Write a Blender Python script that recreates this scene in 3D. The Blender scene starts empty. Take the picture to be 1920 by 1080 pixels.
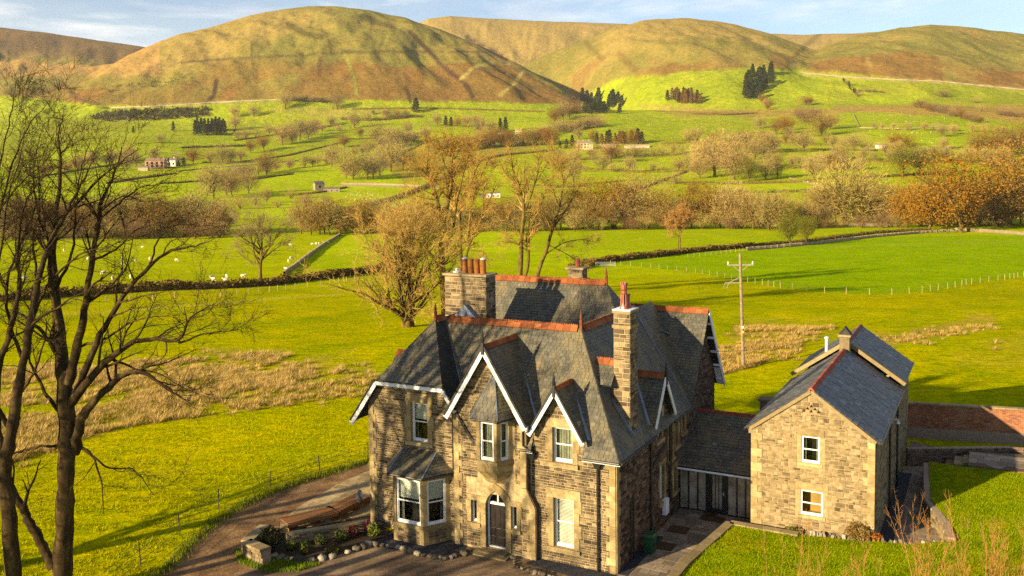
import bpy, math, random
import numpy as np
from mathutils import Matrix, Vector

random.seed(7)
RNG = np.random.default_rng(11)
COL = bpy.context.scene.collection
SC = bpy.context.scene

# ---------------------------------------------------------------- camera
FPX, CX, CY = 1700.0, 960.0, 430.0
R = np.array([[0.99992942, 0.01188083, 0.0],
              [-0.00072705, 0.06119127, -0.99812579],
              [-0.01185856, 0.99805535, 0.06119559]])
CAM = np.array([0.0, 0.0, 16.816])
cam_d = bpy.data.cameras.new('camera')
cam_d.sensor_width = 36.0
cam_d.lens = FPX / 1920 * 36.0
cam_d.shift_y = (CY - 540.0) / 1920.0
cam_d.clip_start = 0.5
cam_d.clip_end = 20000
cam = bpy.data.objects.new('camera', cam_d)
M4 = Matrix([list(R[0]) + [0], list(R[1]) + [0], list(R[2]) + [CAM[2]], [0, 0, 0, 1]])
cam.matrix_world = M4
COL.objects.link(cam)
SC.camera = cam

# ---------------------------------------------------------------- sun and sky
SUN_EL = math.radians(17.0)
AZ = np.array([-0.80, -0.60]); AZ /= np.linalg.norm(AZ)
TO_SUN = np.array([AZ[0] * math.cos(SUN_EL), AZ[1] * math.cos(SUN_EL), math.sin(SUN_EL)])
sun_d = bpy.data.lights.new('sun', 'SUN')
sun_d.energy = 5.0
sun_d.angle = math.radians(0.6)
sun_d.color = (1.0, 0.79, 0.46)
sun = bpy.data.objects.new('sun', sun_d)
sun.rotation_euler = Vector(-TO_SUN).to_track_quat('-Z', 'Y').to_euler()
sun.location = (-60, -40, 60)
COL.objects.link(sun)

SC.view_settings.view_transform = 'Standard'
SC.view_settings.look = 'None'
SC.view_settings.exposure = 1.76
SC.view_settings.gamma = 1.0
SC.cycles.max_bounces = 6
SC.cycles.transparent_max_bounces = 16
SC.cycles.use_denoising = False
SC.cycles.sample_clamp_indirect = 2.0
SC.cycles.volume_bounces = 0

W = bpy.data.worlds.new('World'); SC.world = W; W.use_nodes = True
nt = W.node_tree; nt.nodes.clear()
N = nt.nodes.new; L = nt.links.new
out = N('ShaderNodeOutputWorld'); bg = N('ShaderNodeBackground')
sky = N('ShaderNodeTexSky'); sky.sky_type = 'NISHITA'; sky.sun_disc = False
sky.sun_elevation = SUN_EL
sky.sun_rotation = math.atan2(AZ[0], AZ[1])
sky.altitude = 100; sky.air_density = 1.0; sky.dust_density = 0.2; sky.ozone_density = 3.0
tc = N('ShaderNodeTexCoord'); mp = N('ShaderNodeMapping'); mp.inputs['Scale'].default_value = (1.4, 1.4, 9.0)
mp.inputs['Location'].default_value = (0.35, 0.2, 0.1)
nz = N('ShaderNodeTexNoise'); nz.inputs['Scale'].default_value = 2.3; nz.inputs['Detail'].default_value = 9
nz.inputs['Roughness'].default_value = 0.6; nz.inputs['Distortion'].default_value = 0.4
rp = N('ShaderNodeValToRGB'); rp.color_ramp.elements[0].position = 0.46; rp.color_ramp.elements[1].position = 0.64
rp.color_ramp.elements[0].color = (0, 0, 0, 1); rp.color_ramp.elements[1].color = (1, 1, 1, 1)
nz2 = N('ShaderNodeTexNoise'); nz2.inputs['Scale'].default_value = 5.0; nz2.inputs['Detail'].default_value = 6
cr = N('ShaderNodeValToRGB'); cr.color_ramp.elements[0].color = (4.9, 5.1, 6.0, 1); cr.color_ramp.elements[1].color = (8.6, 8.1, 7.4, 1)
cr.color_ramp.elements[0].position = 0.40; cr.color_ramp.elements[1].position = 0.62
mx = N('ShaderNodeMixRGB'); dm = N('ShaderNodeMath'); dm.operation = 'MULTIPLY_ADD'; dm.inputs[1].default_value = 0.62; dm.inputs[2].default_value = 0.12
L(tc.outputs['Generated'], mp.inputs['Vector']); L(mp.outputs['Vector'], nz.inputs['Vector']); L(mp.outputs['Vector'], nz2.inputs['Vector'])
L(nz.outputs['Fac'], rp.inputs['Fac']); L(rp.outputs['Color'], dm.inputs[0]); L(dm.outputs[0], mx.inputs['Fac'])
L(sky.outputs['Color'], mx.inputs['Color1']); L(nz2.outputs['Fac'], cr.inputs['Fac']); L(cr.outputs['Color'], mx.inputs['Color2'])
L(mx.outputs['Color'], bg.inputs['Color']); bg.inputs['Strength'].default_value = 0.05
L(bg.outputs['Background'], out.inputs['Surface'])

# ---------------------------------------------------------------- projection helpers (pixels of the 1920x1080 photograph -> places)
def wray(px, py):
    return R @ np.array([(px - CX) / FPX, -(py - CY) / FPX, -1.0])
def at_depth(px, py, D):
    d = wray(px, py); return CAM + d * (D / d[1])
def on_plane(px, py, z=0.0):
    d = wray(px, py); return CAM + d * ((z - CAM[2]) / d[2])
def project(P):
    P = np.asarray(P, float); v = (P - CAM) @ R
    return CX + FPX * v[..., 0] / -v[..., 2], CY - FPX * v[..., 1] / -v[..., 2]

# house axes
YAW = math.radians(28.0445)
HO = np.array([4.19, 37.0, 0.0])
EX = np.array([math.cos(YAW), -math.sin(YAW), 0]); EY = np.array([math.sin(YAW), math.cos(YAW), 0]); EZ = np.array([0, 0, 1.0])
def h2w(h): h = np.asarray(h, float); return HO + EX * h[0] + EY * h[1] + EZ * h[2]
def w2h(p): d = np.asarray(p) - HO; return np.array([d @ EX, d @ EY, d[2]])
def hg(px, py, z=0.0): return w2h(on_plane(px, py, z))

# ---------------------------------------------------------------- object helpers
def link(o, parent=None):
    COL.objects.link(o)
    if parent is not None: o.parent = parent
    return o
def tag(o, label=None, cat=None, group=None, kind=None):
    if label: o['label'] = label
    if cat: o['category'] = cat
    if group: o['group'] = group
    if kind: o['kind'] = kind
    return o
def empty(name, loc=(0, 0, 0), rz=0.0, label=None, cat=None, group=None):
    o = bpy.data.objects.new(name, None); o.location = loc; o.rotation_euler = (0, 0, rz)
    o.empty_display_size = 0.3
    link(o); tag(o, label, cat, group); return o
def house_empty(name, h, label, cat, group=None):
    return empty(name, h2w(h), -YAW, label, cat, group)

class MB:
    """collects faces; build() links them as one mesh object"""
    def __init__(s): s.v = []; s.f = []; s.m = []; s.mi = 0
    def add(s, vs, fs):
        n = len(s.v); s.v.extend([tuple(map(float, p)) for p in vs])
        for f in fs: s.f.append(tuple(i + n for i in f)); s.m.append(s.mi)
        return s
    def poly(s, pts): return s.add(pts, [tuple(range(len(pts)))])
    def box(s, a, b):
        (x0, y0, z0), (x1, y1, z1) = a, b
        return s.add([(x0, y0, z0), (x1, y0, z0), (x1, y1, z0), (x0, y1, z0), (x0, y0, z1), (x1, y0, z1), (x1, y1, z1), (x0, y1, z1)],
                     [(0, 3, 2, 1), (4, 5, 6, 7), (0, 1, 5, 4), (1, 2, 6, 5), (2, 3, 7, 6), (3, 0, 4, 7)])
    def prism(s, pts, d):
        """polygon (3-D points, counter-clockwise seen from outside) pushed back by vector d"""
        n = len(pts); d = np.asarray(d, float)
        q = [np.asarray(p, float) for p in pts] + [np.asarray(p, float) + d for p in pts]
        fs = [tuple(range(n)), tuple(range(2 * n - 1, n - 1, -1))]
        for i in range(n): j = (i + 1) % n; fs.append((i, i + n, j + n, j))
        return s.add(q, fs)
    def bar(s, a, b, w, h, up=(0, 0, 1)):
        """box from a to b, width w, height h (h along up)"""
        a = np.asarray(a, float); b = np.asarray(b, float); d = b - a; d = d / np.linalg.norm(d)
        u = np.asarray(up, float); r = np.cross(d, u)
        if np.linalg.norm(r) < 1e-6: r = np.cross(d, (1, 0, 0))
        r /= np.linalg.norm(r); u = np.cross(r, d)
        r = r * w / 2; u = u * h / 2
        q = [a - r - u, a + r - u, a + r + u, a - r + u, b - r - u, b + r - u, b + r + u, b - r + u]
        return s.add(q, [(0, 3, 2, 1), (4, 5, 6, 7), (0, 1, 5, 4), (1, 2, 6, 5), (2, 3, 7, 6), (3, 0, 4, 7)])
    def tube(s, pts, rad, k=6, cap=True):
        pts = np.asarray(pts, float); n = len(pts)
        rad = np.broadcast_to(np.asarray(rad, float), (n,))
        t = np.gradient(pts, axis=0); t /= (np.linalg.norm(t, axis=1)[:, None] + 1e-9)
        ref = np.array([0, 0, 1.0]) if abs(t[0][2]) < 0.9 else np.array([1.0, 0, 0])
        a = np.cross(t, ref); a /= (np.linalg.norm(a, axis=1)[:, None] + 1e-9); b = np.cross(t, a)
        an = np.arange(k) * 2 * math.pi / k
        ring = pts[:, None, :] + rad[:, None, None] * (np.cos(an)[None, :, None] * a[:, None, :] + np.sin(an)[None, :, None] * b[:, None, :])
        fs = []
        for i in range(n - 1):
            for j in range(k):
                q = (j + 1) % k; fs.append((i * k + j, i * k + q, (i + 1) * k + q, (i + 1) * k + j))
        if cap: fs.append(tuple(range(k))[::-1]); fs.append(tuple((n - 1) * k + j for j in range(k)))
        return s.add(ring.reshape(-1, 3), fs)
    def lathe(s, c, prof, k=12):
        """prof: list of (radius, z)"""
        an = np.arange(k) * 2 * math.pi / k; vs = []; fs = []
        for r, z in prof:
            for a in an: vs.append((c[0] + r * math.cos(a), c[1] + r * math.sin(a), c[2] + z))
        for i in range(len(prof) - 1):
            for j in range(k):
                q = (j + 1) % k; fs.append((i * k + j, i * k + q, (i + 1) * k + q, (i + 1) * k + j))
        fs.append(tuple(range(k))[::-1]); fs.append(tuple((len(prof) - 1) * k + j for j in range(k)))
        return s.add(vs, fs)
    def mesh(s, name, mats, smooth=False):
        me = bpy.data.meshes.new(name); me.from_pydata(s.v, [], s.f)
        for m in (mats if isinstance(mats, (list, tuple)) else [mats]): me.materials.append(m)
        if any(s.m): me.polygons.foreach_set('material_index', s.m)
        if smooth: me.polygons.foreach_set('use_smooth', [True] * len(me.polygons))
        me.update(); return me
    def build(s, name, mats, parent=None, smooth=False):
        return link(bpy.data.objects.new(name, s.mesh(name, mats, smooth)), parent)

def np_mesh(name, V, Fq, mats, smooth=False, mi=None):
    """fast mesh from numpy arrays: V (n,3), Fq (m,3 or 4)"""
    me = bpy.data.meshes.new(name); V = np.ascontiguousarray(V, np.float32); Fq = np.ascontiguousarray(Fq, np.int32)
    m, k = Fq.shape
    me.vertices.add(len(V)); me.vertices.foreach_set('co', V.ravel())
    me.loops.add(m * k); me.loops.foreach_set('vertex_index', Fq.ravel())
    me.polygons.add(m); me.polygons.foreach_set('loop_start', np.arange(0, m * k, k, dtype=np.int32))
    me.polygons.foreach_set('loop_total', np.full(m, k, np.int32))
    for q in (mats if isinstance(mats, (list, tuple)) else [mats]): me.materials.append(q)
    if mi is not None: me.polygons.foreach_set('material_index', np.ascontiguousarray(mi, np.int32))
    if smooth: me.polygons.foreach_set('use_smooth', np.ones(m, bool))
    me.update(calc_edges=True); return me

# ---------------------------------------------------------------- materials
def new_mat(name):
    m = bpy.data.materials.new(name); m.use_nodes = True; t = m.node_tree
    b = t.nodes['Principled BSDF']; b.inputs['Roughness'].default_value = 0.85
    b.inputs['Specular IOR Level'].default_value = 0.1
    return m, t, b
def ramp(t, stops):
    r = t.nodes.new('ShaderNodeValToRGB'); e = r.color_ramp.elements
    while len(e) < len(stops): e.new(0.5)
    for i, (p, c) in enumerate(stops): e[i].position = p; e[i].color = (*c, 1)
    return r
def noise(t, scale, detail=4, rough=0.55, coord='Object', dist=0.0, sc=None):
    c = t.nodes.new('ShaderNodeTexCoord'); n = t.nodes.new('ShaderNodeTexNoise')
    n.inputs['Scale'].default_value = scale; n.inputs['Detail'].default_value = detail; n.inputs['Roughness'].default_value = rough
    n.inputs['Distortion'].default_value = dist
    src = c.outputs[coord]
    if coord == 'World':
        pass
    if sc:
        mp = t.nodes.new('ShaderNodeMapping'); mp.inputs['Scale'].default_value = sc; t.links.new(src, mp.inputs['Vector']); src = mp.outputs['Vector']
    t.links.new(src, n.inputs['Vector']); return n
def wnoise(t, scale, detail=4, rough=0.55, sc=None, dist=0.0):
    g = t.nodes.new('ShaderNodeNewGeometry'); n = t.nodes.new('ShaderNodeTexNoise')
    n.inputs['Scale'].default_value = scale; n.inputs['Detail'].default_value = detail; n.inputs['Roughness'].default_value = rough
    n.inputs['Distortion'].default_value = dist
    src = g.outputs['Position']
    if sc:
        mp = t.nodes.new('ShaderNodeMapping'); mp.inputs['Scale'].default_value = sc; t.links.new(src, mp.inputs['Vector']); src = mp.outputs['Vector']
    t.links.new(src, n.inputs['Vector']); return n
def mixc(t, fac, a, b, mode='MIX'):
    m = t.nodes.new('ShaderNodeMixRGB'); m.blend_type = mode
    for i, s in (('Fac', fac), ('Color1', a), ('Color2', b)):
        if isinstance(s, (int, float)): m.inputs[i].default_value = s
        elif isinstance(s, (tuple, list)): m.inputs[i].default_value = (*s, 1)
        else: t.links.new(s, m.inputs[i])
    return m.outputs['Color']
def bump(t, b, h, strength=0.4, dist=0.02):
    n = t.nodes.new('ShaderNodeBump'); n.inputs['Strength'].default_value = strength; n.inputs['Distance'].default_value = dist
    t.links.new(h, n.inputs['Height']); t.links.new(n.outputs['Normal'], b.inputs['Normal'])
def rnd_piece(t):
    g = t.nodes.new('ShaderNodeNewGeometry'); o = t.nodes.new('ShaderNodeObjectInfo')
    a = t.nodes.new('ShaderNodeMath'); a.operation = 'ADD'; f = t.nodes.new('ShaderNodeMath'); f.operation = 'FRACT'
    t.links.new(g.outputs['Random Per Island'], a.inputs[0]); t.links.new(o.outputs['Random'], a.inputs[1]); t.links.new(a.outputs[0], f.inputs[0])
    return f.outputs[0]
def simple(name, col, rough=0.8, var=0.15, scale=6.0, spec=0.1, metal=0.0, bmp=0.0, bdist=0.01):
    m, t, b = new_mat(name); b.inputs['Roughness'].default_value = rough; b.inputs['Specular IOR Level'].default_value = spec; b.inputs['Metallic'].default_value = metal
    n = wnoise(t, scale, 5)
    lo = tuple(c * (1 - var) for c in col); hi = tuple(min(1, c * (1 + var)) for c in col)
    r = ramp(t, [(0.3, lo), (0.7, hi)]); t.links.new(n.outputs['Fac'], r.inputs['Fac']); t.links.new(r.outputs['Color'], b.inputs['Base Color'])
    if bmp: bump(t, b, n.outputs['Fac'], bmp, bdist)
    return m
def piece_mat(name, stops, nscale=5.0, nmix=0.35, rough=0.85, stain=None, bmp=0.35, spec=0.1, stain_scale=0.7, stain_rng=(0.5, 0.72), stain_sc=None):
    """one colour per piece, picked along a ramp, with grain and larger stains"""
    m, t, b = new_mat(name); b.inputs['Roughness'].default_value = rough; b.inputs['Specular IOR Level'].default_value = spec
    r = ramp(t, stops); r.color_ramp.interpolation = 'LINEAR'; t.links.new(rnd_piece(t), r.inputs['Fac'])
    n = wnoise(t, nscale, 6, 0.65)
    g = ramp(t, [(0.25, (0.45, 0.45, 0.45)), (0.75, (1.35, 1.35, 1.35))]); t.links.new(n.outputs['Fac'], g.inputs['Fac'])
    c = mixc(t, nmix * 2, r.outputs['Color'], mixc(t, 1.0, r.outputs['Color'], g.outputs['Color'], 'MULTIPLY'))
    if stain:
        s = wnoise(t, stain_scale, 6, 0.68, sc=stain_sc); sr = ramp(t, [(stain_rng[0], (0, 0, 0)), (stain_rng[1], (1, 1, 1))]); t.links.new(s.outputs['Fac'], sr.inputs['Fac'])
        c = mixc(t, sr.outputs['Color'], c, mixc(t, 0.65, c, stain))
    t.links.new(c, b.inputs['Base Color'])
    if bmp: bump(t, b, n.outputs['Fac'], bmp, 0.015)
    return m

STONE = piece_mat('sandstone_rubble', [(0.0, (0.044, 0.034, 0.024)), (0.3, (0.076, 0.058, 0.039)), (0.6, (0.112, 0.085, 0.053)), (0.85, (0.165, 0.125, 0.073)), (1.0, (0.25, 0.19, 0.105))], 9, 0.3, stain=(0.25, 0.185, 0.095), stain_scale=0.9, stain_rng=(0.5, 0.75))
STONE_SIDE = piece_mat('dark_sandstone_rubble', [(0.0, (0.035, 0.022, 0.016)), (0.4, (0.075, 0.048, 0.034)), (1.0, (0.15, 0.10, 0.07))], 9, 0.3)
STONE_ANNEX = piece_mat('golden_rubble', [(0.0, (0.060, 0.045, 0.027)), (0.15, (0.115, 0.087, 0.050)), (0.6, (0.175, 0.135, 0.075)), (1.0, (0.245, 0.19, 0.11))], 7, 0.35, stain=(0.23, 0.175, 0.09))
MORTAR = simple('lime_mortar', (0.29, 0.22, 0.12), 0.95, 0.3, 7, bmp=0.3)
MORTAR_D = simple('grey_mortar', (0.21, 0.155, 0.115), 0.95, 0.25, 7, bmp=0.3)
MORTAR_A = simple('annex_mortar', (0.235, 0.175, 0.088), 0.95, 0.3, 7, bmp=0.3)
ASHLAR = piece_mat('dressed_sandstone', [(0.0, (0.21, 0.155, 0.072)), (0.5, (0.27, 0.205, 0.098)), (1.0, (0.33, 0.255, 0.13))], 5, 0.3, stain=(0.065, 0.046, 0.024), stain_scale=1.3, stain_rng=(0.46, 0.68))
SLATE = piece_mat('green_grey_slate', [(0.0, (0.046, 0.044, 0.034)), (0.35, (0.058, 0.055, 0.042)), (0.7, (0.070, 0.066, 0.049)), (0.98, (0.082, 0.077, 0.058)), (1.0, (0.12, 0.115, 0.09))], 6, 0.4, 0.62, stain=(0.15, 0.115, 0.05), bmp=0.4, spec=0.35, stain_scale=1.1, stain_rng=(0.44, 0.66), stain_sc=(1, 1, .45))
SLATE_BASE = simple('slate_under', (0.030, 0.030, 0.028), 0.8, 0.3, 3)
SLATE_D = piece_mat('dark_slate', [(0.0, (0.020, 0.021, 0.025)), (0.5, (0.038, 0.040, 0.046)), (0.95, (0.060, 0.062, 0.068)), (1.0, (0.12, 0.12, 0.12))], 6, 0.4, 0.5, stain=(0.085, 0.068, 0.045), bmp=0.25, spec=0.4, stain_scale=0.5, stain_rng=(0.52, 0.75))
TERRA = piece_mat('terracotta_ridge', [(0.0, (0.125, 0.040, 0.016)), (0.5, (0.20, 0.060, 0.020)), (1.0, (0.27, 0.090, 0.030))], 7, 0.3, 0.75, stain=(0.11, 0.06, 0.03), bmp=0.2)
TERRA_D = simple('glazed_terracotta', (0.20, 0.045, 0.022), 0.35, 0.3, 5, 0.5)
WHITE = simple('white_paint', (0.56, 0.57, 0.59), 0.55, 0.14, 3, 0.3)
BLACKP = simple('black_iron_paint', (0.012, 0.012, 0.013), 0.45, 0.2, 6, 0.4)
DOORP = simple('black_door_paint', (0.014, 0.011, 0.010), 0.3, 0.2, 4, 0.5)
LEAD = simple('lead_flashing', (0.11, 0.14, 0.19), 0.5, 0.25, 3, 0.45)
DARK = simple('dark_room', (0.010, 0.009, 0.008), 0.95, 0.3, 2)  # near-black colour stands in for the shade inside rooms and openings
BLIND = simple('cream_blind', (0.60, 0.58, 0.50), 0.8, 0.05, 3)
CURT = simple('sage_curtain', (0.22, 0.22, 0.16), 0.9, 0.25, 9)
ROOMWALL = simple('lit_room', (0.33, 0.20, 0.06), 0.9, 0.2, 2)  # lit counterpart of the dark room: brightness painted into the wall colour
def glass_mat():
    m, t, b = new_mat('window_glass'); o = t.nodes['Material Output']; t.nodes.remove(b)
    tr = t.nodes.new('ShaderNodeBsdfTransparent'); tr.inputs['Color'].default_value = (0.80, 0.84, 0.82, 1)
    gl = t.nodes.new('ShaderNodeBsdfGlossy'); gl.inputs['Roughness'].default_value = 0.03; gl.inputs['Color'].default_value = (0.9, 0.95, 1, 1)
    fr = t.nodes.new('ShaderNodeFresnel'); fr.inputs['IOR'].default_value = 1.5
    mx = t.nodes.new('ShaderNodeMixShader'); t.links.new(fr.outputs['Fac'], mx.inputs['Fac']); t.links.new(tr.outputs[0], mx.inputs[1]); t.links.new(gl.outputs[0], mx.inputs[2])
    t.links.new(mx.outputs[0], o.inputs['Surface']); return m
GLASS = glass_mat()
PAVE = piece_mat('stone_flags', [(0.0, (0.12, 0.094, 0.070)), (0.5, (0.18, 0.142, 0.105)), (1.0, (0.24, 0.19, 0.14))], 6, 0.3, stain=(0.08, 0.075, 0.045))
PAVE_W = piece_mat('buff_flags', [(0.0, (0.19, 0.145, 0.075)), (0.5, (0.25, 0.185, 0.092)), (1.0, (0.31, 0.235, 0.125))], 6, 0.3, stain=(0.16, 0.12, 0.05))
JOINT = simple('sand_joint', (0.075, 0.060, 0.040), 0.95, 0.2, 8)
def drive_mat():
    m, t, b = new_mat('worn_tarmac'); n = wnoise(t, 0.35, 5, 0.6, sc=(1, 2.2, 1)); n2 = wnoise(t, 9, 4, 0.7)
    r = ramp(t, [(0.36, (0.075, 0.052, 0.034)), (0.5, (0.125, 0.085, 0.052)), (0.64, (0.21, 0.145, 0.085))]); t.links.new(n.outputs['Fac'], r.inputs['Fac'])
    g = ramp(t, [(0.3, (0.62, 0.62, 0.62)), (0.7, (1.3, 1.3, 1.3))]); t.links.new(n2.outputs['Fac'], g.inputs['Fac'])
    t.links.new(mixc(t, 1.0, r.outputs['Color'], g.outputs['Color'], 'MULTIPLY'), b.inputs['Base Color']); bump(t, b, n2.outputs['Fac'], 0.5, 0.03); return m
ASPH = drive_mat()
COPING = piece_mat('coping_stone', [(0.0, (0.14, 0.10, 0.05)), (0.5, (0.19, 0.145, 0.075)), (1.0, (0.25, 0.195, 0.105))], 6, 0.3, stain=(0.12, 0.11, 0.06))
ROCK = piece_mat('limestone_rock', [(0.0, (0.05, 0.042, 0.032)), (0.5, (0.13, 0.11, 0.08)), (1.0, (0.33, 0.29, 0.22))], 7, 0.45, stain=(0.06, 0.055, 0.04), stain_scale=3.0)
BRICK = piece_mat('red_brick', [(0.0, (0.13, 0.045, 0.024)), (0.5, (0.21, 0.075, 0.034)), (1.0, (0.29, 0.115, 0.055))], 9, 0.3, stain=(0.30, 0.17, 0.08))
DECK = piece_mat('oiled_boards', [(0.0, (0.15, 0.070, 0.026)), (1.0, (0.24, 0.115, 0.042))], 12, 0.3)
POLEW = simple('weathered_pole', (0.17, 0.13, 0.085), 0.9, 0.3, 4)
POST = simple('fence_timber', (0.26, 0.19, 0.10), 0.9, 0.25, 6)
WIRE = simple('fence_wire', (0.05, 0.045, 0.035), 0.6, 0.2, 6)
STEEL = simple('galvanised_steel', (0.42, 0.43, 0.44), 0.5, 0.15, 5, 0.5, 0.3)
GREENP = simple('green_plastic', (0.010, 0.060, 0.022), 0.35, 0.1, 5, 0.5)
def slate_gravel():
    m, t, b = new_mat('slate_chippings'); n = wnoise(t, 14, 3, 0.7); r = ramp(t, [(0.3, (0.010, 0.010, 0.013)), (0.7, (0.050, 0.050, 0.060))])
    t.links.new(n.outputs['Fac'], r.inputs['Fac']); t.links.new(r.outputs['Color'], b.inputs['Base Color']); bump(t, b, n.outputs['Fac'], 0.8, 0.03); return m
CHIP = slate_gravel()
def soil_mat():
    m, t, b = new_mat('bare_earth'); n = wnoise(t, 1.1, 7, 0.65); n2 = wnoise(t, 7, 4, 0.7)
    r = ramp(t, [(0.32, (0.085, 0.046, 0.020)), (0.52, (0.155, 0.090, 0.040)), (0.68, (0.23, 0.140, 0.065))]); t.links.new(n.outputs['Fac'], r.inputs['Fac'])
    g = ramp(t, [(0.3, (0.6, 0.6, 0.6)), (0.7, (1.25, 1.25, 1.25))]); t.links.new(n2.outputs['Fac'], g.inputs['Fac'])
    t.links.new(mixc(t, 1.0, r.outputs['Color'], g.outputs['Color'], 'MULTIPLY'), b.inputs['Base Color']); bump(t, b, n2.outputs['Fac'], 0.7, 0.06); return m
SOIL = soil_mat()
def grass_mat():
    m, t, b = new_mat('grassland'); b.inputs['Specular IOR Level'].default_value = 0.0; b.inputs['Roughness'].default_value = 1.0
    a = t.nodes.new('ShaderNodeVertexColor'); a.layer_name = 'Col'
    f = t.nodes.new('ShaderNodeVertexColor'); f.layer_name = 'Fine'
    n = wnoise(t, 2.4, 6, 0.72); n2 = wnoise(t, 0.11, 5, 0.6); n3 = wnoise(t, 0.018, 6, 0.62)
    n5 = wnoise(t, 0.55, 5, 0.65, sc=(1.0, 2.2, 1)); g5 = ramp(t, [(0.33, (0.62, 0.74, 0.6)), (0.5, (1, 1, 1)), (0.68, (1.22, 1.12, 1.1))]); t.links.new(n5.outputs['Fac'], g5.inputs['Fac'])
    # fine: near blades; mid: tussocky patches; broad: hillside mottling
    g1 = ramp(t, [(0.28, (0.55, 0.60, 0.5)), (0.5, (1, 1, 1)), (0.74, (1.40, 1.32, 1.25))]); t.links.new(n.outputs['Fac'], g1.inputs['Fac'])
    g2 = ramp(t, [(0.3, (0.80, 0.87, 0.8)), (0.7, (1.18, 1.10, 1.1))]); t.links.new(n2.outputs['Fac'], g2.inputs['Fac'])
    g3 = ramp(t, [(0.3, (0.84, 0.89, 0.9)), (0.7, (1.14, 1.09, 1.06))]); t.links.new(n3.outputs['Fac'], g3.inputs['Fac'])
    c = mixc(t, 1.0, mixc(t, 1.0, a.outputs['Color'], g5.outputs['Color'], 'MULTIPLY'), g1.outputs['Color'], 'MULTIPLY'); c = mixc(t, 1.0, c, g2.outputs['Color'], 'MULTIPLY'); n4 = wnoise(t, 0.06, 7, 0.7); g4 = ramp(t, [(0.3, (0.74, 0.80, 0.8)), (0.5, (1, 1, 1)), (0.72, (1.2, 1.14, 1.1))]); t.links.new(n4.outputs['Fac'], g4.inputs['Fac'])
    c = mixc(t, f.outputs['Color'], c, mixc(t, 1.0, mixc(t, 1.0, c, g3.outputs['Color'], 'MULTIPLY'), g4.outputs['Color'], 'MULTIPLY'))
    t.links.new(c, b.inputs['Base Color']); bn = t.nodes.new('ShaderNodeBump'); bn.inputs['Distance'].default_value = 9.0; t.links.new(n4.outputs['Fac'], bn.inputs['Height'])
    fs = t.nodes.new('ShaderNodeMath'); fs.operation = 'MULTIPLY'; fs.inputs[1].default_value = 0.8; t.links.new(f.outputs['Color'], fs.inputs[0]); t.links.new(fs.outputs[0], bn.inputs['Strength'])
    b2 = t.nodes.new('ShaderNodeBump'); b2.inputs['Strength'].default_value = 0.9; b2.inputs['Distance'].default_value = 0.22; t.links.new(n.outputs['Fac'], b2.inputs['Height']); t.links.new(bn.outputs['Normal'], b2.inputs['Normal']); t.links.new(b2.outputs['Normal'], b.inputs['Normal']); return m
GRASS = grass_mat()
def leaf_mat(name, var=0.28, trans=0.25):
    """foliage or twigs tinted by the object's own colour"""
    m, t, b = new_mat(name); b.inputs['Specular IOR Level'].default_value = 0.03; b.inputs['Roughness'].default_value = 0.9
    o = t.nodes.new('ShaderNodeObjectInfo'); g = t.nodes.new('ShaderNodeNewGeometry')
    r = ramp(t, [(0.0, (1 - var, 1 - var, 1 - var)), (1.0, (1 + var, 1 + var * 0.8, 1 + var * 0.6))]); t.links.new(g.outputs['Random Per Island'], r.inputs['Fac'])
    c = mixc(t, 1.0, o.outputs['Color'], r.outputs['Color'], 'MULTIPLY'); t.links.new(c, b.inputs['Base Color'])
    if trans:
        tl = t.nodes.new('ShaderNodeBsdfTranslucent'); t.links.new(c, tl.inputs['Color'])
        mx = t.nodes.new('ShaderNodeMixShader'); mx.inputs['Fac'].default_value = trans
        t.links.new(b.outputs[0], mx.inputs[1]); t.links.new(tl.outputs[0], mx.inputs[2]); t.links.new(mx.outputs[0], t.nodes['Material Output'].inputs['Surface'])
    return m
LEAF = leaf_mat('autumn_leaf'); TWIGS = leaf_mat('bare_twigs', 0.25, 0.0); BLADE = leaf_mat('dry_grass_blade', 0.35, 0.3)
def bark_mat(name, c0, c1, c2, sc=3.0):
    m, t, b = new_mat(name); n = wnoise(t, sc, 6, 0.7, sc=(1, 1, 0.35)); r = ramp(t, [(0.3, c0), (0.5, c1), (0.7, c2)])
    t.links.new(n.outputs['Fac'], r.inputs['Fac']); t.links.new(r.outputs['Color'], b.inputs['Base Color']); bump(t, b, n.outputs['Fac'], 0.7, 0.05); return m
BARK = bark_mat('dark_bark', (0.016, 0.010, 0.005), (0.034, 0.022, 0.009), (0.085, 0.060, 0.018))
BARK_L = bark_mat('mossy_bark', (0.038, 0.024, 0.009), (0.085, 0.058, 0.015), (0.15, 0.115, 0.020))
WOOL = simple('wool', (0.46, 0.42, 0.34), 0.95, 0.1, 5)
FACE = simple('sheep_face', (0.18, 0.15, 0.12), 0.9, 0.1, 5)
# ================================================================ terrain
def vnoise(x, y, seed=0):
    """smooth value noise, numpy"""
    xi = np.floor(x).astype(np.int64); yi = np.floor(y).astype(np.int64); xf = x - xi; yf = y - yi
    def h(a, b):
        n = (a * 374761393 + b * 668265263 + seed * 1442695041) & 0x7fffffff
        n = ((n ^ (n >> 13)) * 1274126177) & 0x7fffffff
        return ((n ^ (n >> 16)) & 0xffff) / 65535.0
    u = xf * xf * (3 - 2 * xf); v = yf * yf * (3 - 2 * yf)
    a = h(xi, yi); b = h(xi + 1, yi); c = h(xi, yi + 1); d = h(xi + 1, yi + 1)
    return (a * (1 - u) + b * u) * (1 - v) + (c * (1 - u) + d * u) * v
def fbm(x, y, oct=4, seed=0):
    s = 0; a = 0.5
    for i in range(oct): s = s + a * (vnoise(x, y, seed + i * 17) - 0.5); x = x * 2.03; y = y * 2.03; a *= 0.5
    return s

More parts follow.
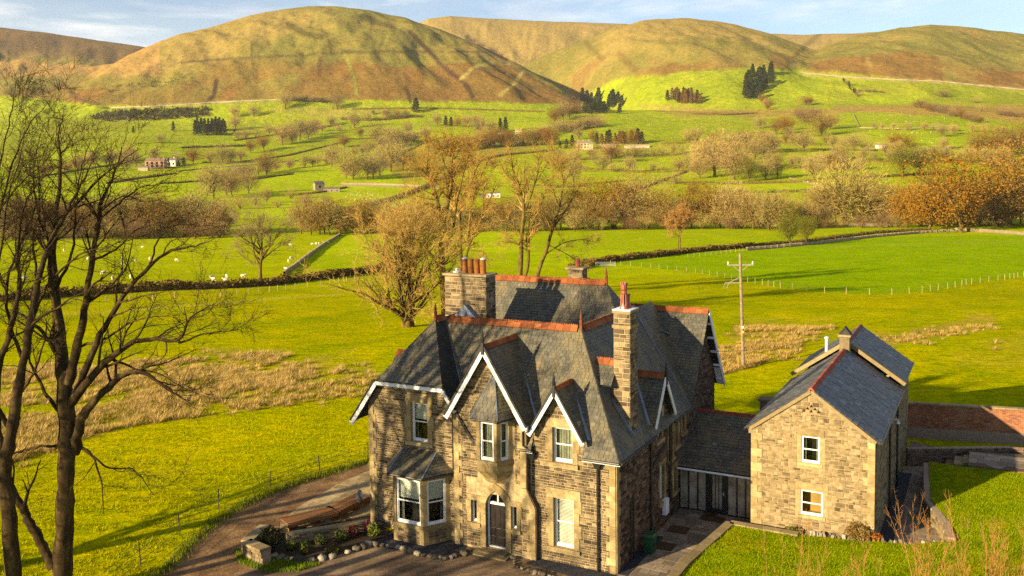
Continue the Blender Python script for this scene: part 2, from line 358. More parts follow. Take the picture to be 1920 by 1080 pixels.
BASE_D = np.array([0, 60, 90, 120, 150, 200, 250, 400, 600, 800, 1000, 1300, 1600, 2000, 2400, 3000, 7000.])
BASE_Z = np.array([0, 0, -0.4, -1.8, -3.8, -6.4, -8, -9.5, -9.0, -2, 10, 42, 86, 152, 158, 170, 250.])
# crest lines of the fells: photograph x, y, depth in metres
FELLS = {
 'A': ([60, 130, 200, 285, 350, 400, 480, 540, 590, 650, 700, 760, 830, 900, 960, 1010, 1050, 1095, 1140],
       [196, 168, 134, 94, 72, 59, 36, 25, 21, 22, 26, 39, 60, 89, 116, 144, 168, 196, 235],
       [2350, 2450, 2600, 2800, 2900, 3000, 3050, 3100, 3100, 3100, 3050, 3000, 2900, 2750, 2650, 2550, 2450, 2350, 2250], 1850, 1.45),
 'B': ([700, 760, 810, 850, 900, 1000, 1170, 1300, 1400], [90, 62, 40, 35, 38, 44, 49, 62, 80], [4700] * 9, 3300, 1.3),
 'C': ([930, 985, 1040, 1100, 1150, 1210, 1290, 1340, 1380, 1440, 1500, 1545, 1590], [170, 125, 100, 80, 60, 46, 41, 46, 53, 68, 90, 108, 140],
       [3000, 3100, 3200, 3250, 3300, 3300, 3300, 3300, 3300, 3200, 3150, 3100, 3000], ([930, 990, 1040, 1080, 1110, 1140, 1180, 1230, 1300, 1380], [2950, 2900, 2810, 2690, 2560, 2430, 2280, 2150, 2050, 2000]), 1.45),
 'D': ([1330, 1380, 1430, 1500, 1600, 1660, 1760], [95, 74, 66, 69, 67, 63, 80], [4700] * 7, 3400, 1.3),
 'E': ([1400, 1440, 1470, 1500, 1560, 1600, 1680, 1740, 1800, 1850, 1920, 2100, 2400, 2700], [190, 158, 134, 110, 87, 74, 59, 52, 56, 63, 71, 90, 120, 150],
       [2700, 2750, 2850, 2950, 3000, 3050, 3100, 3100, 3100, 3100, 3100, 3100, 3000, 3000], 1950, 1.4),
 'F': ([-900, -500, -300, -100, 0, 30, 100, 200, 290, 340, 420], [60, 40, 30, 40, 53, 57, 65, 79, 92, 104, 135], [3900] * 11, 2600, 1.2),
 'G': ([-700, -300, -60, 0, 60, 120, 180, 240, 300], [110, 125, 140, 150, 140, 131, 128, 124, 140], [2900, 2900, 2900, 2900, 2900, 2950, 3000, 3050, 3050], 2200, 1.5),
}
def terrain_z(u, D):
    """u: photograph-column of the place (tan of azimuth), D: depth in metres"""
    u = np.asarray(u, float); D = np.asarray(D, float); x = (u - CX) / FPX * D
    z = np.interp(D, BASE_D, BASE_Z)
    far = np.clip((D - 130) / 300, 0, 1)
    z = z + far * (fbm(x / 160, D / 160, 3, 3) * 7)
    k = np.clip((D - 700) / 900, 0, 1)
    z = z + k * (fbm(x / 420, D / 420, 3, 9) * 46 + (np.clip(1 - D / 2600, 0, 1) * np.clip((u - 1250) / 700, -0.5, 1) * 26))
    nd = np.clip((D - 55) / 60, 0, 1) * (1 - far)
    z = z + nd * fbm(x / 18, D / 18, 3, 5) * 0.9
    m = z
    for key, (cu, cv, cd, df, pw) in FELLS.items():
        v = np.interp(u, cu, cv, left=cv[0] + 60, right=cv[-1] + 60); dc = np.interp(u, cu, cd)
        yh = 325.765 - 0.01188 * (u - CX)
        zc = CAM[2] + (yh - v) / FPX * dc * 1.003
        df = np.interp(u, *df) if isinstance(df, tuple) else df
        zf = np.interp(df, BASE_D, BASE_Z) - 12
        s = np.clip((D - df) / (dc - df), 0, 1)
        p = 1 - (1 - s) ** pw
        zz = zf + (zc - zf) * p
        wx = x + fbm(x / 400, D / 400, 3, 21) * 260
        g = -np.abs(fbm(wx / 170.0, D / 1100.0, 3, 31)) * 1.2 + fbm(wx / 90.0 + D / 700.0, D / 420.0, 4, 33) * 0.5     # gullies running down the slope
        zz = zz + np.sin(math.pi * np.clip(s, 0, 1)) * (g * 40 + fbm(x / 420, D / 420, 5, 41) * 40 + fbm((x + D * .45) / 75.0, (D - x * .3) / 260.0, 3, 43) * 30 + fbm(x / 45.0, D / 60.0, 3, 47) * 14)
        back = np.clip(D - dc, 0, None); zz = zz - back * 0.35
        zz = np.where(D < df, -1e3, zz)
        w = 24.0; h = np.clip(0.5 + 0.5 * (zz - m) / w, 0, 1); m = m * (1 - h) + zz * h + w * h * (1 - h) * 0.5
    return m
def H0(x, y): return float(terrain_z(CX + FPX * x / y, y)) if y > 1 else 0.0

_DS = 20 * 1.004 ** np.arange(1400); _DS = _DS[_DS < 5500]
def grid_z(x, D):
    """height of the built sheet (bilinear on its own grid)"""
    u = CX + FPX * x / D; i = np.clip(np.searchsorted(US, u) - 1, 0, len(US) - 2); j = np.clip(np.searchsorted(DS, D) - 1, 0, len(DS) - 2)
    a = np.clip((u - US[i]) / (US[i + 1] - US[i]), 0, 1); b = np.clip((D - DS[j]) / (DS[j + 1] - DS[j]), 0, 1)
    return (ZZ[j, i] * (1 - a) + ZZ[j, i + 1] * a) * (1 - b) + (ZZ[j + 1, i] * (1 - a) + ZZ[j + 1, i + 1] * a) * b
def place(px, py):
    """first hit of the view ray through a photograph pixel on the terrain"""
    d = wray(px, py); t = _DS / d[1]; P = CAM[None] + d[None] * t[:, None]
    z = grid_z(P[:, 0], P[:, 1]); k = np.argmax(P[:, 2] < z)
    if not (P[k, 2] < z[k]): return None
    a, b = (P[k - 1, 2] - z[k - 1]), (z[k] - P[k, 2]); w = a / (a + b + 1e-9)
    q = P[k - 1] * (1 - w) + P[k] * w; q[2] = z[k - 1] * (1 - w) + z[k] * w; return q

# ---- what covers the ground where
def seg_dist(px, py, pts):
    d = np.full(np.shape(px), 1e9)
    for (x0, y0), (x1, y1) in zip(pts[:-1], pts[1:]):
        dx, dy = x1 - x0, y1 - y0; t = np.clip(((px - x0) * dx + (py - y0) * dy) / (dx * dx + dy * dy), 0, 1)
        d = np.minimum(d, np.hypot(px - x0 - t * dx, py - y0 - t * dy))
    return d
def inpoly(px, py, poly):
    r = np.zeros(np.shape(px), bool); n = len(poly)
    for i in range(n):
        x0, y0 = poly[i]; x1, y1 = poly[(i + 1) % n]
        if y0 == y1: continue
        c = ((y0 > py) != (y1 > py)) & (px < (x1 - x0) * (py - y0) / (y1 - y0) + x0); r ^= c
    return r
def sm(a, b, x): t = np.clip((x - a) / (b - a), 0, 1); return t * t * (3 - 2 * t)
G_MEADOW = np.array((0.250, 0.250, 0.000)); G_FIELD = np.array((0.170, 0.255, 0.000)); G_FAR = np.array((0.245, 0.300, 0.001))
G_OLIVE = np.array((0.21, 0.195, 0.016)); C_BRACKEN = np.array((0.168, 0.092, 0.025)); C_GOLD = np.array((0.255, 0.18, 0.055)); C_MOOR = np.array((0.17, 0.142, 0.032))
C_DARK = np.array((0.060, 0.036, 0.020)); C_RUSH = np.array((0.27, 0.195, 0.03))
def ground_colour(x, D, z):
    u, v = project(np.stack([x, D, z], -1)); n = z.shape
    c = np.broadcast_to(G_FAR, n + (3,)).copy()
    def mixin(mask, col):
        nonlocal c; mask = np.clip(mask, 0, 1)[..., None]; c = c * (1 - mask) + np.asarray(col) * mask
    w1 = fbm(x / 140, D / 200, 4, 51); w2 = fbm(x / 45, D / 70, 4, 61); w3 = fbm(x / 420, D / 420, 4, 71)
    uu = u + w2 * 18; vv = v + w1 * 14
    mixin(sm(900, 1900, D) * .6, (0.19, 0.225, 0.012))
    # patchwork of the valley fields: each field its own green
    cell = vnoise(np.floor((x + w1 * 40) / 190) * 7.3 + 0.5, np.floor((D + w2 * 20) / 150) * 5.1 + 0.5, 5)
    cell2 = vnoise(np.floor((x + w1 * 40) / 190) * 3.7 + 0.5, np.floor((D + w2 * 20) / 150) * 9.1 + 0.5, 15)
    val = (D > 200)
    c = np.where(val[..., None], c * (0.86 + 0.30 * cell[..., None]), c)
    mixin(val * sm(0.58, 0.72, cell2) * 0.25, G_OLIVE)
    mixin(val * sm(0.04, 0.16, w3 + w1 * 0.5) * 0.25 * (D > 700), G_OLIVE)
    # near meadow and the field beyond the fence
    near = 1 - sm(150, 260, D); mixin(near, G_MEADOW)
    mixin(near * sm(0.0, 0.12, fbm((x - D * .6) / 3.0, (D + x * .3) / 14, 4, 85)) * 0.35, (0.15, 0.195, 0.000)); mixin(near * sm(-0.02, 0.14, fbm(x / 9, D / 16, 4, 81)) * 0.5, (0.30, 0.265, 0.000)); mixin(near * sm(0.02, 0.16, fbm(x / 6, D / 9, 4, 91)) * 0.35, (0.17, 0.215, 0.000))
    mixin(inpoly(u, v, [(1130, 494), (1290, 474), (1420, 470), (1640, 444), (1930, 440), (1930, 517), (1830, 530), (1750, 545), (1660, 552), (1560, 549), (1460, 539), (1300, 509)]) * 0.95, G_FIELD)
    mixin(inpoly(u, v, [(0, 560), (0, 450), (640, 440), (540, 520), (330, 545)]) * 0.7, (0.25, 0.27, 0.000))
    # fells: moor grass above, bracken below, gold on the tops
    hill = (D > 1650) * np.clip((np.interp(u, [-900, 0, 180, 300, 400, 520, 700, 900, 1060, 1090], [175, 180, 197, 199, 193, 186, 189, 193, 196, 200]) + w2 * 5 - v) / 3, 0, 1) * (u < 1090)
    hillr = (D > 1650) * (u >= 1090) * np.clip((np.interp(u, [1090, 1150, 1300, 1400, 1480, 1600, 1750, 1920, 2500], [190, 150, 135, 128, 132, 139, 153, 169, 190]) + w2 * 8 - v) / 4, 0, 1)
    hl = np.clip(hill + hillr, 0, 1)
    mixin(hl, C_MOOR)
    gold = sm(-0.05, 0.16, w3 + w1 * 0.4 + np.interp(v, [20, 70, 130, 190], [0.14, 0.05, -0.06, -0.2]))
    mixin(hl * gold * 0.7, C_GOLD)
    mixin(hl * sm(0.0, 0.14, -w3 + w2 * 0.5) * 0.4, (0.125, 0.13, 0.028))
    br = sm(150, 182, vv) * (u < 520) * 0.45 + inpoly(uu, vv, [(540, 196), (560, 150), (640, 118), (760, 125), (860, 118), (960, 122), (1010, 150), (1085, 192), (1000, 196), (760, 192)]) * (0.75 + 0.23 * sm(-.06, .08, w2))
    br = br + inpoly(uu, vv, [(1500, 135), (1560, 108), (1690, 97), (1760, 108), (1770, 155), (1640, 150)]) * 0.85 + inpoly(uu, vv, [(1820, 145), (1960, 128), (1960, 175), (1860, 165)]) * 0.7
    br = br + inpoly(uu, vv, [(1180, 140), (1260, 118), (1330, 125), (1300, 142)]) * 0.8 + inpoly(uu, vv, [(1440, 130), (1450, 95), (1490, 110), (1470, 135)]) * 0.7
    br = br + sm(0.09, 0.2, w1 + w2 * 0.5) * sm(95, 130, v) * 0.6
    mixin(hl * np.clip(br, 0, 0.95), C_BRACKEN)
    mixin((D > 3350) * (u > 720) * 0.85, C_GOLD)
    mixin((D > 2300) * (u < 420) * sm(3250, 3450, D) * 0.9, np.array((0.095, 0.055, 0.030))); mixin((D > 3300) * (u < 420) * sm(0.0, 0.2, w3) * 0.7, (0.15, 0.10, 0.035))  # far-left fell coloured dark brown to stand in for its shaded face
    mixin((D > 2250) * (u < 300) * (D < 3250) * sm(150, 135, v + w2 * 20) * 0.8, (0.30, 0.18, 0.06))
    # streams, sheep tracks and gullies on the slopes
    for pts, wd, col, k in [([(770, 60), (800, 92), (830, 125), (850, 140), (870, 155), (885, 180)], 5, C_DARK, 0.75), ([(875, 70), (920, 95), (950, 112)], 4, C_DARK, 0.7), ([(650, 105), (662, 140), (668, 178)], 3.5, (0.17, 0.17, 0.03), 0.8),
                            ([(865, 148), (890, 125), (925, 118)], 3.5, (0.27, 0.22, 0.06), 0.8), ([(935, 180), (965, 155), (980, 135)], 3.5, (0.27, 0.22, 0.06), 0.8), ([(405, 152), (400, 180), (393, 186)], 5, C_DARK, 0.8), ([(1010, 150), (1040, 172), (1075, 200)], 9, C_DARK, 0.0), ([(540, 45), (565, 60), (600, 70)], 6, (0.07, 0.06, 0.015), 0.6), ([(600, 110), (598, 140)], 5, (0.10, 0.05, 0.02), 0.6), ([(680, 30), (720, 45), (740, 52)], 6, (0.07, 0.06, 0.015), 0.5), ([(760, 165), (768, 190)], 4, C_DARK, 0.7), ([(795, 130), (812, 150)], 5, (0.2, 0.17, 0.04), 0.6), ([(1240, 75), (1262, 95)], 6, (0.09, 0.08, 0.02), 0.4), ([(1540, 60), (1500, 95), (1470, 130)], 5, (0.09, 0.07, 0.02), 0.5), ([(1625, 110), (1632, 125)], 4, (0.22, 0.17, 0.05), 0.6), ([(1100, 80), (1130, 110)], 6, (0.08, 0.06, 0.02), 0.4), ([(1160, 100), (1190, 130)], 7, (0.10, 0.06, 0.02), 0.4), ([(640, 96), (900, 97), (930, 98)], 1.6, (0.07, 0.05, 0.02), 0.6), ([(470, 80), (472, 125)], 3, (0.10, 0.09, 0.02), 0.7),
                            ([(330, 118), (460, 108), (640, 99), (760, 98)], 2.2, (0.09, 0.07, 0.025), 0.7), ([(1500, 137), (1600, 146), (1760, 153), (1940, 170)], 2.6, (0.28, 0.23, 0.10), 0.8), ([(120, 158), (145, 185), (185, 196)], 4, (0.10, 0.06, 0.03), 0.7), ([(215, 202), (390, 194), (530, 186)], 2.2, (0.24, 0.20, 0.09), 0.7)]:
        mixin((D > 1700) * (1 - sm(wd * 0.5, wd * 1.25, seg_dist(u + w2 * 8, v, pts))) * min(1, k * 1.25), col)
    # rough brown pasture patches and bare banks
    for poly, col, k in [([(1280, 205), (1500, 206), (1680, 196), (1930, 196), (1930, 235), (1800, 215), (1600, 212), (1400, 222)], (0.27, 0.165, 0.05), 0.75), ([(500, 206), (700, 200), (760, 212), (620, 225)], (0.25, 0.19, 0.06), 0.5), ([(1180, 195), (1330, 200), (1440, 212), (1290, 222)], (0.25, 0.17, 0.05), 0.6),
                         ([(700, 300), (830, 262), (1040, 268), (940, 292), (830, 330), (760, 345)], (0.22, 0.165, 0.03), 0.7), ([(1560, 195), (1700, 200), (1720, 215), (1580, 212)], (0.27, 0.18, 0.05), 0.6), ([(0, 380), (420, 372), (430, 440), (0, 450)], (0.14, 0.10, 0.03), 0.55)]:
        mixin(inpoly(uu, vv, poly) * k, col)
    mixin((1 - sm(1.5, 4.5, seg_dist(u, v, [(640, 346), (720, 347), (820, 351)]))) * (D > 300) * 0.9, (0.34, 0.27, 0.14))
    # rush beds on the near meadow
    rb = rush_mask(u, v, x, D)
    mixin(rb * 0.8, C_RUSH)
    for pts in ([(200, 585), (330, 574), (520, 560), (640, 552)], [(0, 592), (100, 590), (200, 585)]): mixin((1 - sm(0.8, 2.4, seg_dist(u, v, pts))) * 0.6, (0.30, 0.27, 0.04))
    mixin((1 - sm(0.8, 2.0, seg_dist(u, v, [(1540, 464), (1700, 458), (1920, 452)]))) * 0.5, (0.22, 0.24, 0.02))
    mixin((D < 62) * (np.hypot(x + 2, D - 46) < 20) * inpoly(u, v, [(300, 1090), (360, 1010), (440, 955), (560, 905), (690, 866), (700, 1090)]), (0.15, 0.10, 0.055))
    fine = np.clip((D - 600) / 800, 0, 1)
    return c, fine
RUSH_BANDS = [([(0, 700), (120, 690), (300, 672), (520, 652), (545, 660), (480, 690), (300, 735), (0, 760)], 0.8), ([(0, 800), (60, 790), (250, 735), (520, 690), (690, 672), (710, 700), (680, 740), (430, 775), (250, 800), (120, 835), (0, 880)], 1.0),
              ([(1335, 650), (1400, 622), (1535, 612), (1540, 626), (1420, 660), (1340, 690)], 0.9), ([(1330, 672), (1500, 640), (1500, 660), (1340, 700)], 0.8), ([(1560, 652), (1620, 628), (1740, 610), (1860, 588), (1870, 604), (1760, 632), (1600, 660)], 0.8),
              ([(1780, 660), (1920, 620), (1930, 690), (1800, 690)], 0.25), ([(1380, 600), (1560, 596), (1560, 606), (1380, 608)], 0.3)]
def rush_mask(u, v, x, D):
    n = fbm(x / 3.2, D / 3.6, 3, 101); m = np.zeros(np.shape(u))
    for poly, k in RUSH_BANDS: m = np.maximum(m, np.maximum(inpoly(u, v + n * 14, poly) * k, inpoly(u + n * 60, v + n * 70, poly) * k * .45))
    return m * (0.12 + 0.88 * sm(-0.22, 0.06, n + fbm(x / 9.0, D / 12.0, 2, 111) * .6)) * (np.asarray(D) < 130)

US = np.concatenate([np.linspace(-900, -100, 50), np.linspace(-90, 2010, 480), np.linspace(2020, 2820, 50)])
DS = np.concatenate([np.arange(6, 60, 1.2), 60 * 1.0135 ** np.arange(0, 342)]); DS = DS[DS < 5800]
UU, DD = np.meshgrid(US, DS); ZZ = terrain_z(UU, DD); XX = (UU - CX) / FPX * DD
def sheet(name, x, d, z):
    n, m = z.shape
    V = np.stack([x, d, z], -1).reshape(-1, 3); i = (np.arange(n - 1)[:, None] * m + np.arange(m - 1)[None]).ravel()
    F = np.stack([i, i + 1, i + m + 1, i + m], -1)
    me = np_mesh(name, V, F, GRASS, smooth=True)
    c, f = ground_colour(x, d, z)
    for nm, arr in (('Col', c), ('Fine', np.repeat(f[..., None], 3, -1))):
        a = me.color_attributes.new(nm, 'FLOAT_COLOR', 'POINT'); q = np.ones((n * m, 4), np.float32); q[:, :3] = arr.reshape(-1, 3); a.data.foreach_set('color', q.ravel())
    return link(bpy.data.objects.new(name, me))
SPLIT = int(np.argmax(DS > 1500))
tag(sheet('ground', XX[:SPLIT + 1], DD[:SPLIT + 1], ZZ[:SPLIT + 1]), 'green valley pasture and meadow ground around the house', kind='structure')
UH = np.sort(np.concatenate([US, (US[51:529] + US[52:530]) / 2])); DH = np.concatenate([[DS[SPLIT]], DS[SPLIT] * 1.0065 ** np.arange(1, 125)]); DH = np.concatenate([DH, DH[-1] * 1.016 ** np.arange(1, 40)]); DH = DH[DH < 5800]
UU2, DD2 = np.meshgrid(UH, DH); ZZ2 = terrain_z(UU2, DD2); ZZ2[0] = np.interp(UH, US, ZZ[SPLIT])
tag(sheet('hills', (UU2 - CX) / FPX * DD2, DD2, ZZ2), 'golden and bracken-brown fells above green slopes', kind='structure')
# ================================================================ pieces: stones, slates, flags laid in rows on a plane
def frame(o, ux, uy):
    o = np.asarray(o, float); ux = np.asarray(ux, float); ux = ux / np.linalg.norm(ux); uy = np.asarray(uy, float)
    uy = uy - ux * (uy @ ux); uy = uy / np.linalg.norm(uy); return o, ux, uy, np.cross(ux, uy)
def to2(fr, P): o, ux, uy, n = fr; return [((np.asarray(p) - o) @ ux, (np.asarray(p) - o) @ uy) for p in P]
def to3(fr, a, b, c=0.0): o, ux, uy, n = fr; return o + ux * a + uy * b + n * c
def cuts(poly, z):
    xs = []; n = len(poly)
    for i in range(n):
        (x0, z0), (x1, z1) = poly[i], poly[(i + 1) % n]
        if (z0 > z) != (z1 > z): xs.append(x0 + (x1 - x0) * (z - z0) / (z1 - z0))
    return sorted(xs)
def row_spans(poly, holes, z0, z1, ov=0.3):
    e = (z1 - z0) * 0.02; a = cuts(poly, z0 + e); b = cuts(poly, z1 - e)
    if len(a) != len(b) or len(a) % 2: a = b = cuts(poly, (z0 + z1) / 2)
    sp = [[a[i], a[i + 1], b[i], b[i + 1]] for i in range(0, len(a) - 1, 2)]
    for hx0, hx1, hz0, hz1 in holes:
        if min(z1, hz1) - max(z0, hz0) < ov * (z1 - z0): continue
        nx = []
        for l0, r0, l1, r1 in sp:
            if hx1 <= min(l0, l1) or hx0 >= max(r0, r1): nx.append([l0, r0, l1, r1]); continue
            if hx0 > max(l0, l1): nx.append([l0, hx0, l1, hx0])
            if hx1 < min(r0, r1): nx.append([hx1, r0, hx1, r1])
        sp = nx
    return [s for s in sp if s[1] - s[0] > 0.02 or s[3] - s[2] > 0.02]
def wall_body(mb, fr, poly, holes, depth):
    zs = sorted(set([p[1] for p in poly] + [h[2] for h in holes] + [h[3] for h in holes]))
    lo = min(p[1] for p in poly); hi = max(p[1] for p in poly); zs = [z for z in zs if lo <= z <= hi]
    for z0, z1 in zip(zs[:-1], zs[1:]):
        if z1 - z0 < 1e-4: continue
        for l0, r0, l1, r1 in row_spans(poly, holes, z0, z1, 0.5):
            mb.prism([to3(fr, l0, z0), to3(fr, r0, z0), to3(fr, r1, z1), to3(fr, l1, z1)], -fr[3] * depth)

class Pieces:
    """gathers pieces laid on planes, then links the largest 300 as objects and the rest as one part"""
    def __init__(s): s.items = []
    def add(s, fr, quad, proud, parent, rect, weight=1.0):
        (a0, b0), (a1, _), (a2, b2), (a3, _) = quad
        s.items.append((weight * abs((a1 - a0 + a2 - a3) / 2 * (b2 - b0)), fr, quad, proud, parent, rect))
    def finish(s, name, unit, mat, thing, rest_name, limit=300, tilt=0.0, inset=0.012):
        s.items.sort(key=lambda t: -t[0] if t[5] else 0); n = 0; rest = MB()
        me = unit.mesh(name, mat)
        for ar, fr, q, pr, par, rect in s.items:
            (a0, b0), (a1, _), (a2, b2), (a3, _) = q
            if rect and n < limit:
                o = bpy.data.objects.new(name, me); w = a1 - a0; h = b2 - b0; c = to3(fr, (a0 + a1) / 2, (b0 + b2) / 2)
                ux, uy, nn = fr[1] * w, fr[2] * h, fr[3] * pr
                o.parent = par; o.matrix_local = Matrix([[ux[i], uy[i], nn[i], c[i]] for i in range(3)] + [[0, 0, 0, 1]]); COL.objects.link(o); n += 1
            else:
                if tilt:   # a slate: thick lower edge, thin upper edge
                    P = [to3(fr, a0, b0, pr), to3(fr, a1, b0, pr), to3(fr, a2, b2, pr * 0.15), to3(fr, a3, b2, pr * 0.15)]
                    Q = [to3(fr, a0, b0), to3(fr, a1, b0)]
                    rest.add(P + Q, [(0, 1, 2, 3), (4, 5, 1, 0), (4, 0, 3), (5, 2, 1)])
                else:
                    i = min(inset, (a1 - a0) * 0.2, (b2 - b0) * 0.2); i1 = min(i, max((a2 - a3) * 0.2, 0))
                    P = [to3(fr, a0, b0), to3(fr, a1, b0), to3(fr, a2, b2), to3(fr, a3, b2)]
                    Q = [to3(fr, a0 + i, b0 + i, pr), to3(fr, a1 - i, b0 + i, pr), to3(fr, a2 - i1, b2 - i, pr), to3(fr, a3 + i1, b2 - i, pr)]
                    rest.add(P + Q, [(4, 5, 6, 7), (0, 1, 5, 4), (1, 2, 6, 5), (2, 3, 7, 6), (3, 0, 4, 7)])
        if rest.f: tag(rest.build(rest_name, mat, thing), kind='stuff')
def unit_stone():
    m = MB(); i = 0.07
    m.add([(-.5, -.5, 0), (.5, -.5, 0), (.5, .5, 0), (-.5, .5, 0), (-.5 + i * .5, -.5 + i, 1), (.5 - i * .5, -.5 + i, 1), (.5 - i * .5, .5 - i, 1), (-.5 + i * .5, .5 - i, 1)],
          [(4, 5, 6, 7), (0, 1, 5, 4), (1, 2, 6, 5), (2, 3, 7, 6), (3, 0, 4, 7)]); return m
def unit_slate():
    m = MB(); m.add([(-.5, -.5, 1), (.5, -.5, 1), (.5, .5, .15), (-.5, .5, .15), (-.5, -.5, 0), (.5, -.5, 0), (.5, .5, 0), (-.5, .5, 0)],
                    [(0, 1, 2, 3), (4, 5, 1, 0), (5, 6, 2, 1), (7, 4, 0, 3)]); return m
def lay_stones(P, fr, poly, holes, parent, hmin=0.08, hmax=0.18, wmin=0.15, wmax=0.38, gap=0.02, proud=(0.012, 0.034), weight=1.0, z_from=None, split=0.14):
    lo = min(p[1] for p in poly) if z_from is None else z_from; hi = max(p[1] for p in poly); z = lo + 0.004
    while z < hi - 0.05:
        h = random.uniform(hmin, hmax); z1 = min(z + h, hi - 0.004)
        for l0, r0, l1, r1 in row_spans(poly, holes, z, z1):
            x = max(l0, l1); xe = min(r0, r1)
            if xe - x < 0.05: continue
            xs = [x]
            while xs[-1] < xe - wmin: xs.append(xs[-1] + random.uniform(wmin, wmax) * random.choice((0.8, 1, 1, 1.25)))
            if len(xs) > 1 and xe - xs[-1] < wmin * 0.6: xs[-1] = xe
            elif xs[-1] < xe: xs.append(xe)
            xs[-1] = xe
            for i in range(len(xs) - 1):
                g = gap / 2; a, b = xs[i] + g, xs[i + 1] - g
                if b - a < 0.03: continue
                jz = random.uniform(-0.006, 0.006); zz0 = z + g + max(jz, 0); zz1 = z1 - g + min(jz, 0)
                aL, bL = a, b; aT, bT = a, b
                if i == 0: aL = min(a, l0 + g); aT = min(a, l1 + g)
                if i == len(xs) - 2: bL = max(b, r0 - g); bT = max(b, r1 - g)
                rect = abs(aL - aT) < 0.02 and abs(bL - bT) < 0.02
                if h > split and random.random() < (0.22 if split > .12 else 0.5) and rect:      # two thin stones in place of one
                    zm = zz0 + (zz1 - zz0) * random.uniform(.38, .62)
                    P.add(fr, [(aL, zz0), (bL, zz0), (bL, zm - g), (aL, zm - g)], random.uniform(*proud), parent, True, weight)
                    P.add(fr, [(aL, zm + g), (bL, zm + g), (bL, zz1), (aL, zz1)], random.uniform(*proud), parent, True, weight); continue
                P.add(fr, [(aL, zz0), (bL, zz0), (bT, zz1), (aT, zz1)], random.uniform(*proud), parent, rect, weight)
        z = z1
def lay_slates(P, fr, poly, parent, row=0.155, w=0.21, weight=1.0, holes=(), thick=0.024):
    lo = min(p[1] for p in poly); hi = max(p[1] for p in poly); z = lo; k = 0
    while z < hi - 0.02:
        rr = row * random.uniform(0.94, 1.06); z1 = min(z + rr, hi)
        for l0, r0, l1, r1 in row_spans(poly, holes, z, z1):
            x = min(l0, l1) - random.uniform(0, w); xe = max(r0, r1)
            while x < xe:
                ww = w * random.uniform(0.82, 1.18); a0 = max(x, l0); a1 = min(x + ww, r0); b0 = max(x, l1); b1 = min(x + ww, r1); x += ww
                if a1 - a0 < 0.01 and b1 - b0 < 0.01: continue
                a1 = max(a1, a0 + 0.004); b1 = max(b1, b0 + 0.004); g = 0.008
                rect = abs(a0 - b0) < 1e-6 and abs(a1 - b1) < 1e-6
                dz = random.uniform(-0.018, 0.006)
                P.add(fr, [(a0 + g, z + dz), (a1 - g, z + dz), (b1 - g, z1 + 0.01), (b0 + g, z1 + 0.01)], thick * random.uniform(0.6, 1.5), parent, rect, weight)
        z = z1; k += 1

def roof_plane(thing, P, pts, name='roof', ux=None, row=0.155, w=0.21, weight=1.0, depth=0.10, holes3=(), mat=None, thick=0.024):
    """pts: 3-D polygon, first two on the eave (left, right seen from outside)"""
    pts = [np.asarray(p, float) for p in pts]; ux = pts[1] - pts[0] if ux is None else np.asarray(ux, float)
    c = sum(pts) / len(pts); up = None
    nrm = np.zeros(3)
    for i in range(len(pts)): nrm += np.cross(pts[i] - c, pts[(i + 1) % len(pts)] - c)
    nrm /= np.linalg.norm(nrm); uy = np.cross(nrm, ux / np.linalg.norm(ux))
    fr = frame(pts[0], ux, uy)
    o = MB().prism(pts, -fr[3] * depth).build(name, mat or SLATE_BASE, thing)
    lay_slates(P, fr, to2(fr, pts), o, row, w, weight, thick=thick); return o, fr

def ridge_tiles(thing, a, b, n_out=None, crest=True, size=0.36, mat=None, hw=0.17, drop=0.17, name='ridge_tile'):
    a = np.asarray(a, float); b = np.asarray(b, float); d = b - a; Ln = np.linalg.norm(d); d /= Ln; n = max(1, round(Ln / size)); s = Ln / n
    m = MB(); q = s * 0.485
    prof = [(-hw, -drop), (-0.035, 0.035), (0.035, 0.035), (hw, -drop), (hw - 0.02, -drop - 0.02), (-hw + 0.02, -drop - 0.02)]
    vs = [(-q, y, z) for y, z in prof] + [(q, y, z) for y, z in prof]; k = len(prof)
    m.add(vs, [(i, (i + 1) % k, (i + 1) % k + k, i + k) for i in range(k)] + [tuple(range(k))[::-1], tuple(range(k, 2 * k))])
    if crest:
        m.box((-q, -0.016, 0.035), (q, 0.016, 0.085))
        for t in range(4): x = -q + (t + 0.5) * 2 * q / 4; m.box((x - q / 6, -0.015, 0.083), (x + q / 6, 0.015, 0.135))
    me = m.mesh(name, mat or TERRA); side = np.cross((0, 0, 1), d); side /= np.linalg.norm(side); up = np.cross(d, side)
    for i in range(n):
        o = bpy.data.objects.new(name, me); c = a + d * (i + 0.5) * s; j = random.uniform(-0.008, 0.008)
        o.parent = thing; o.matrix_local = Matrix([[d[t], side[t], up[t], c[t] + (j if t == 2 else 0)] for t in range(3)] + [[0, 0, 0, 1]]); COL.objects.link(o)

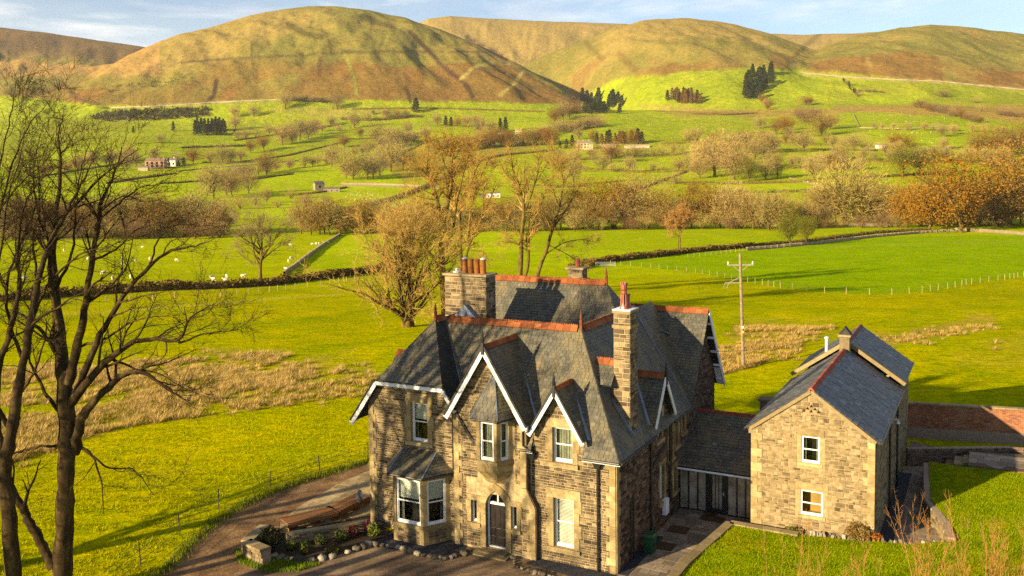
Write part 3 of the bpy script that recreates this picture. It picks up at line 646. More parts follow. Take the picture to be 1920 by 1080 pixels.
def sash_window(thing, fr, x0, x1, z0, z1, recess=0.13, glaze=(0.5,), back='dark', surround=0.2, sill=True, lintel=None, proud=0.05, mull=None, jamb=True, name='window', frame_w=0.07):
    """white sash window with a stone surround, panes and what is seen behind; recess measured behind the wall face"""
    B = lambda mb, xa, xb, za, zb, ca, cb: mb.prism([to3(fr, xa, za, cb), to3(fr, xb, za, cb), to3(fr, xb, zb, cb), to3(fr, xa, zb, cb)], -fr[3] * (cb - ca))
    w = MB(); fw = frame_w
    for a in ((x0, x0 + fw, z0, z1), (x1 - fw, x1, z0, z1), (x0 + fw, x1 - fw, z1 - fw * 0.8, z1), (x0 + fw, x1 - fw, z0, z0 + fw * 1.5)): B(w, a[0], a[1], a[2], a[3], -recess - 0.06, -recess)
    win = w.build(name, WHITE, thing)
    ed = [z0 + fw * 1.5] + [z0 + (z1 - z0) * g for g in glaze] + [z1 - fw * 0.8]
    for i in range(len(ed) - 1):
        a, b = ed[i], ed[i + 1]; c = -recess - (0.045 if i == 0 else 0.02); s = MB(); t = 0.032
        xa, xb = x0 + fw, x1 - fw
        for q in ((xa, xa + t, a, b), (xb - t, xb, a, b), (xa + t, xb - t, b - t, b), (xa + t, xb - t, a, a + t)): B(s, *q, c - 0.03, c)
        s.build('sash', WHITE, win)
        MB().poly([to3(fr, xa + t, a + t, c - 0.015), to3(fr, xb - t, a + t, c - 0.015), to3(fr, xb - t, b - t, c - 0.015), to3(fr, xa + t, b - t, c - 0.015)]).build('pane', GLASS, win)
    bd = -recess - 0.6
    box = MB(); P = [(x0, z0), (x1, z0), (x1, z1), (x0, z1)]
    f3 = [to3(fr, a, b, -recess - 0.07) for a, b in P]; b3 = [to3(fr, a, b, bd) for a, b in P]
    box.add(f3 + b3, [(4, 5, 6, 7), (0, 1, 5, 4), (1, 2, 6, 5), (2, 3, 7, 6), (3, 0, 4, 7)]); box.build('room_interior', ROOMWALL if back == 'room' else DARK, win)
    if back in ('blind', 'halfblind', 'slats'):
        zb = z0 + (0.55 if back == 'halfblind' else 0.02) * (z1 - z0)
        if back == 'slats':
            n = int((z1 - zb) / 0.06); me = MB().box((-(x1 - x0) / 2 + 0.08, -0.02, -0.018), ((x1 - x0) / 2 - 0.08, 0.004, 0.018)).mesh('blind_slat', BLIND)
            for i in range(n):
                o = bpy.data.objects.new('blind_slat', me); c = to3(fr, (x0 + x1) / 2, zb + 0.06 * (i + 0.5), -recess - 0.16); o.parent = win
                o.matrix_local = Matrix([[fr[1][t], -fr[3][t], fr[2][t], c[t]] for t in range(3)] + [[0, 0, 0, 1]]); COL.objects.link(o)
        else:
            m = MB(); B(m, x0 + 0.05, x1 - 0.05, zb, z1 - 0.03, -recess - 0.15, -recess - 0.13); m.build('roller_blind', BLIND, win)
    if back in ('curtain', 'dark', 'halfblind'):
        for sx in (0, 1):
            cw = (x1 - x0) * (0.5 if back == 'curtain' else 0.17); m = MB(); n = 7
            for i in range(n):
                a = (x0 + 0.04 + cw * i / n) if sx == 0 else (x1 - 0.04 - cw * (i + 1) / n); B(m, a, a + cw / n, z0 + 0.05, z1 - 0.04, -recess - 0.24 - 0.03 * (i % 2), -recess - 0.2 - 0.03 * (i % 2))
            m.build('curtain', CURT, win)
    if surround:
        sw = surround
        if jamb:
            for xa, xb, s in ((x0 - sw, x0, -1), (x1, x1 + sw, 1)):
                n = max(2, round((z1 - z0) / 0.55)); h = (z1 - z0) / n
                for i in range(n):
                    e = 0.10 if i % 2 else 0.0; m = MB(); B(m, xa - (e if s < 0 else 0), xb + (e if s > 0 else 0), z0 + i * h + 0.004, z0 + (i + 1) * h - 0.004, -recess - 0.05, proud * 0.9); m.build('jamb_stone', ASHLAR, win)
        m = MB(); lh = lintel or 0.34; B(m, x0 - sw - 0.06, x1 + sw + 0.06, z1, z1 + lh, -recess - 0.05, proud); m.build('lintel', ASHLAR, win)
        if sill: m = MB(); B(m, x0 - sw - 0.04, x1 + sw + 0.04, z0 - 0.17, z0 - 0.002, -recess - 0.05, proud + 0.07); m.build('sill', ASHLAR, win)
    return win
def barge(thing, a, b, h=0.24, t=0.05, drop=0.0, name='bargeboard'):
    m = MB(); a = np.asarray(a, float); b = np.asarray(b, float); m.bar(a, b, t, h); return m.build(name, WHITE, thing)
def trim(a, b, h, thing=None): return MB().bar(a, b, .07, h).build('verge_trim', BLACKP, thing or HOUSE)
def quoins(thing, fr, x0, side, z0, z1, proud=0.045, h=0.34):
    z = z0; i = 0
    while z < z1 - 0.05:
        hh = min(h * random.uniform(0.8, 1.2), z1 - z); w = 0.42 if i % 2 else 0.27; xa, xb = (x0, x0 + w) if side > 0 else (x0 - w, x0)
        m = MB(); m.prism([to3(fr, xa, z + 0.004, proud), to3(fr, xb, z + 0.004, proud), to3(fr, xb, z + hh - 0.004, proud), to3(fr, xa, z + hh - 0.004, proud)], -fr[3] * (proud + 0.02)); m.build('quoin', ASHLAR, thing); z += hh; i += 1
def downpipe(thing, pts, r=0.05, hopper=None, name='downpipe'):
    m = MB(); m.tube(pts, r, 8)
    for i in range(len(pts) - 1):
        a, b = np.asarray(pts[i], float), np.asarray(pts[i + 1], float)
        if abs(b[2] - a[2]) > 1.0:
            for t in np.arange(0.2, 1, 1.5 / abs(b[2] - a[2])): c = a + (b - a) * t; m.tube([c - (0, 0, .04), c + (0, 0, .04)], r * 1.35, 8)
    o = m.build(name, BLACKP, thing)
    if hopper is not None:
        h = np.asarray(hopper, float); k = MB(); k.add([h + (-.10, -.08, 0), h + (.10, -.08, 0), h + (.10, .08, 0), h + (-.10, .08, 0), h + (-.19, -.13, .26), h + (.19, -.13, .26), h + (.19, .10, .26), h + (-.19, .10, .26)],
              [(0, 3, 2, 1), (4, 5, 6, 7), (0, 1, 5, 4), (1, 2, 6, 5), (2, 3, 7, 6), (3, 0, 4, 7)]); k.build('hopper_head', BLACKP, o)
    return o
def gutter(thing, a, b, r=0.06, white=False): return MB().tube([a, b], r, 7).build('gutter', WHITE if white else BLACKP, thing)
def finial(thing, p, h=0.9, mat=None, name='finial'):
    m = MB(); m.box((p[0] - .06, p[1] - .06, p[2] - .45), (p[0] + .06, p[1] + .06, p[2] + .1 * h)); m.lathe(p, [(.075, .1 * h), (.09, .35 * h), (.05, .45 * h), (.07, .55 * h), (.045, .75 * h), (.005, h)], 8); return m.build(name, mat or BLACKP, thing)

# ================================================================ the main house
HOUSE = house_empty('stone_house', (0, 0, 0), 'large gabled stone house with grey slate roofs, white bargeboards and orange ridge tiles', 'house')
ST, SL = Pieces(), Pieces()
SB = 4.92 / 3.0                       # slope of the main roofs
FY = frame((0, 0, 0), (1, 0, 0), (0, 0, 1))
def wall(thing, P, fr, poly, holes, depth=0.35, name='wall', mat=None, stone_kw={}, pad=0.2, lint=0.34, w=1.0):
    m = MB(); wall_body(m, fr, poly, holes, depth); o = m.build(name, mat or MORTAR, thing)
    hs = [(a - pad, b + pad, c - 0.17, d + lint) for a, b, c, d in holes]
    lay_stones(P, fr, poly, hs, o, weight=w, **stone_kw); return o
# right bay with the gabled window
w_lo = (-2.87, -1.91, 0.71, 2.87); w_up = (-2.89, -1.95, 4.43, 5.95)
poly = [(-4.05, 0), (-0.004, 0), (-0.004, 4.85), (-1.42, 4.85), (-1.42, 5.72), (-2.62, 7.52), (-3.78, 5.72), (-3.78, 4.85), (-4.05, 4.85)]
wl = wall(HOUSE, ST, FY, poly, [w_lo, w_up], w=1.0)
sash_window(HOUSE, FY, *w_lo, back='slats', surround=0.26, lintel=0.42); sash_window(HOUSE, FY, *w_up, back='curtain', surround=0.24, lintel=0.36)
quoins(HOUSE, FY, -0.002, -1, 0, 4.8)
# right flank
FX = frame((0, 0, 0), (0, 1, 0), (0, 0, 1))
SD = Pieces()
poly = [(0.0, 0), (15.0, 0), (15.0, 5.4), (12.6, 9.15), (10.1, 5.3), (6.75, 4.85), (6.75, 5.45), (5.48, 7.15), (4.2, 5.45), (4.2, 4.85), (0.0, 4.85)]
hl = [(5.55, 6.25, 1.25, 3.0), (6.95, 7.5, 2.9, 4.75), (7.85, 8.35, 3.3, 4.9), (9.0, 9.5, 3.7, 5.0), (7.5, 8.1, 1.1, 2.3), (5.1, 5.85, 4.3, 5.6)]
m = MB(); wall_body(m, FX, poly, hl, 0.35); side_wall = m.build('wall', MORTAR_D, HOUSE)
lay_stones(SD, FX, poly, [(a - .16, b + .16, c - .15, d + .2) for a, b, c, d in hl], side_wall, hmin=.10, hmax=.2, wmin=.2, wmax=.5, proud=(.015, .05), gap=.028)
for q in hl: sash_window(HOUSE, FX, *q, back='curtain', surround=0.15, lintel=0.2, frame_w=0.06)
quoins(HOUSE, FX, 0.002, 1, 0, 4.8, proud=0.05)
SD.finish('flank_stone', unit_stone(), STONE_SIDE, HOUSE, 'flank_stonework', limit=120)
# porch bay
FP = frame((0, -0.25, 0), (1, 0, 0), (0, 0, 1))
door = (-6.10, -5.08, 0.15, 2.62); sw1 = (-6.86, -6.55, 1.2, 2.22); sw2 = (-4.84, -4.53, 1.22, 2.24); ow = (-6.45, -4.75, 4.1, 6.2)
poly = [(-7.72, 0), (-3.62, 0), (-3.62, 2.35), (-4.05, 3.1), (-4.05, 6.15), (-5.92, 9.05), (-7.72, 6.25)]
m = MB(); wall_body(m, FP, poly, [door, sw1, sw2], 0.45); pw = m.build('wall', MORTAR, HOUSE)
lay_stones(ST, FP, poly, [(-7.1, -4.3, 0, 3.2), (-6.5, -4.6, 3.2, 6.5), (-4.3, -3.6, 0, 2.3)], pw)
lay_stones(ST, FP, [(-4.28, 0.3), (-3.9, 0.3), (-3.9, 2.2), (-4.28, 2.2)], [], pw); lay_stones(ST, FP, [(-7.1, 0.1), (-6.4, 0.1), (-6.4, 0.98), (-7.1, 0.98)], [], pw); lay_stones(ST, FP, [(-4.8, 0.1), (-4.3, 0.1), (-4.3, 1.0), (-4.8, 1.0)], [], pw)
quoins(HOUSE, FP, -7.72, 1, 0, 6.1, 0.05); quoins(HOUSE, FP, -3.62, -1, 0, 2.3, 0.05); quoins(HOUSE, FP, -4.05, -1, 3.15, 6.1, 0.05)
m = MB(); m.prism([to3(FP, -4.3, 2.3, .05), to3(FP, -3.62, 2.3, .05), to3(FP, -4.05, 3.12, .05), to3(FP, -4.3, 3.12, .05)], (0, .06, 0)); m.build('kneeler_stone', ASHLAR, HOUSE)
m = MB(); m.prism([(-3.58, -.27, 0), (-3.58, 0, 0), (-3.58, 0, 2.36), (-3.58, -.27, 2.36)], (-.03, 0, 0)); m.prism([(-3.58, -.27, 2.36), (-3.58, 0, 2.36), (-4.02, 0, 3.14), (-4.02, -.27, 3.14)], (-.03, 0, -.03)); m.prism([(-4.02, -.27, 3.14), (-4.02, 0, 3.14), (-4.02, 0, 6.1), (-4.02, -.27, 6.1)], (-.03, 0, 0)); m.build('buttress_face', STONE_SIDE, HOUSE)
for q in (sw1, sw2): sash_window(HOUSE, FP, *q, glaze=(), recess=0.12, surround=0.16, lintel=0.24, frame_w=0.035)
# front door with a pointed-arch surround
m = MB(); ax0, ax1, zs, za = door[0], door[1], 2.12, 2.74; axm = (ax0 + ax1) / 2
arch = [(ax0, 2.16), (ax0 + .10, 2.42), (ax0 + .27, 2.63), (axm, 2.80), (ax1 - .27, 2.63), (ax1 - .10, 2.42), (ax1, 2.16)]
outer = [(ax0 - .26, 2.20), (ax0 - .18, 2.62), (ax0 + .12, 2.93), (axm, 3.14), (ax1 - .12, 2.93), (ax1 + .18, 2.62), (ax1 + .26, 2.20)]
doorway = MB()
for i in range(6):
    P = [outer[i], arch[i], arch[i + 1], outer[i + 1]]; v = MB(); v.prism([to3(FP, a, b, .06) for a, b in P], (0, .30, 0)); v.build('arch_stone', ASHLAR, HOUSE)
for xa, xb in ((ax0 - .26, ax0), (ax1, ax1 + .26)):
    for i in range(4):
        v = MB(); v.prism([to3(FP, xa, .12 + i * .52, .055), to3(FP, xb, .12 + i * .52, .055), to3(FP, xb, .12 + (i + 1) * .52 - .008, .055), to3(FP, xa, .12 + (i + 1) * .52 - .008, .055)], (0, .28, 0)); v.build('jamb_stone', ASHLAR, HOUSE)
DY = -0.02
d = MB(); d.box((ax0 + .07, DY, .2), (ax1 - .07, DY + .05, 2.1)); dr = d.build('front_door', DOORP, HOUSE)
for i in range(3):
    x = ax0 + .14 + i * .285
    for z0, z1 in ((.32, .62), (.70, 1.0)): MB().box((x, DY - .018, z0), (x + .2, DY - .001, z1)).build('door_panel', DOORP, dr)
    MB().prism([(x, DY - .02, 1.12), (x + .2, DY - .02, 1.12), (x + .2, DY - .02, 1.85), (x + .1, DY - .02, 1.99), (x, DY - .02, 1.85)], (0, .018, 0)).build('door_panel', DOORP, dr)
MB().lathe((ax1 - .12, DY - .03, 1.05), [(.02, -.05), (.035, 0), (.02, .05)], 8).build('door_handle', STEEL, dr)
f = MB(); f.box((ax0, DY - .06, .15), (ax0 + .075, DY + .06, 2.3)); f.box((ax1 - .075, DY - .06, .15), (ax1, DY + .06, 2.3)); f.box((ax0 + .075, DY - .05, 2.1), (ax1 - .075, DY + .05, 2.2)); f.box((axm - .03, DY - .045, 2.2), (axm + .03, DY + .045, 2.79)); f.box((ax0 + .075, DY - .09, .15), (ax1 - .075, DY + .0, .195))
for i in range(6): f.bar((arch[i][0], DY, arch[i][1] - .02), (arch[i + 1][0], DY, arch[i + 1][1] - .02), .08, .07)
fo = f.build('door_frame', WHITE, HOUSE); MB().poly([(p[0], DY + .01, p[1]) for p in [(ax0, 2.16)] + [(ax1, 2.16)] + arch[::-1][1:-1]]).build('fanlight_pane', GLASS, fo)
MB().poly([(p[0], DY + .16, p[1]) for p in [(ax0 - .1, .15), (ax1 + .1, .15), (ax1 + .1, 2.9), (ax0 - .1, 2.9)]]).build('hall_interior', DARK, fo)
MB().box((-6.55, -.95, 0), (-4.75, -.30, .07)).build('door_step', COPING, HOUSE); MB().box((-6.25, -.72, .07), (-4.95, .0, .145)).build('door_step', COPING, HOUSE)
# oriel above the door
def canted(thing, yb, pts, z0, z1, sill_h, head_h, wins, stonework, pieces, roof_eave, apex=None, rfz=None, top=None, back='dark', corbel=None):
    """pts: plan points from the wall on one side round to the other"""
    for i in range(3):
        a, b = np.array([*pts[i], 0.0]), np.array([*pts[i + 1], 0.0]); fr = frame(a, b - a, (0, 0, 1)); Ln = np.linalg.norm(b - a)
        m = MB(); wz0, wz1 = wins; xw = 0.16 if i == 1 else 0.2
        hole = (xw, Ln - xw, wz0, wz1); wall_body(m, fr, [(0, z0), (Ln, z0), (Ln, z1), (0, z1)], [hole], 0.16); o = m.build('bay_wall', ASHLAR, thing)
        if stonework: lay_stones(pieces, fr, [(0.22, z0 + .05), (Ln - .22, z0 + .05), (Ln - .22, wz0 - .25), (.22, wz0 - .25)], [], o, proud=(.004, .014))
        sash_window(thing, fr, hole[0], hole[1], wz0, wz1, recess=0.06, surround=0, back=back)
        m = MB(); m.prism([to3(fr, -.04, wz0 - .16, .06), to3(fr, Ln + .04, wz0 - .16, .06), to3(fr, Ln + .04, wz0 - .01, .06), to3(fr, -.04, wz0 - .01, .06)], -fr[3] * .2); m.build('sill', COPING, thing)
        m = MB(); m.prism([to3(fr, -.02, z1 - .1, .04), to3(fr, Ln + .02, z1 - .1, .04), to3(fr, Ln + .02, z1, .04), to3(fr, -.02, z1, .04)], -fr[3] * .15); m.build('head_stone', ASHLAR, thing)
canted(HOUSE, -.25, [(-6.55, -.25), (-6.12, -.95), (-5.12, -.95), (-4.70, -.25)], 3.95, 6.2, .1, .1, (4.35, 6.05), False, None, None, back='curtain')
m = MB(); q0 = [(-6.55, -.25), (-6.12, -.95), (-5.12, -.95), (-4.70, -.25)]; q1 = [(-6.35, -.25), (-5.95, -.62), (-5.3, -.62), (-4.9, -.25)]; q2 = [(-6.1, -.25), (-5.8, -.42), (-5.45, -.42), (-5.15, -.25)]
for (pa, za), (pb, zb) in (((q0, 3.95), (q0, 3.85)), ((q0, 3.85), (q1, 3.5)), ((q1, 3.5), (q2, 3.2))):
    for i in range(3): m.poly([(*pb[i], zb), (*pb[i + 1], zb), (*pa[i + 1], za), (*pa[i], za)])
m.build('corbel', ASHLAR, HOUSE)
ap = (-5.62, -.20, 8.1)
oe = [(-6.82, -.22, 6.28), (-6.28, -1.14, 6.2), (-4.96, -1.14, 6.2), (-4.44, -.22, 6.28)]
for i in range(3): roof_plane(HOUSE, SL, [oe[i], oe[i + 1], ap], 'oriel_roof', row=.17, w=.2, depth=.05)
for i in range(3): gutter(HOUSE, np.add(oe[i], (0, 0, -.05)), np.add(oe[i + 1], (0, 0, -.05)), .045)
for i in (1, 2): m = MB(); m.bar(oe[i], ap, .05, .05); m.build('hip_roll', LEAD, HOUSE)
finial(HOUSE, np.array(ap) + (0, -.06, -.05), .45)
downpipe(HOUSE, [(-4.6, -.6, 6.15), (-4.3, -.42, 6.0), (-4.15, -.36, 5.9), (-4.15, -.36, 5.05), (-4.0, -.3, 4.95)], .04)
# left wing
FW = frame((0, -0.05, 0), (1, 0, 0), (0, 0, 1))
ww = (-10.18, -9.25, 4.40, 6.25)
poly = [(-12.62, 0), (-7.74, 0), (-7.74, 6.5), (-8.3, 7.12), (-11.85, 7.12), (-12.62, 6.0)]
wall(HOUSE, ST, FW, poly, [ww, (-10.7, -8.5, 0, 3.3)], pad=.22)
sash_window(HOUSE, FW, *ww, back='halfblind', surround=0.24, lintel=0.36); quoins(HOUSE, FW, -12.62, 1, 0, 5.9)
m = MB(); m.prism([(-12.62, 6, 0), (-12.62, -.05, 0), (-12.62, -.05, 5.9), (-12.62, 6, 5.9)], (.3, 0, 0)); m.build('wall', MORTAR, HOUSE)
bp = [(-11.25, -.05), (-10.5, -1.15), (-8.85, -1.15), (-8.1, -.05)]
canted(HOUSE, 0, bp, 0, 3.2, .1, .1, (0.9, 2.97), True, ST, None, back='halfblind')
be = [(-11.52, -.05, 3.26), (-10.62, -1.4, 3.22), (-8.73, -1.4, 3.22), (-7.84, -.05, 3.26)]; bt = [(-10.6, .0, 4.08), (-8.8, .0, 4.08)]
roof_plane(HOUSE, SL, [be[0], be[1], bt[0]], 'bay_roof', row=.15, w=.2, depth=.05); roof_plane(HOUSE, SL, [be[1], be[2], bt[1], bt[0]], 'bay_roof', row=.15, w=.2, depth=.05); roof_plane(HOUSE, SL, [be[2], be[3], bt[1]], 'bay_roof', row=.15, w=.2, depth=.05)
for i in range(3): gutter(HOUSE, np.add(be[i], (0, 0, -.06)), np.add(be[i + 1], (0, 0, -.06)), .05)
m = MB(); m.bar(be[1], bt[0], .06, .05); m.bar(be[2], bt[1], .06, .05); m.bar(bt[0], bt[1], .1, .06); m.build('hip_roll', LEAD, HOUSE)
# roofs ---------------------------------------------------------
zr = 9.77; e = .3
front = [(-6.6, -e, 4.85), (e, -e, 4.85), (-2.7, 2.7, zr), (-10.0, 2.7, zr)]
ff = frame((0, -e, 4.85), (1, 0, 0), (0, 3, zr - 4.85))
m = MB(); o = None
front_l = [(-6.6, -e, 4.85), (-3.8, -e, 4.85), (-3.8, .23, 5.72), (-2.62, 1.33, 7.52), (-1.42, .23, 5.72), (-1.42, -e, 4.85), (e, -e, 4.85), (-2.7, 2.7, zr), (-10.0, 2.7, zr)]
o = MB().prism([np.asarray(p) for p in front_l], -ff[3] * .1).build('roof', SLATE_BASE, HOUSE)
lay_slates(SL, ff, to2(ff, front_l), o, .155, .21, 1.6)
roof_plane(HOUSE, SL, [(e, -e, 4.85), (e, 9.75, 4.85), (-1.9, 12.2, 8.45), (-2.7, 12.2, zr), (-2.7, 2.7, zr)], 'roof')
# half-hipped wing roof
wr, wz = -10.06, 9.85; ey = -.38
roof_plane(HOUSE, SL, [(-11.9, ey, 7.2), (-8.22, ey, 7.2), (wr, 2.0, wz)], 'roof', weight=1.5)
roof_plane(HOUSE, SL, [(-6.6, -e, 4.85), (wr + .1, 2.75, wz - .06), (wr, 2.0, wz), (-8.22, ey, 7.2), (-6.75, ey, 5.07)], 'roof', ux=(0, 1, 0))
roof_plane(HOUSE, SL, [(-13.32, 6.0, 5.14), (-13.32, ey, 5.14), (-11.9, ey, 7.2), (wr, 2.0, wz), (wr, 6.0, wz)], 'roof')
barge(HOUSE, (-13.42, ey - .03, 4.95), (-11.93, ey - .03, 7.06)); barge(HOUSE, (-11.93, ey - .03, 7.06), (-8.2, ey - .03, 7.06), h=.2); barge(HOUSE, (-8.2, ey - .03, 7.06), (-7.55, ey - .03, 6.12), h=.2)
gutter(HOUSE, (-11.95, ey - .08, 7.19), (-8.15, ey - .08, 7.19), .045); trim((-13.45, ey - .05, 5.1), (-11.95, ey - .05, 7.22), .07); trim((-8.17, ey - .05, 7.22), (-7.5, ey - .05, 6.25), .07)
m = MB(); m.prism([(-13.3, ey, 5.0), (-11.93, ey, 6.98), (-11.93, 0, 6.98), (-13.3, 0, 5.0)], (0.02, 0, .03)); m.build('soffit', WHITE, HOUSE)
ridge_tiles(HOUSE, (wr, 2.0, wz + .04), (wr, 2.8, wz + .04)); finial(HOUSE, (wr, 2.0, wz + .1), .7, TERRA)
m = MB(); m.bar((-6.62, -e, 4.9), (-9.98, 2.73, zr + .03), .22, .03); m.build('lead_valley', LEAD, HOUSE)
ridge_tiles(HOUSE, (-9.75, 2.7, zr + .06), (-2.85, 2.7, zr + .06)); ridge_tiles(HOUSE, (-2.7, 2.85, zr + .06), (-2.7, 9.6, zr + .06)); finial(HOUSE, (-2.7, 2.7, zr + .1), .75, TERRA)
m = MB(); m.bar((e, -e, 4.88), (-2.7, 2.7, zr + .02), .05, .04); m.build('hip_roll', SLATE_BASE, HOUSE)
# porch gable roof
pr, pz, py = -5.92, 9.3, -.62; sp = 1.62
xl, xr_ = -7.93, -3.86; zl = pz - sp * (pr - xl); zrr = pz - sp * (xr_ - pr); yv = lambda z: (z - 4.85) / SB - e
roof_plane(HOUSE, SL, [(xr_, py, zrr), (xr_, yv(zrr), zrr), (pr, yv(pz), pz), (pr, py, pz)], 'roof'); roof_plane(HOUSE, SL, [(xl, yv(zl) + .3, zl), (xl, py, zl), (pr, py, pz), (pr, yv(pz), pz)], 'roof')
ridge_tiles(HOUSE, (pr, py + .05, pz + .05), (pr, yv(pz), pz + .05), crest=False)
barge(HOUSE, (xl + .02, py - .03, zl - .12), (pr, py - .03, pz - .15), h=.26); barge(HOUSE, (xr_ - .02, py - .03, zrr - .12), (pr, py - .03, pz - .15), h=.26)
trim((xl - .04, py - .05, zl + .0), (pr, py - .05, pz + .06), .09); trim((xr_ + .04, py - .05, zrr + .0), (pr, py - .05, pz + .06), .09)
finial(HOUSE, (pr, py - .06, pz + .1), .75)
m = MB(); m.bar((xr_ + .0, py, zrr - .1), (xr_ + .0, .35, zrr - .1), .04, .22); m.build('fascia', WHITE, HOUSE)
m = MB(); m.bar((pr + .1, yv(pz) + .02, pz - .1), (xr_ + .1, yv(zrr) - .02, zrr), .22, .03); m.build('lead_valley', LEAD, HOUSE)
# window gable roof on the right bay
gr, gz, gy = -2.62, 7.72, -.36; sg = 1.67; gl, gx = -3.86, -1.32; zg = gz - sg * (gr - gl); zg2 = gz - sg * (gx - gr)
roof_plane(HOUSE, SL, [(gx, gy, zg2), (gx, yv(zg2), zg2), (gr, yv(gz), gz), (gr, gy, gz)], 'dormer_roof', row=.15, w=.2); roof_plane(HOUSE, SL, [(gl, yv(zg), zg), (gl, gy, zg), (gr, gy, gz), (gr, yv(gz), gz)], 'dormer_roof', row=.15, w=.2)
ridge_tiles(HOUSE, (gr, gy + .05, gz + .04), (gr, yv(gz) - .1, gz + .04), crest=False, hw=.13, drop=.14)
barge(HOUSE, (gl, gy - .03, zg - .1), (gr, gy - .03, gz - .14), h=.2); barge(HOUSE, (gx, gy - .03, zg2 - .1), (gr, gy - .03, gz - .14), h=.2)
trim((gl - .03, gy - .05, zg + .02), (gr, gy - .05, gz + .05), .07); trim((gx + .03, gy - .05, zg2 + .02), (gr, gy - .05, gz + .05), .07)
finial(HOUSE, (gr, gy - .05, gz + .08), .6)
m = MB(); m.bar((gr + .1, yv(gz), gz - .1), (gx + .12, yv(zg2) - .04, zg2), .2, .03); m.build('lead_valley', LEAD, HOUSE)
gutter(HOUSE, (-1.4, -e - .06, 4.84), (e, -e - .06, 4.84)); gutter(HOUSE, (-4.3, -e - .06, 4.84), (-3.75, -e - .06, 4.84)); gutter(HOUSE, (e + .06, -e, 4.84), (e + .06, 4.2, 4.84)); gutter(HOUSE, (e + .06, 6.75, 4.84), (e + .06, 9.9, 4.84))
m = MB(); m.bar((-1.4, -e + .04, 4.77), (e, -e + .04, 4.77), .03, .09); m.bar((-4.3, -e + .04, 4.77), (-3.75, -e + .04, 4.77), .03, .09); m.build('fascia', WHITE, HOUSE)
downpipe(HOUSE, [(-.77, -.12, 4.45), (-.77, -.12, 0)], .05, (-.77, -.12, 4.45)); downpipe(HOUSE, [(-3.85, -.12, 4.45), (-3.85, -.12, 0)], .05, (-3.85, -.12, 4.45)); downpipe(HOUSE, [(-7.82, -.16, 6.3), (-7.82, -.16, 3.4)], .05, (-7.82, -.16, 6.3))
downpipe(HOUSE, [(.12, 1.5, 2.65), (.12, 1.5, 0)], .045); downpipe(HOUSE, [(.12, 1.78, 2.75), (.12, 1.78, 0)], .045); downpipe(HOUSE, [(.12, 4.1, 4.8), (.12, 4.1, 0)], .06); downpipe(HOUSE, [(.12, 6.85, 5.6), (.12, 6.85, .9)], .06); downpipe(HOUSE, [(.14, 4.2, 3.3), (.14, 6.2, 4.0)], .045)
# rear range and its hip
roof_plane(HOUSE, SL, [(-12.6, 6.9, 7.66), (-1.94, 6.9, 7.66), (-4.03, 9, 11.1), (-11.3, 9, 11.1)], 'roof'); roof_plane(HOUSE, SL, [(-1.94, 6.9, 7.66), (-1.94, 11.1, 7.66), (-4.03, 9, 11.1)], 'roof'); roof_plane(HOUSE, SL, [(-12.6, 11.1, 7.66), (-12.6, 6.9, 7.66), (-11.3, 9, 11.1)], 'roof'); roof_plane(HOUSE, SL, [(-1.94, 11.1, 7.66), (-12.6, 11.1, 7.66), (-11.3, 9, 11.1), (-4.03, 9, 11.1)], 'roof')
ridge_tiles(HOUSE, (-11.3, 9, 11.15), (-4.05, 9, 11.15)); finial(HOUSE, (-4.03, 9, 11.2), .75, TERRA)
m = MB(); m.prism([(-2.75, 2.72, 8.2), (-2.75, 6.9, 8.2), (-9.9, 6.9, 8.2), (-9.9, 2.72, 8.2)], (0, 0, -.1)); m.build('lead_flat', LEAD, HOUSE)
m = MB(); m.prism([(-9.9, 2.74, zr - .02), (-2.75, 2.74, zr - .02), (-2.75, 2.74, 7.6), (-9.9, 2.74, 7.6)], (0, .1, 0)); m.build('parapet', SLATE_BASE, HOUSE)
# rear wing to the right, gable end over the link
roof_plane(HOUSE, SL, [(-4.4, 9.7, 5.03), (.38, 9.7, 5.03), (.38, 12.6, 9.38), (-4.4, 12.6, 9.38)], 'roof'); roof_plane(HOUSE, SL, [(.38, 15.6, 4.9), (-4.4, 15.6, 4.9), (-4.4, 12.6, 9.38), (.38, 12.6, 9.38)], 'roof')
ridge_tiles(HOUSE, (-4.2, 12.6, 9.43), (.36, 12.6, 9.43))
barge(HOUSE, (.40, 15.75, 4.75), (.40, 12.6, 9.3), h=.26)
m = MB()
for t in np.linspace(.12, .9, 5): y = 15.6 - 3.0 * t; z = 4.8 + 4.4 * t; m.box((.05, y - .06, z - .16), (.37, y + .06, z - .04))
m.prism([(.36, 15.55, 4.85), (.36, 12.65, 9.2), (.02, 12.65, 9.2), (.02, 15.55, 4.85)], (0, -.02, -.03)); m.build('rafter_ends', WHITE, HOUSE)
m = MB(); m.bar((.28, 9.75, 4.98), (-1.85, 12.1, 8.45), .3, .03); m.bar((-2.2, 11.2, 8.55), (-1.3, 12.3, 7.9), .5, .04); m.build('lead_valley', LEAD, HOUSE)
m = MB(); m.bar((.3, 9.6, 4.93), (-2.65, 9.3, zr), .06, .05); m.build('lead_roll', LEAD, HOUSE)
m = MB(); m.prism([(0, 15, 0), (-4.4, 15, 0), (-4.4, 15, 5.3), (0, 15, 5.3)], (0, -.3, 0)); m.build('wall', MORTAR_D, HOUSE)
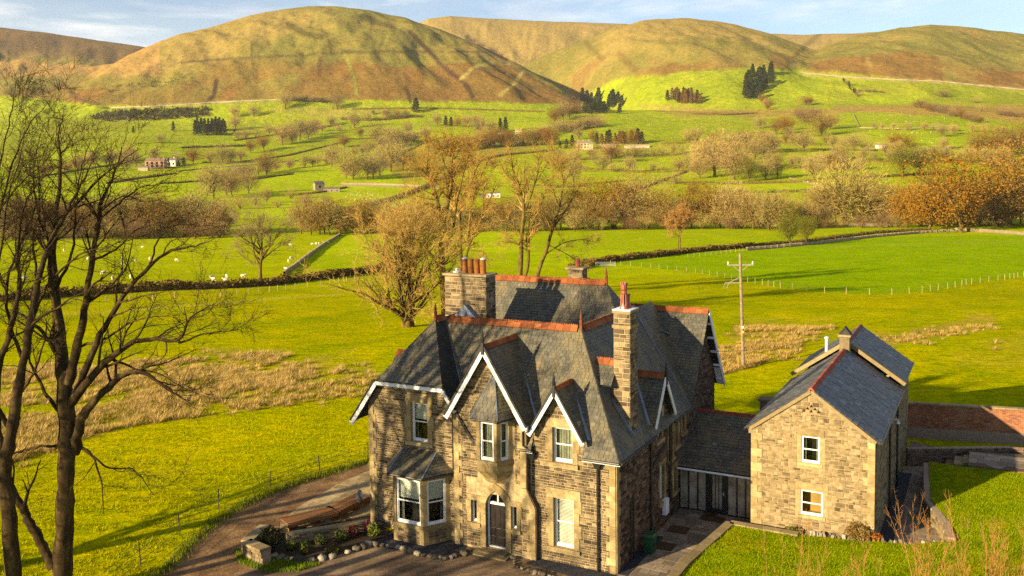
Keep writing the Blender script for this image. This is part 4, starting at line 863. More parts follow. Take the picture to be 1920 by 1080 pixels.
# gable on the flank beside the chimney
dz, dy = 7.35, 5.48; ys = (dz - 4.85) / SB; xs = lambda z: e - (z - 4.85) / SB
roof_plane(HOUSE, SL, [(xs(5.3), 4.05, 5.3), (.32, 4.05, 5.3), (.32, dy, dz), (xs(dz), dy, dz)], 'dormer_roof', row=.15, w=.2); roof_plane(HOUSE, SL, [(.32, 6.9, 5.3), (xs(5.3), 6.9, 5.3), (xs(dz), dy, dz), (.32, dy, dz)], 'dormer_roof', row=.15, w=.2)
ridge_tiles(HOUSE, (xs(dz), dy, dz + .05), (.28, dy, dz + .05)); barge(HOUSE, (.36, 4.05, 5.2), (.36, dy, dz - .1), h=.2); barge(HOUSE, (.36, 6.95, 5.2), (.36, dy, dz - .1), h=.2); finial(HOUSE, (.38, dy, dz + .05), .6)
m = MB(); m.bar((xs(dz), dy - .08, dz), (xs(5.3), 4.0, 5.35), .2, .03); m.build('lead_valley', LEAD, HOUSE)
# gable on the left flank of the wing
lz = 7.65; xw = lambda z: wr - (wz - z) / 1.445
roof_plane(HOUSE, SL, [(-13.55, 2.1, 5.6), (xw(5.6) + .1, 2.1, 5.6), (xw(lz), 3.6, lz), (-13.55, 3.6, lz)], 'dormer_roof', row=.15, w=.2); roof_plane(HOUSE, SL, [(xw(5.6) + .1, 5.1, 5.6), (-13.55, 5.1, 5.6), (-13.55, 3.6, lz), (xw(lz), 3.6, lz)], 'dormer_roof', row=.15, w=.2)
ridge_tiles(HOUSE, (-13.5, 3.6, lz + .05), (xw(lz), 3.6, lz + .05)); m = MB(); m.prism([(-13.2, 5, 5.4), (-13.2, 2.2, 5.4), (-13.2, 3.6, 7.5)], (.3, 0, 0)); m.build('wall', MORTAR, HOUSE)
# chimneys -------------------------------------------------------
CH = Pieces()
def stack(x0, x1, y0, y1, z0, z1, cap=.08, mat=MORTAR, name='chimney_stack', band=True):
    o = MB().box((x0, y0, z0), (x1, y1, z1)).build(name, mat, HOUSE)
    f1 = frame((x0, y0, 0), (1, 0, 0), (0, 0, 1)); lay_stones(CH, f1, [(0, z0), (x1 - x0, z0), (x1 - x0, z1 - .02), (0, z1 - .02)], [], o, hmin=.14, hmax=.26, wmin=.2, wmax=.42)
    f2 = frame((x1, y0, 0), (0, 1, 0), (0, 0, 1)); lay_stones(CH, f2, [(0, z0), (y1 - y0, z0), (y1 - y0, z1 - .02), (0, z1 - .02)], [], o, hmin=.14, hmax=.26, wmin=.2, wmax=.42)
    if band: MB().box((x0 - cap, y0 - cap, z1 - .65), (x1 + cap, y1 + cap, z1 - .52)).build('band_course', ASHLAR, o)
    MB().box((x0 - cap, y0 - cap, z1 - .004), (x1 + cap, y1 + cap, z1 + .10)).build('chimney_cap', COPING, o); return o
st = stack(-10.75, -8.4, 4.0, 5.0, 8.1, 11.75, .09, band=False)
for i, x in enumerate((-9.85, -9.5, -9.15, -8.8)):
    p = MB(); p.lathe((x, 4.5, 11.85), [(.15, 0), (.14, .1), (.125, .6), (.14, .64), (.14, .72), (.11, .72), (.1, .6)], 10); po = p.build('chimney_pot', TERRA, st)
    if i in (0, 3): MB().lathe((x, 4.5, 12.56), [(.16, 0), (.16, .03), (.05, .09)], 10).build('pot_cover', STEEL, po)
MB().lathe((-10.35, 4.5, 11.85), [(.2, 0), (.2, .06), (.06, .09), (.06, .16), (.12, .17), (.02, .24)], 10).build('pot_cover', STEEL, st)
m = MB(); m.prism([(-10.3, 3.62, 9.5), (-8.5, 3.62, 9.5), (-9.4, 3.62, 10.35)], (0, .4, 0)); m.build('chimney_gablet', LEAD, st)
st = stack(-.85, -.12, 2.0, 2.95, 5.0, 10.72, .06)
MB().box((-.90, 1.95, 10.83), (-.07, 3.0, 10.88)).build('capping_slab', WHITE, st)
p = MB(); p.lathe((-.48, 2.3, 10.88), [(.20, 0), (.17, .1), (.11, .25), (.10, .62), (.14, .68), (.14, .74), (.12, .78), (.15, .86), (.15, 1.08), (.11, 1.08)], 10); po = p.build('chimney_pot', TERRA_D, st)
m = MB()
for k in range(8): a = k * math.pi / 4; m.box((-.48 + .14 * math.cos(a) - .025, 2.3 + .14 * math.sin(a) - .025, 11.955), (-.48 + .14 * math.cos(a) + .025, 2.3 + .14 * math.sin(a) + .025, 12.05))
for k in range(8): a = k * math.pi / 4 + .2; m.tube([(-.48 + .15 * math.cos(a), 2.3 + .15 * math.sin(a), 11.02), (-.48 + .13 * math.cos(a), 2.3 + .13 * math.sin(a), 11.52)], .022, 5)
m.build('pot_crown', TERRA_D, po)
p = MB(); p.lathe((-.48, 2.72, 10.88), [(.18, 0), (.15, .1), (.12, .3), (.11, .5), (.14, .55), (.14, .62), (.1, .62)], 10); p.build('chimney_pot', TERRA_D, st)
roof_plane(HOUSE, SL, [(-2.3, 1.55, 7.6), (-.8, 1.55, 7.6), (-.8, 2.45, 8.45), (-1.9, 2.45, 8.45)], 'saddle_roof', row=.15, w=.2); ridge_tiles(HOUSE, (-1.85, 2.45, 8.5), (-.86, 2.45, 8.5))
m = MB(); m.bar((-.95, 1.94, 6.9), (.02, 1.94, 5.45), .05, .16); m.bar((-.02, 1.9, 5.42), (-.02, 3.05, 5.42), .16, .04); m.build('lead_flashing', LEAD, st)
st = stack(-6.95, -6.1, 10.6, 11.3, 9, 11.55, .12, MORTAR_D); MB().lathe((-6.5, 10.95, 11.64), [(.15, 0), (.13, .1), (.12, .45), (.13, .5)], 8).build('chimney_pot', TERRA_D, st)
CH.finish('chimney_stone', unit_stone(), STONE, HOUSE, 'chimney_stonework', limit=150)
ST.finish('stone', unit_stone(), STONE, HOUSE, 'stonework', limit=300); SL.finish('slate', unit_slate(), SLATE, HOUSE, 'slatework', limit=300, tilt=1)
# ================================================================ glazed link
LINK = house_empty('glazed_link', (0, 8.2, 0), 'low slate-roofed link with black glazed front between house and annex', 'building')
def lk(p): return np.asarray(p, float) - (0, 8.2, 0)
LS = Pieces()
roof_plane(LINK, LS, [lk((.02, 8.18, 2.26)), lk((3.86, 8.18, 2.26)), lk((3.86, 11.5, 4.3)), lk((.02, 11.5, 4.3))], 'roof', row=.2, w=.27)
roof_plane(LINK, LS, [lk((3.86, 14.8, 2.26)), lk((.02, 14.8, 2.26)), lk((.02, 11.5, 4.3)), lk((3.86, 11.5, 4.3))], 'roof', row=.2, w=.27)
LS.finish('slate', unit_slate(), SLATE, LINK, 'slatework', limit=300, tilt=1)
RED_RIDGE = simple('red_ridge_clay', (0.17, 0.040, 0.024), 0.75, 0.25, 6)
ridge_tiles(LINK, lk((.05, 11.5, 4.34)), lk((3.84, 11.5, 4.34)), crest=False, hw=.14, drop=.1, mat=RED_RIDGE)
gutter(LINK, lk((.05, 8.13, 2.16)), lk((3.74, 8.13, 2.16)), .05, white=True); MB().bar(lk((.02, 8.2, 2.36)), lk((.02, 11.5, 4.42)), .05, .05).build('lead_flashing', LEAD, LINK)
GLZ = simple('aluminium_black', (0.010, 0.010, 0.011), 0.35, 0.1, 5, 0.5)
def reflect_pane():
    m, t, b = new_mat('painted_reflection_glazing'); n = wnoise(t, 1.6, 4, .6); r = ramp(t, [(.3, (.10, .088, .068)), (.7, (.34, .30, .23))]); t.links.new(n.outputs['Fac'], r.inputs['Fac']); t.links.new(r.outputs['Color'], b.inputs['Base Color']); b.inputs['Roughness'].default_value = .08; b.inputs['Specular IOR Level'].default_value = .6; return m  # opaque panes: bright reflections and pale room behind painted into the colour
REFLECT_PANE = reflect_pane()
xs_ = [.06, .52, .98, 1.42, 2.46, 2.92, 3.34, 3.8]
for i, x in enumerate(xs_): MB().box(lk((x - .035, 8.48, 0)), lk((x + .035, 8.56, 2.2))).build('mullion', GLZ, LINK)
MB().box(lk((.06, 8.47, 2.1)), lk((3.84, 8.57, 2.24))).build('head_rail', GLZ, LINK); MB().box(lk((.06, 8.47, .01)), lk((3.84, 8.57, .09))).build('bottom_rail', GLZ, LINK)
for i in range(len(xs_) - 1):
    if i == 3: continue
    MB().poly([lk((xs_[i] + .035, 8.52, .09)), lk((xs_[i + 1] - .035, 8.52, .09)), lk((xs_[i + 1] - .035, 8.52, 2.1)), lk((xs_[i] + .035, 8.52, 2.1))]).build('pane', REFLECT_PANE, LINK)
d = MB()
for a, b in ((1.455, 1.72), (2.2, 2.425)): d.box(lk((a, 8.46, .09)), lk((b, 8.54, 2.1)))
d.box(lk((1.72, 8.46, .09)), lk((2.2, 8.54, .3))); d.box(lk((1.72, 8.46, 1.98)), lk((2.2, 8.54, 2.1)))
for x in (1.87, 2.04): d.box(lk((x - .015, 8.46, .3)), lk((x + .015, 8.54, 1.98)))
gd = d.build('glazed_door', GLZ, LINK); MB().poly([lk((1.72, 8.5, .3)), lk((2.2, 8.5, .3)), lk((2.2, 8.5, 1.98)), lk((1.72, 8.5, 1.98))]).build('pane', REFLECT_PANE, gd)
h = MB(); h.bar(lk((2.3, 8.43, 1.0)), lk((2.3, 8.43, 1.16)), .03, .03, (0, 1, 0)); h.bar(lk((2.3, 8.42, 1.08)), lk((2.2, 8.42, 1.08)), .02, .025); h.build('door_handle', STEEL, gd)
IN = simple('pale_interior', (0.20, 0.165, 0.115), 0.9, 0.35, 1.4)
m = MB(); a, b = lk((.03, 8.6, .012)), lk((3.84, 10.2, 2.15)); m.box(a, b); m.f = [m.f[0][::-1], m.f[3][::-1], m.f[4][::-1], m.f[5][::-1]]; m.m = [0] * 4; m.build('interior', IN, LINK)
for x, y in ((1.15, 9.0), (2.75, 9.1)):
    m = MB(); m.box(lk((x - .2, y - .2, .42)), lk((x + .2, y + .2, .47))); m.box(lk((x - .2, y + .16, .47)), lk((x + .2, y + .2, .95)))
    for sx in (-.18, .15):
        for sy in (-.18, .15): m.box(lk((x + sx, y + sy, .013)), lk((x + sx + .03, y + sy + .03, .42)))
    ch = m.build('hall_chair', DECK, LINK)

# ================================================================ annex
AX0, AX1, AY0, AZ0 = 3.88, 9.28, 7.3, -0.02
ANX = house_empty('stone_annex', (AX0, AY0, 0), 'golden stone two-storey annex with dark slate roof and two white windows in its gable', 'house')
def an(p): return np.asarray(p, float) - (AX0, AY0, 0)
AP, AS = Pieces(), Pieces()
FA = frame(an((0, AY0, 0)), (1, 0, 0), (0, 0, 1)); FA = (np.array([-AX0, 0.0, 0.0]), FA[1], FA[2], FA[3])
am = 6.55
poly = [(AX0, -.1), (AX1, -.1), (AX1, 4.9), (am, 6.82), (AX0, 4.9)]
aw = [(6.14, 6.95, 3.56, 4.78), (6.11, 7.10, 1.14, 2.28)]
m = MB(); wall_body(m, FA, poly, aw, .4); o = m.build('wall', MORTAR_A, ANX)
lay_stones(AP, FA, poly, [(5.95, 7.15, 3.4, 5.15), (5.9, 7.3, 1.0, 2.65)] + [(6.2 + .16 * i, 6.29 + .16 * i, 5.9 + .12 * j, 6.0 + .12 * j) for i, j in ((0, 0), (1, 1), (2, 2), (2, 0), (3, 1), (4, 0))], o, hmin=.09, hmax=.23, wmin=.10, wmax=.34, gap=.018, split=.10, weight=1.5, proud=(.008, .028))
for i, j in ((0, 0), (1, 1), (2, 2), (2, 0), (3, 1), (4, 0)):
    MB().prism([to3(FA, 6.18 + .16 * i, 5.9 + .12 * j, .03), to3(FA, 6.31 + .16 * i, 5.9 + .12 * j, .03), to3(FA, 6.245 + .16 * i, 6.03 + .12 * j, .03)], (0, .08, 0)).build('owl_hole', DARK, ANX)
sash_window(ANX, FA, *aw[0], surround=.0, back='dark', recess=.05, frame_w=.05); sash_window(ANX, FA, *aw[1], surround=.0, back='room', recess=.05, frame_w=.05, glaze=(.48,))
for (a, b, c, d_) in ((5.95, 7.15, 4.79, 5.13), (5.9, 7.32, 2.29, 2.62)): MB().prism([to3(FA, a, c, .03), to3(FA, b, c, .03), to3(FA, b, d_, .03), to3(FA, a, d_, .03)], (0, .1, 0)).build('lintel', ASHLAR, ANX)
for (a, b, c, d_) in ((6.0, 7.08, 3.42, 3.55), (6.0, 7.22, 1.0, 1.13)): MB().prism([to3(FA, a, c, .05), to3(FA, b, c, .05), to3(FA, b, d_, .05), to3(FA, a, d_, .05)], (0, .12, 0)).build('sill', ASHLAR, ANX)
def qn(side):
    z = -.05; i = 0
    while z < 4.8:
        hh = min(random.uniform(.26, .42), 4.85 - z); w = .5 if i % 2 else .3; xa, xb = (AX0 - .002, AX0 + w) if side > 0 else (AX1 - w, AX1 + .002)
        MB().prism([to3(FA, xa, z + .004, .035), to3(FA, xb, z + .004, .035), to3(FA, xb, z + hh - .004, .035), to3(FA, xa, z + hh - .004, .035)], (0, .06, 0)).build('quoin', ASHLAR, ANX); z += hh; i += 1
qn(1); qn(-1)
FB = (an((AX1, 0, 0)), np.array([0, 1.0, 0]), np.array([0, 0, 1.0]), np.array([1.0, 0, 0]))
m = MB(); wall_body(m, FB, [(AY0, -.1), (24.4, -.1), (24.4, 4.85), (AY0, 4.85)], [], .4); sw_ = m.build('wall', MORTAR_D, ANX)
lay_stones(AP, FB, [(AY0 + .3, -.1), (24.4, -.1), (24.4, 4.85), (AY0 + .3, 4.85)], [], sw_, hmin=.1, hmax=.2, wmin=.2, wmax=.5, gap=.014)
m = MB(); m.prism([an((AX0, 24.4, -.1)), an((AX0, AY0 + .1, -.1)), an((AX0, AY0 + .1, 4.85)), an((AX0, 24.4, 4.85))], (.3, 0, 0)); m.build('wall', MORTAR_A, ANX)
m = MB(); m.prism([an((AX1, 24.4, -.1)), an((AX0, 24.4, -.1)), an((AX0, 24.4, 4.85)), an((am, 24.4, 6.9)), an((AX1, 24.4, 4.85))], (0, -.3, 0)); m.build('wall', MORTAR_A, ANX)
ae = .22; pa = (6.92 - 4.95) / (am - AX0 + .1)
def aroof(y0, y1, dz):
    zl = 4.88 + dz; zt = 6.94 + dz
    roof_plane(ANX, AS, [an((AX1 + ae, y0, zl)), an((AX1 + ae, y1, zl)), an((am, y1, zt)), an((am, y0, zt))], 'roof', row=.30, w=.30, weight=1.4, mat=SLATE_BASE, thick=.03)
    roof_plane(ANX, AS, [an((AX0 - ae, y1, zl)), an((AX0 - ae, y0, zl)), an((am, y0, zt)), an((am, y1, zt))], 'roof', row=.30, w=.30, mat=SLATE_BASE, thick=.03)
    gutter(ANX, an((AX1 + ae + .05, y0, zl - .03)), an((AX1 + ae + .05, y1, zl - .03)), .055); gutter(ANX, an((AX0 - ae - .05, y0, zl - .03)), an((AX0 - ae - .05, y1, zl - .03)), .055)
aroof(AY0 - .06, 18.3, 0); aroof(18.6, 24.6, .26)
RED_TILE = piece_mat('red_ridge_tile', [(0.0, (0.20, 0.045, 0.028)), (1.0, (0.33, 0.085, 0.05))], 6, 0.3)
ridge_tiles(ANX, an((am, AY0 - .05, 7.0)), an((am, 17.3, 7.0)), crest=False, hw=.16, drop=.12, mat=RED_TILE); ridge_tiles(ANX, an((am, 18.7, 7.26)), an((am, 24.5, 7.26)), crest=False, hw=.16, drop=.12, mat=simple('dark_red_ridge', (0.13, 0.045, 0.045), .7, .25, 6))
for s, xa in ((1, AX1 + ae + .1), (-1, AX0 - ae - .1)):
    m = MB(); m.bar(an((xa, 18.45, 5.12)), an((am, 18.45, 7.2)), .3, .2); m.build('coping', COPING, ANX)
for xa in (AX1 + .04, AX0 - .04): MB().bar(an((xa, AY0 - .06, 4.86)), an((am, AY0 - .06, 6.86)), .1, .15).build('verge_stone', COPING, ANX)
MB().prism([an((AX0 - .12, AY0 - .04, 4.62)), an((AX0 + .22, AY0 - .04, 4.62)), an((AX0 + .22, AY0 - .04, 5.0)), an((AX0 - .12, AY0 - .04, 4.86))], (0, .3, 0)).build('kneeler_stone', COPING, ANX)
c = MB().box(an((am - .26, 17.5, 6.6)), an((am + .26, 18.1, 7.65))).build('chimney_stack', STONE_ANNEX, ANX)
MB().box(an((am - .33, 17.42, 7.65)), an((am + .33, 18.18, 7.76))).build('chimney_cap', COPING, c)
m = MB(); m.prism([an((am - .26, 17.6, 7.76)), an((am + .26, 17.6, 7.76)), an((am, 17.6, 8.15))], (0, .06, 0)); m.prism([an((am - .26, 17.98, 7.76)), an((am + .26, 17.98, 7.76)), an((am, 17.98, 8.15))], (0, .06, 0)); m.bar(an((am - .3, 17.8, 7.78)), an((am, 17.8, 8.16)), .5, .05); m.bar(an((am + .3, 17.8, 7.78)), an((am, 17.8, 8.16)), .5, .05); m.build('chimney_hood', SLATE_BASE, c)
fl = MB(); fl.lathe(an((5.3, 19.6, 6.2)), [(.1, 0), (.1, .9), (.14, .92), (.14, 1.0), (.04, 1.05)], 10); fl.build('flue_pipe', STEEL, ANX)
for y in (12.6, 16.5): downpipe(ANX, [an((AX1 + .12, y, 4.8)), an((AX1 + .12, y, 0))], .055)
m = MB(); m.box(an((AX1, 14.2, 4.15)), an((AX1 + .35, 14.3, 4.25))); m.lathe(an((AX1 + .3, 14.25, 4.0)), [(.12, 0), (.08, .12), (.02, .2)], 8); m.build('wall_lamp', STEEL, ANX)
AP.finish('stone', unit_stone(), STONE_ANNEX, ANX, 'stonework', limit=300); AS.finish('slate', unit_slate(), SLATE_D, ANX, 'slatework', limit=300, tilt=1)
# small stone stack seen behind the link
m = MB(); m.box((-.3, -.3, 0), (.3, .3, 4.75)); m.box((-.38, -.38, 4.75), (.38, .38, 4.86)); o = m.build('chimney_stack', [STONE_SIDE])
o.location = h2w((3.3, 13.2, 0)); o.rotation_euler = (0, 0, -YAW); tag(o, 'short dark stone stack rising behind the link roof ridge', 'chimney')
# ================================================================ yard, terrace, lawn, walls
def flat(name, pts_h, z, mat, label, parent=None, kind='structure', sub=0):
    P = [h2w((p[0], p[1], z)) for p in pts_h]; m = MB(); m.poly(P); o = m.build(name, mat); tag(o, label, kind=kind); return o
def hp(px, py, z=0.0): q = hg(px, py, z); return (q[0], q[1])
def area(pts): return 0.5 * sum(pts[i][0] * pts[(i + 1) % len(pts)][1] - pts[(i + 1) % len(pts)][0] * pts[i][1] for i in range(len(pts)))
def ccw(p): return p if area(p) > 0 else p[::-1]
track = [hp(*p) for p in ((250, 1130), (285, 1085), (320, 1060), (365, 1012), (410, 975), (460, 945), (515, 921), (570, 902), (630, 884), (700, 863), (760, 850), (760, 930), (700, 930), (640, 935), (560, 975), (480, 1030), (470, 1130))]
flat('dirt_track', ccw(track), .006, SOIL, 'bare brown earth track curving round the house')
drive = [hp(*p) for p in ((420, 1130), (440, 1075), (560, 1050), (690, 1000), (860, 985), (1160, 1000), (1170, 1130))]
flat('driveway', ccw(drive), .012, ASPH, 'brown-grey tarmac drive before the front door')
# paved terrace beside the wing: flags on a sand bed
def flags(name, pts, z, mat, label, rows, wid, ang=0.0, bed=JOINT, limit=300, gap=.02):
    pts = ccw(pts); bedo = flat(name, pts, z, bed, label); fr = frame((0, 0, z), (math.cos(ang), math.sin(ang), 0), (-math.sin(ang), math.cos(ang), 0))
    poly = to2(fr, [(p[0], p[1], z) for p in pts]); lo = min(p[1] for p in poly); hi = max(p[1] for p in poly); b = lo; n = 0; me_c = {}
    rest = MB(); k = 0; root = bedo
    while b < hi - .05:
        r = random.choice(rows); b1 = min(b + r, hi)
        for l0, r0, l1, r1 in row_spans(poly, (), b, b1):
            x = min(l0, l1) - random.uniform(0, wid[1])
            while x < max(r0, r1):
                w = random.choice(wid); a0, a1, c0, c1 = max(x, l0), min(x + w, r0), max(x, l1), min(x + w, r1); x += w
                if a1 - a0 < .06 or c1 - c0 < .06: continue
                g = gap / 2; t = .022 + random.uniform(-.006, .006)
                top = [to3(fr, a0 + g, b + g, t), to3(fr, a1 - g, b + g, t), to3(fr, c1 - g, b1 - g, t), to3(fr, c0 + g, b1 - g, t)]
                W_ = [h2w(q) for q in top]; m = MB(); m.prism(W_, (0, 0, -.02)); m.build('paving_slab', mat, root); n += 1
        b = b1
terr = [hp(*p) for p in ((536, 1000), (520, 985), (562, 950), (640, 905), (690, 884), (720, 880), (720, 970), (690, 968), (600, 985))]
flags('terrace', terr, .02, PAVE_W, 'buff paved terrace beside the left wing', (.45, .6), (.6, .75, .9), ang=.1)
court = [(0.02, .0), (0.3, -1.2), (2.3, -1.2), (2.6, 1.0), (2.95, 6.2), (4.0, 6.9), (3.9, 8.46), (0.06, 8.46)]
flags('courtyard', court, .02, PAVE, 'grey-brown stone flags of the yard between house and annex', (.36, .45), (.45, .6, .75), ang=0.0)
side_path = [(9.32, 7.5), (11.3, 7.6), (11.9, 10.2), (11.1, 13.6), (10.75, 20.5), (12.5, 24.2), (9.4, 25.6)]
flags('side_path', side_path, .02, PAVE, 'flagged path running along the shaded annex wall', (.6, .75), (.6, .9), ang=0.0)
# dark slate chippings along the walls
def chips(pts, z, label):
    o = flat('gravel_strip', ccw(pts), z, CHIP, None); tag(o, label, kind='stuff'); return o
chips([hp(*p) for p in ((735, 1000), (700, 1018), (790, 1043), (862, 1040), (880, 1020), (850, 1000))], .03, 'dark slate chippings round the bay window')
chips([(-3.7, .0), (-3.9, -.75), (-1.6, -1.0), (0.1, -.75), (0.0, .0)], .03, 'dark slate chippings below the right front wall')
chips([(0.03, 0), (.5, 0), (.55, 4.6), (.03, 4.6)], .05, 'dark slate chippings along the shaded house flank')
chips([(9.3, 7.6), (9.95, 7.6), (9.95, 19), (9.3, 19)], .05, 'dark slate chippings along the shaded annex wall')
# rocks
def rock_mesh(seed, k=1):
    r = np.random.default_rng(seed); V = []; F = []
    n, m_ = 6, 8
    for i in range(n):
        ph_ = -math.pi / 2 + math.pi * i / (n - 1)
        for j in range(m_): th = 2 * math.pi * j / m_; V.append([math.cos(ph_) * math.cos(th), math.cos(ph_) * math.sin(th), math.sin(ph_) * .8])
    V = np.array(V); V *= (1 + r.normal(0, .26, len(V)))[:, None]; V = np.sign(V) * np.abs(V) ** .75
    for i in range(n - 1):
        for j in range(m_): F.append((i * m_ + j, i * m_ + (j + 1) % m_, (i + 1) * m_ + (j + 1) % m_, (i + 1) * m_ + j))
    return np_mesh('border_rock', V, F, ROCK)
ROCKS = [rock_mesh(s) for s in range(8)]
def rock_row(name, pix, label, step=.3, size=(.13, .24), z=.05, jit=.05, cat='stone edging', zz=0.0):
    P = [on_plane(*p, zz) for p in pix]; root = empty(name, P[0], 0, label, cat); d = 0
    for a, b in zip(P[:-1], P[1:]):
        Ln = np.linalg.norm(b - a); n = max(1, int(Ln / step))
        for i in range(n):
            o = bpy.data.objects.new('rock', random.choice(ROCKS)); s = size[0] + (size[1] - size[0]) * random.random() ** 1.8; c = a + (b - a) * (i + random.uniform(.2, .8)) / n
            o.parent = root; o.location = (c[0] - P[0][0] + random.uniform(-jit, jit), c[1] - P[0][1] + random.uniform(-jit, jit), z + s * .3); o.scale = (s * random.uniform(.9, 1.5), s, s * random.uniform(.7, 1.1)); o.rotation_euler = (random.uniform(-.3, .3), random.uniform(-.3, .3), random.uniform(0, 6)); COL.objects.link(o)
    return root
rock_row('rock_border', [(690, 1022), (740, 1028), (790, 1043), (840, 1050), (872, 1040), (884, 1033)], 'row of pale rocks edging the slate chippings under the bay window', step=.24, size=(.10, .17))
rock_row('rock_border', [(962, 1048), (968, 1066), (1010, 1078), (1060, 1090), (1110, 1098)], 'curved row of whitish rocks edging chippings right of the front door', step=.2, size=(.07, .13))
rock_row('rock_border', [(492, 1042), (530, 1050), (575, 1055), (620, 1048), (660, 1036), (690, 1026)], 'row of dark mossy rocks holding the planted bed by the terrace', step=.36, size=(.13, .21))
# planted bed between terrace wall and drive
bed = [hp(*p) for p in ((490, 1000), (690, 972), (735, 998), (700, 1020), (660, 1034), (600, 1050), (500, 1040))]
flat('flower_bed', ccw(bed), .03, simple('dark_loam', (0.030, 0.020, 0.012), .95, .3, 5, bmp=.4), 'dark planted bed below the terrace')
# terrace wall with coping, and its corner pier
def wall_run(root, P, hgt, thick, mat, z0=0.0, cop=.09, stones=True, cope_mat=None, pieces=None):
    """free-standing wall along local polyline P (root-relative house axes)"""
    for i in range(len(P) - 1):
        a = np.array([P[i][0], P[i][1], z0]); b = np.array([P[i + 1][0], P[i + 1][1], z0]); d = (b - a) / np.linalg.norm(b - a); Ln = np.linalg.norm(b - a); s = np.array([-d[1], d[0], 0]) * thick / 2
        o = MB().prism([a + s, b + s, b - s, a - s], (0, 0, hgt)).build('wall_core', MORTAR_D, root)
        if pieces is not None:
            lay_stones(pieces, frame(a - s, d, (0, 0, 1)), [(0, 0), (Ln, 0), (Ln, hgt), (0, hgt)], [], o, hmin=.09, hmax=.2, wmin=.15, wmax=.4, proud=(.01, .05))
            lay_stones(pieces, frame(b + s, -d, (0, 0, 1)), [(0, 0), (Ln, 0), (Ln, hgt), (0, hgt)], [], o, hmin=.09, hmax=.2, wmin=.15, wmax=.4, proud=(.01, .05))
        if cop:
            n = max(1, round(Ln / .8))
            for k in range(n):
                p, q = a + d * (Ln * k / n + .006), a + d * (Ln * (k + 1) / n - .006); e_ = s * 1.25
                MB().prism([p + e_ + (0, 0, hgt), p - e_ + (0, 0, hgt), q - e_ + (0, 0, hgt), q + e_ + (0, 0, hgt)], (0, 0, cop)).build('coping_stone', cope_mat or COPING, root)
tw0 = np.array([-16.9, -4.2, 0])
TW = house_empty('terrace_wall', tw0, 'low stone terrace wall with flat coping and bent end pier', 'wall')
TP = Pieces(); tp = [(hg(482, 968)[0], hg(482, 968)[1]), (hg(452, 1020)[0] + .1, hg(452, 1020)[1] + .2), (hg(492, 1038)[0], hg(492, 1038)[1] + .1)]
rel = lambda L_: [(p[0] - tw0[0], p[1] - tw0[1]) for p in L_]
wall_run(TW, rel([hp(497, 988, .6), hp(462, 1030, .3), hp(500, 1046, .3)]), .62, .42, None, pieces=TP)
wall_run(TW, rel([hp(536, 1008, .3), hp(600, 998, .3), hp(690, 982, .3)]), .42, .26, None, pieces=TP)
TP.finish('stone', unit_stone(), STONE_ANNEX, TW, 'stonework', limit=200)
# long timber benches on the terrace
BN = house_empty('timber_bench', (*hp(620, 965), 0), 'long angled timber bench of brown boards along the terrace edge', 'bench')
b0 = np.array(hp(620, 965)); pts = [hp(536, 982, .42), hp(632, 958, .42), hp(690, 930, .42)]
for (p, q) in zip(pts[:-1], pts[1:]):
    p = np.array([*p, 0]) - [*b0, 0]; q = np.array([*q, 0]) - [*b0, 0]; d = (q - p) / np.linalg.norm(q - p); s = np.array([-d[1], d[0], 0])
    for k in range(5): MB().bar(p + s * (.19 * k - .1) + (0, 0, .45), q + s * (.19 * k - .1) + (0, 0, .45), .17, .05).build('board', DECK, BN)
    MB().bar(p - s * .2 + (0, 0, .34), q - s * .2 + (0, 0, .34), .04, .16).build('apron_board', DECK, BN)
    for t in (.08, .5, .92):
        c = p + (q - p) * t; m = MB(); m.box(tuple(c + (-.06, -.1, .02)), tuple(c + (.06, .5, .42))); m.build('leg', DECK, BN)
# satellite dish on the wing corner
m = MB(); m.lathe((0, 0, 0), [(.02, .12), (.2, .04), (.3, -.02), (.31, -.01), (.2, .06), (.02, .14)], 14)
dish = m.mesh('dish_bowl', simple('grey_dish', (0.06, 0.06, 0.065), .6, .1, 5)); ds = empty('satellite_dish', h2w((-12.75, -.15, 1.35)), -YAW, 'dark grey satellite dish fixed low on the left wing corner', 'satellite dish')
o = bpy.data.objects.new('dish_bowl', dish); o.parent = ds; o.location = (-.25, -.3, .1); o.rotation_euler = (math.radians(80), 0, math.radians(-20)); COL.objects.link(o)
MB().tube([(.08, .1, 0), (-.2, -.2, .05), (-.25, -.28, .1)], .025, 6).build('dish_arm', STEEL, ds); MB().tube([(-.25, -.28, 0), (-.3, -.62, .02)], .015, 6).build('feed_arm', STEEL, ds)
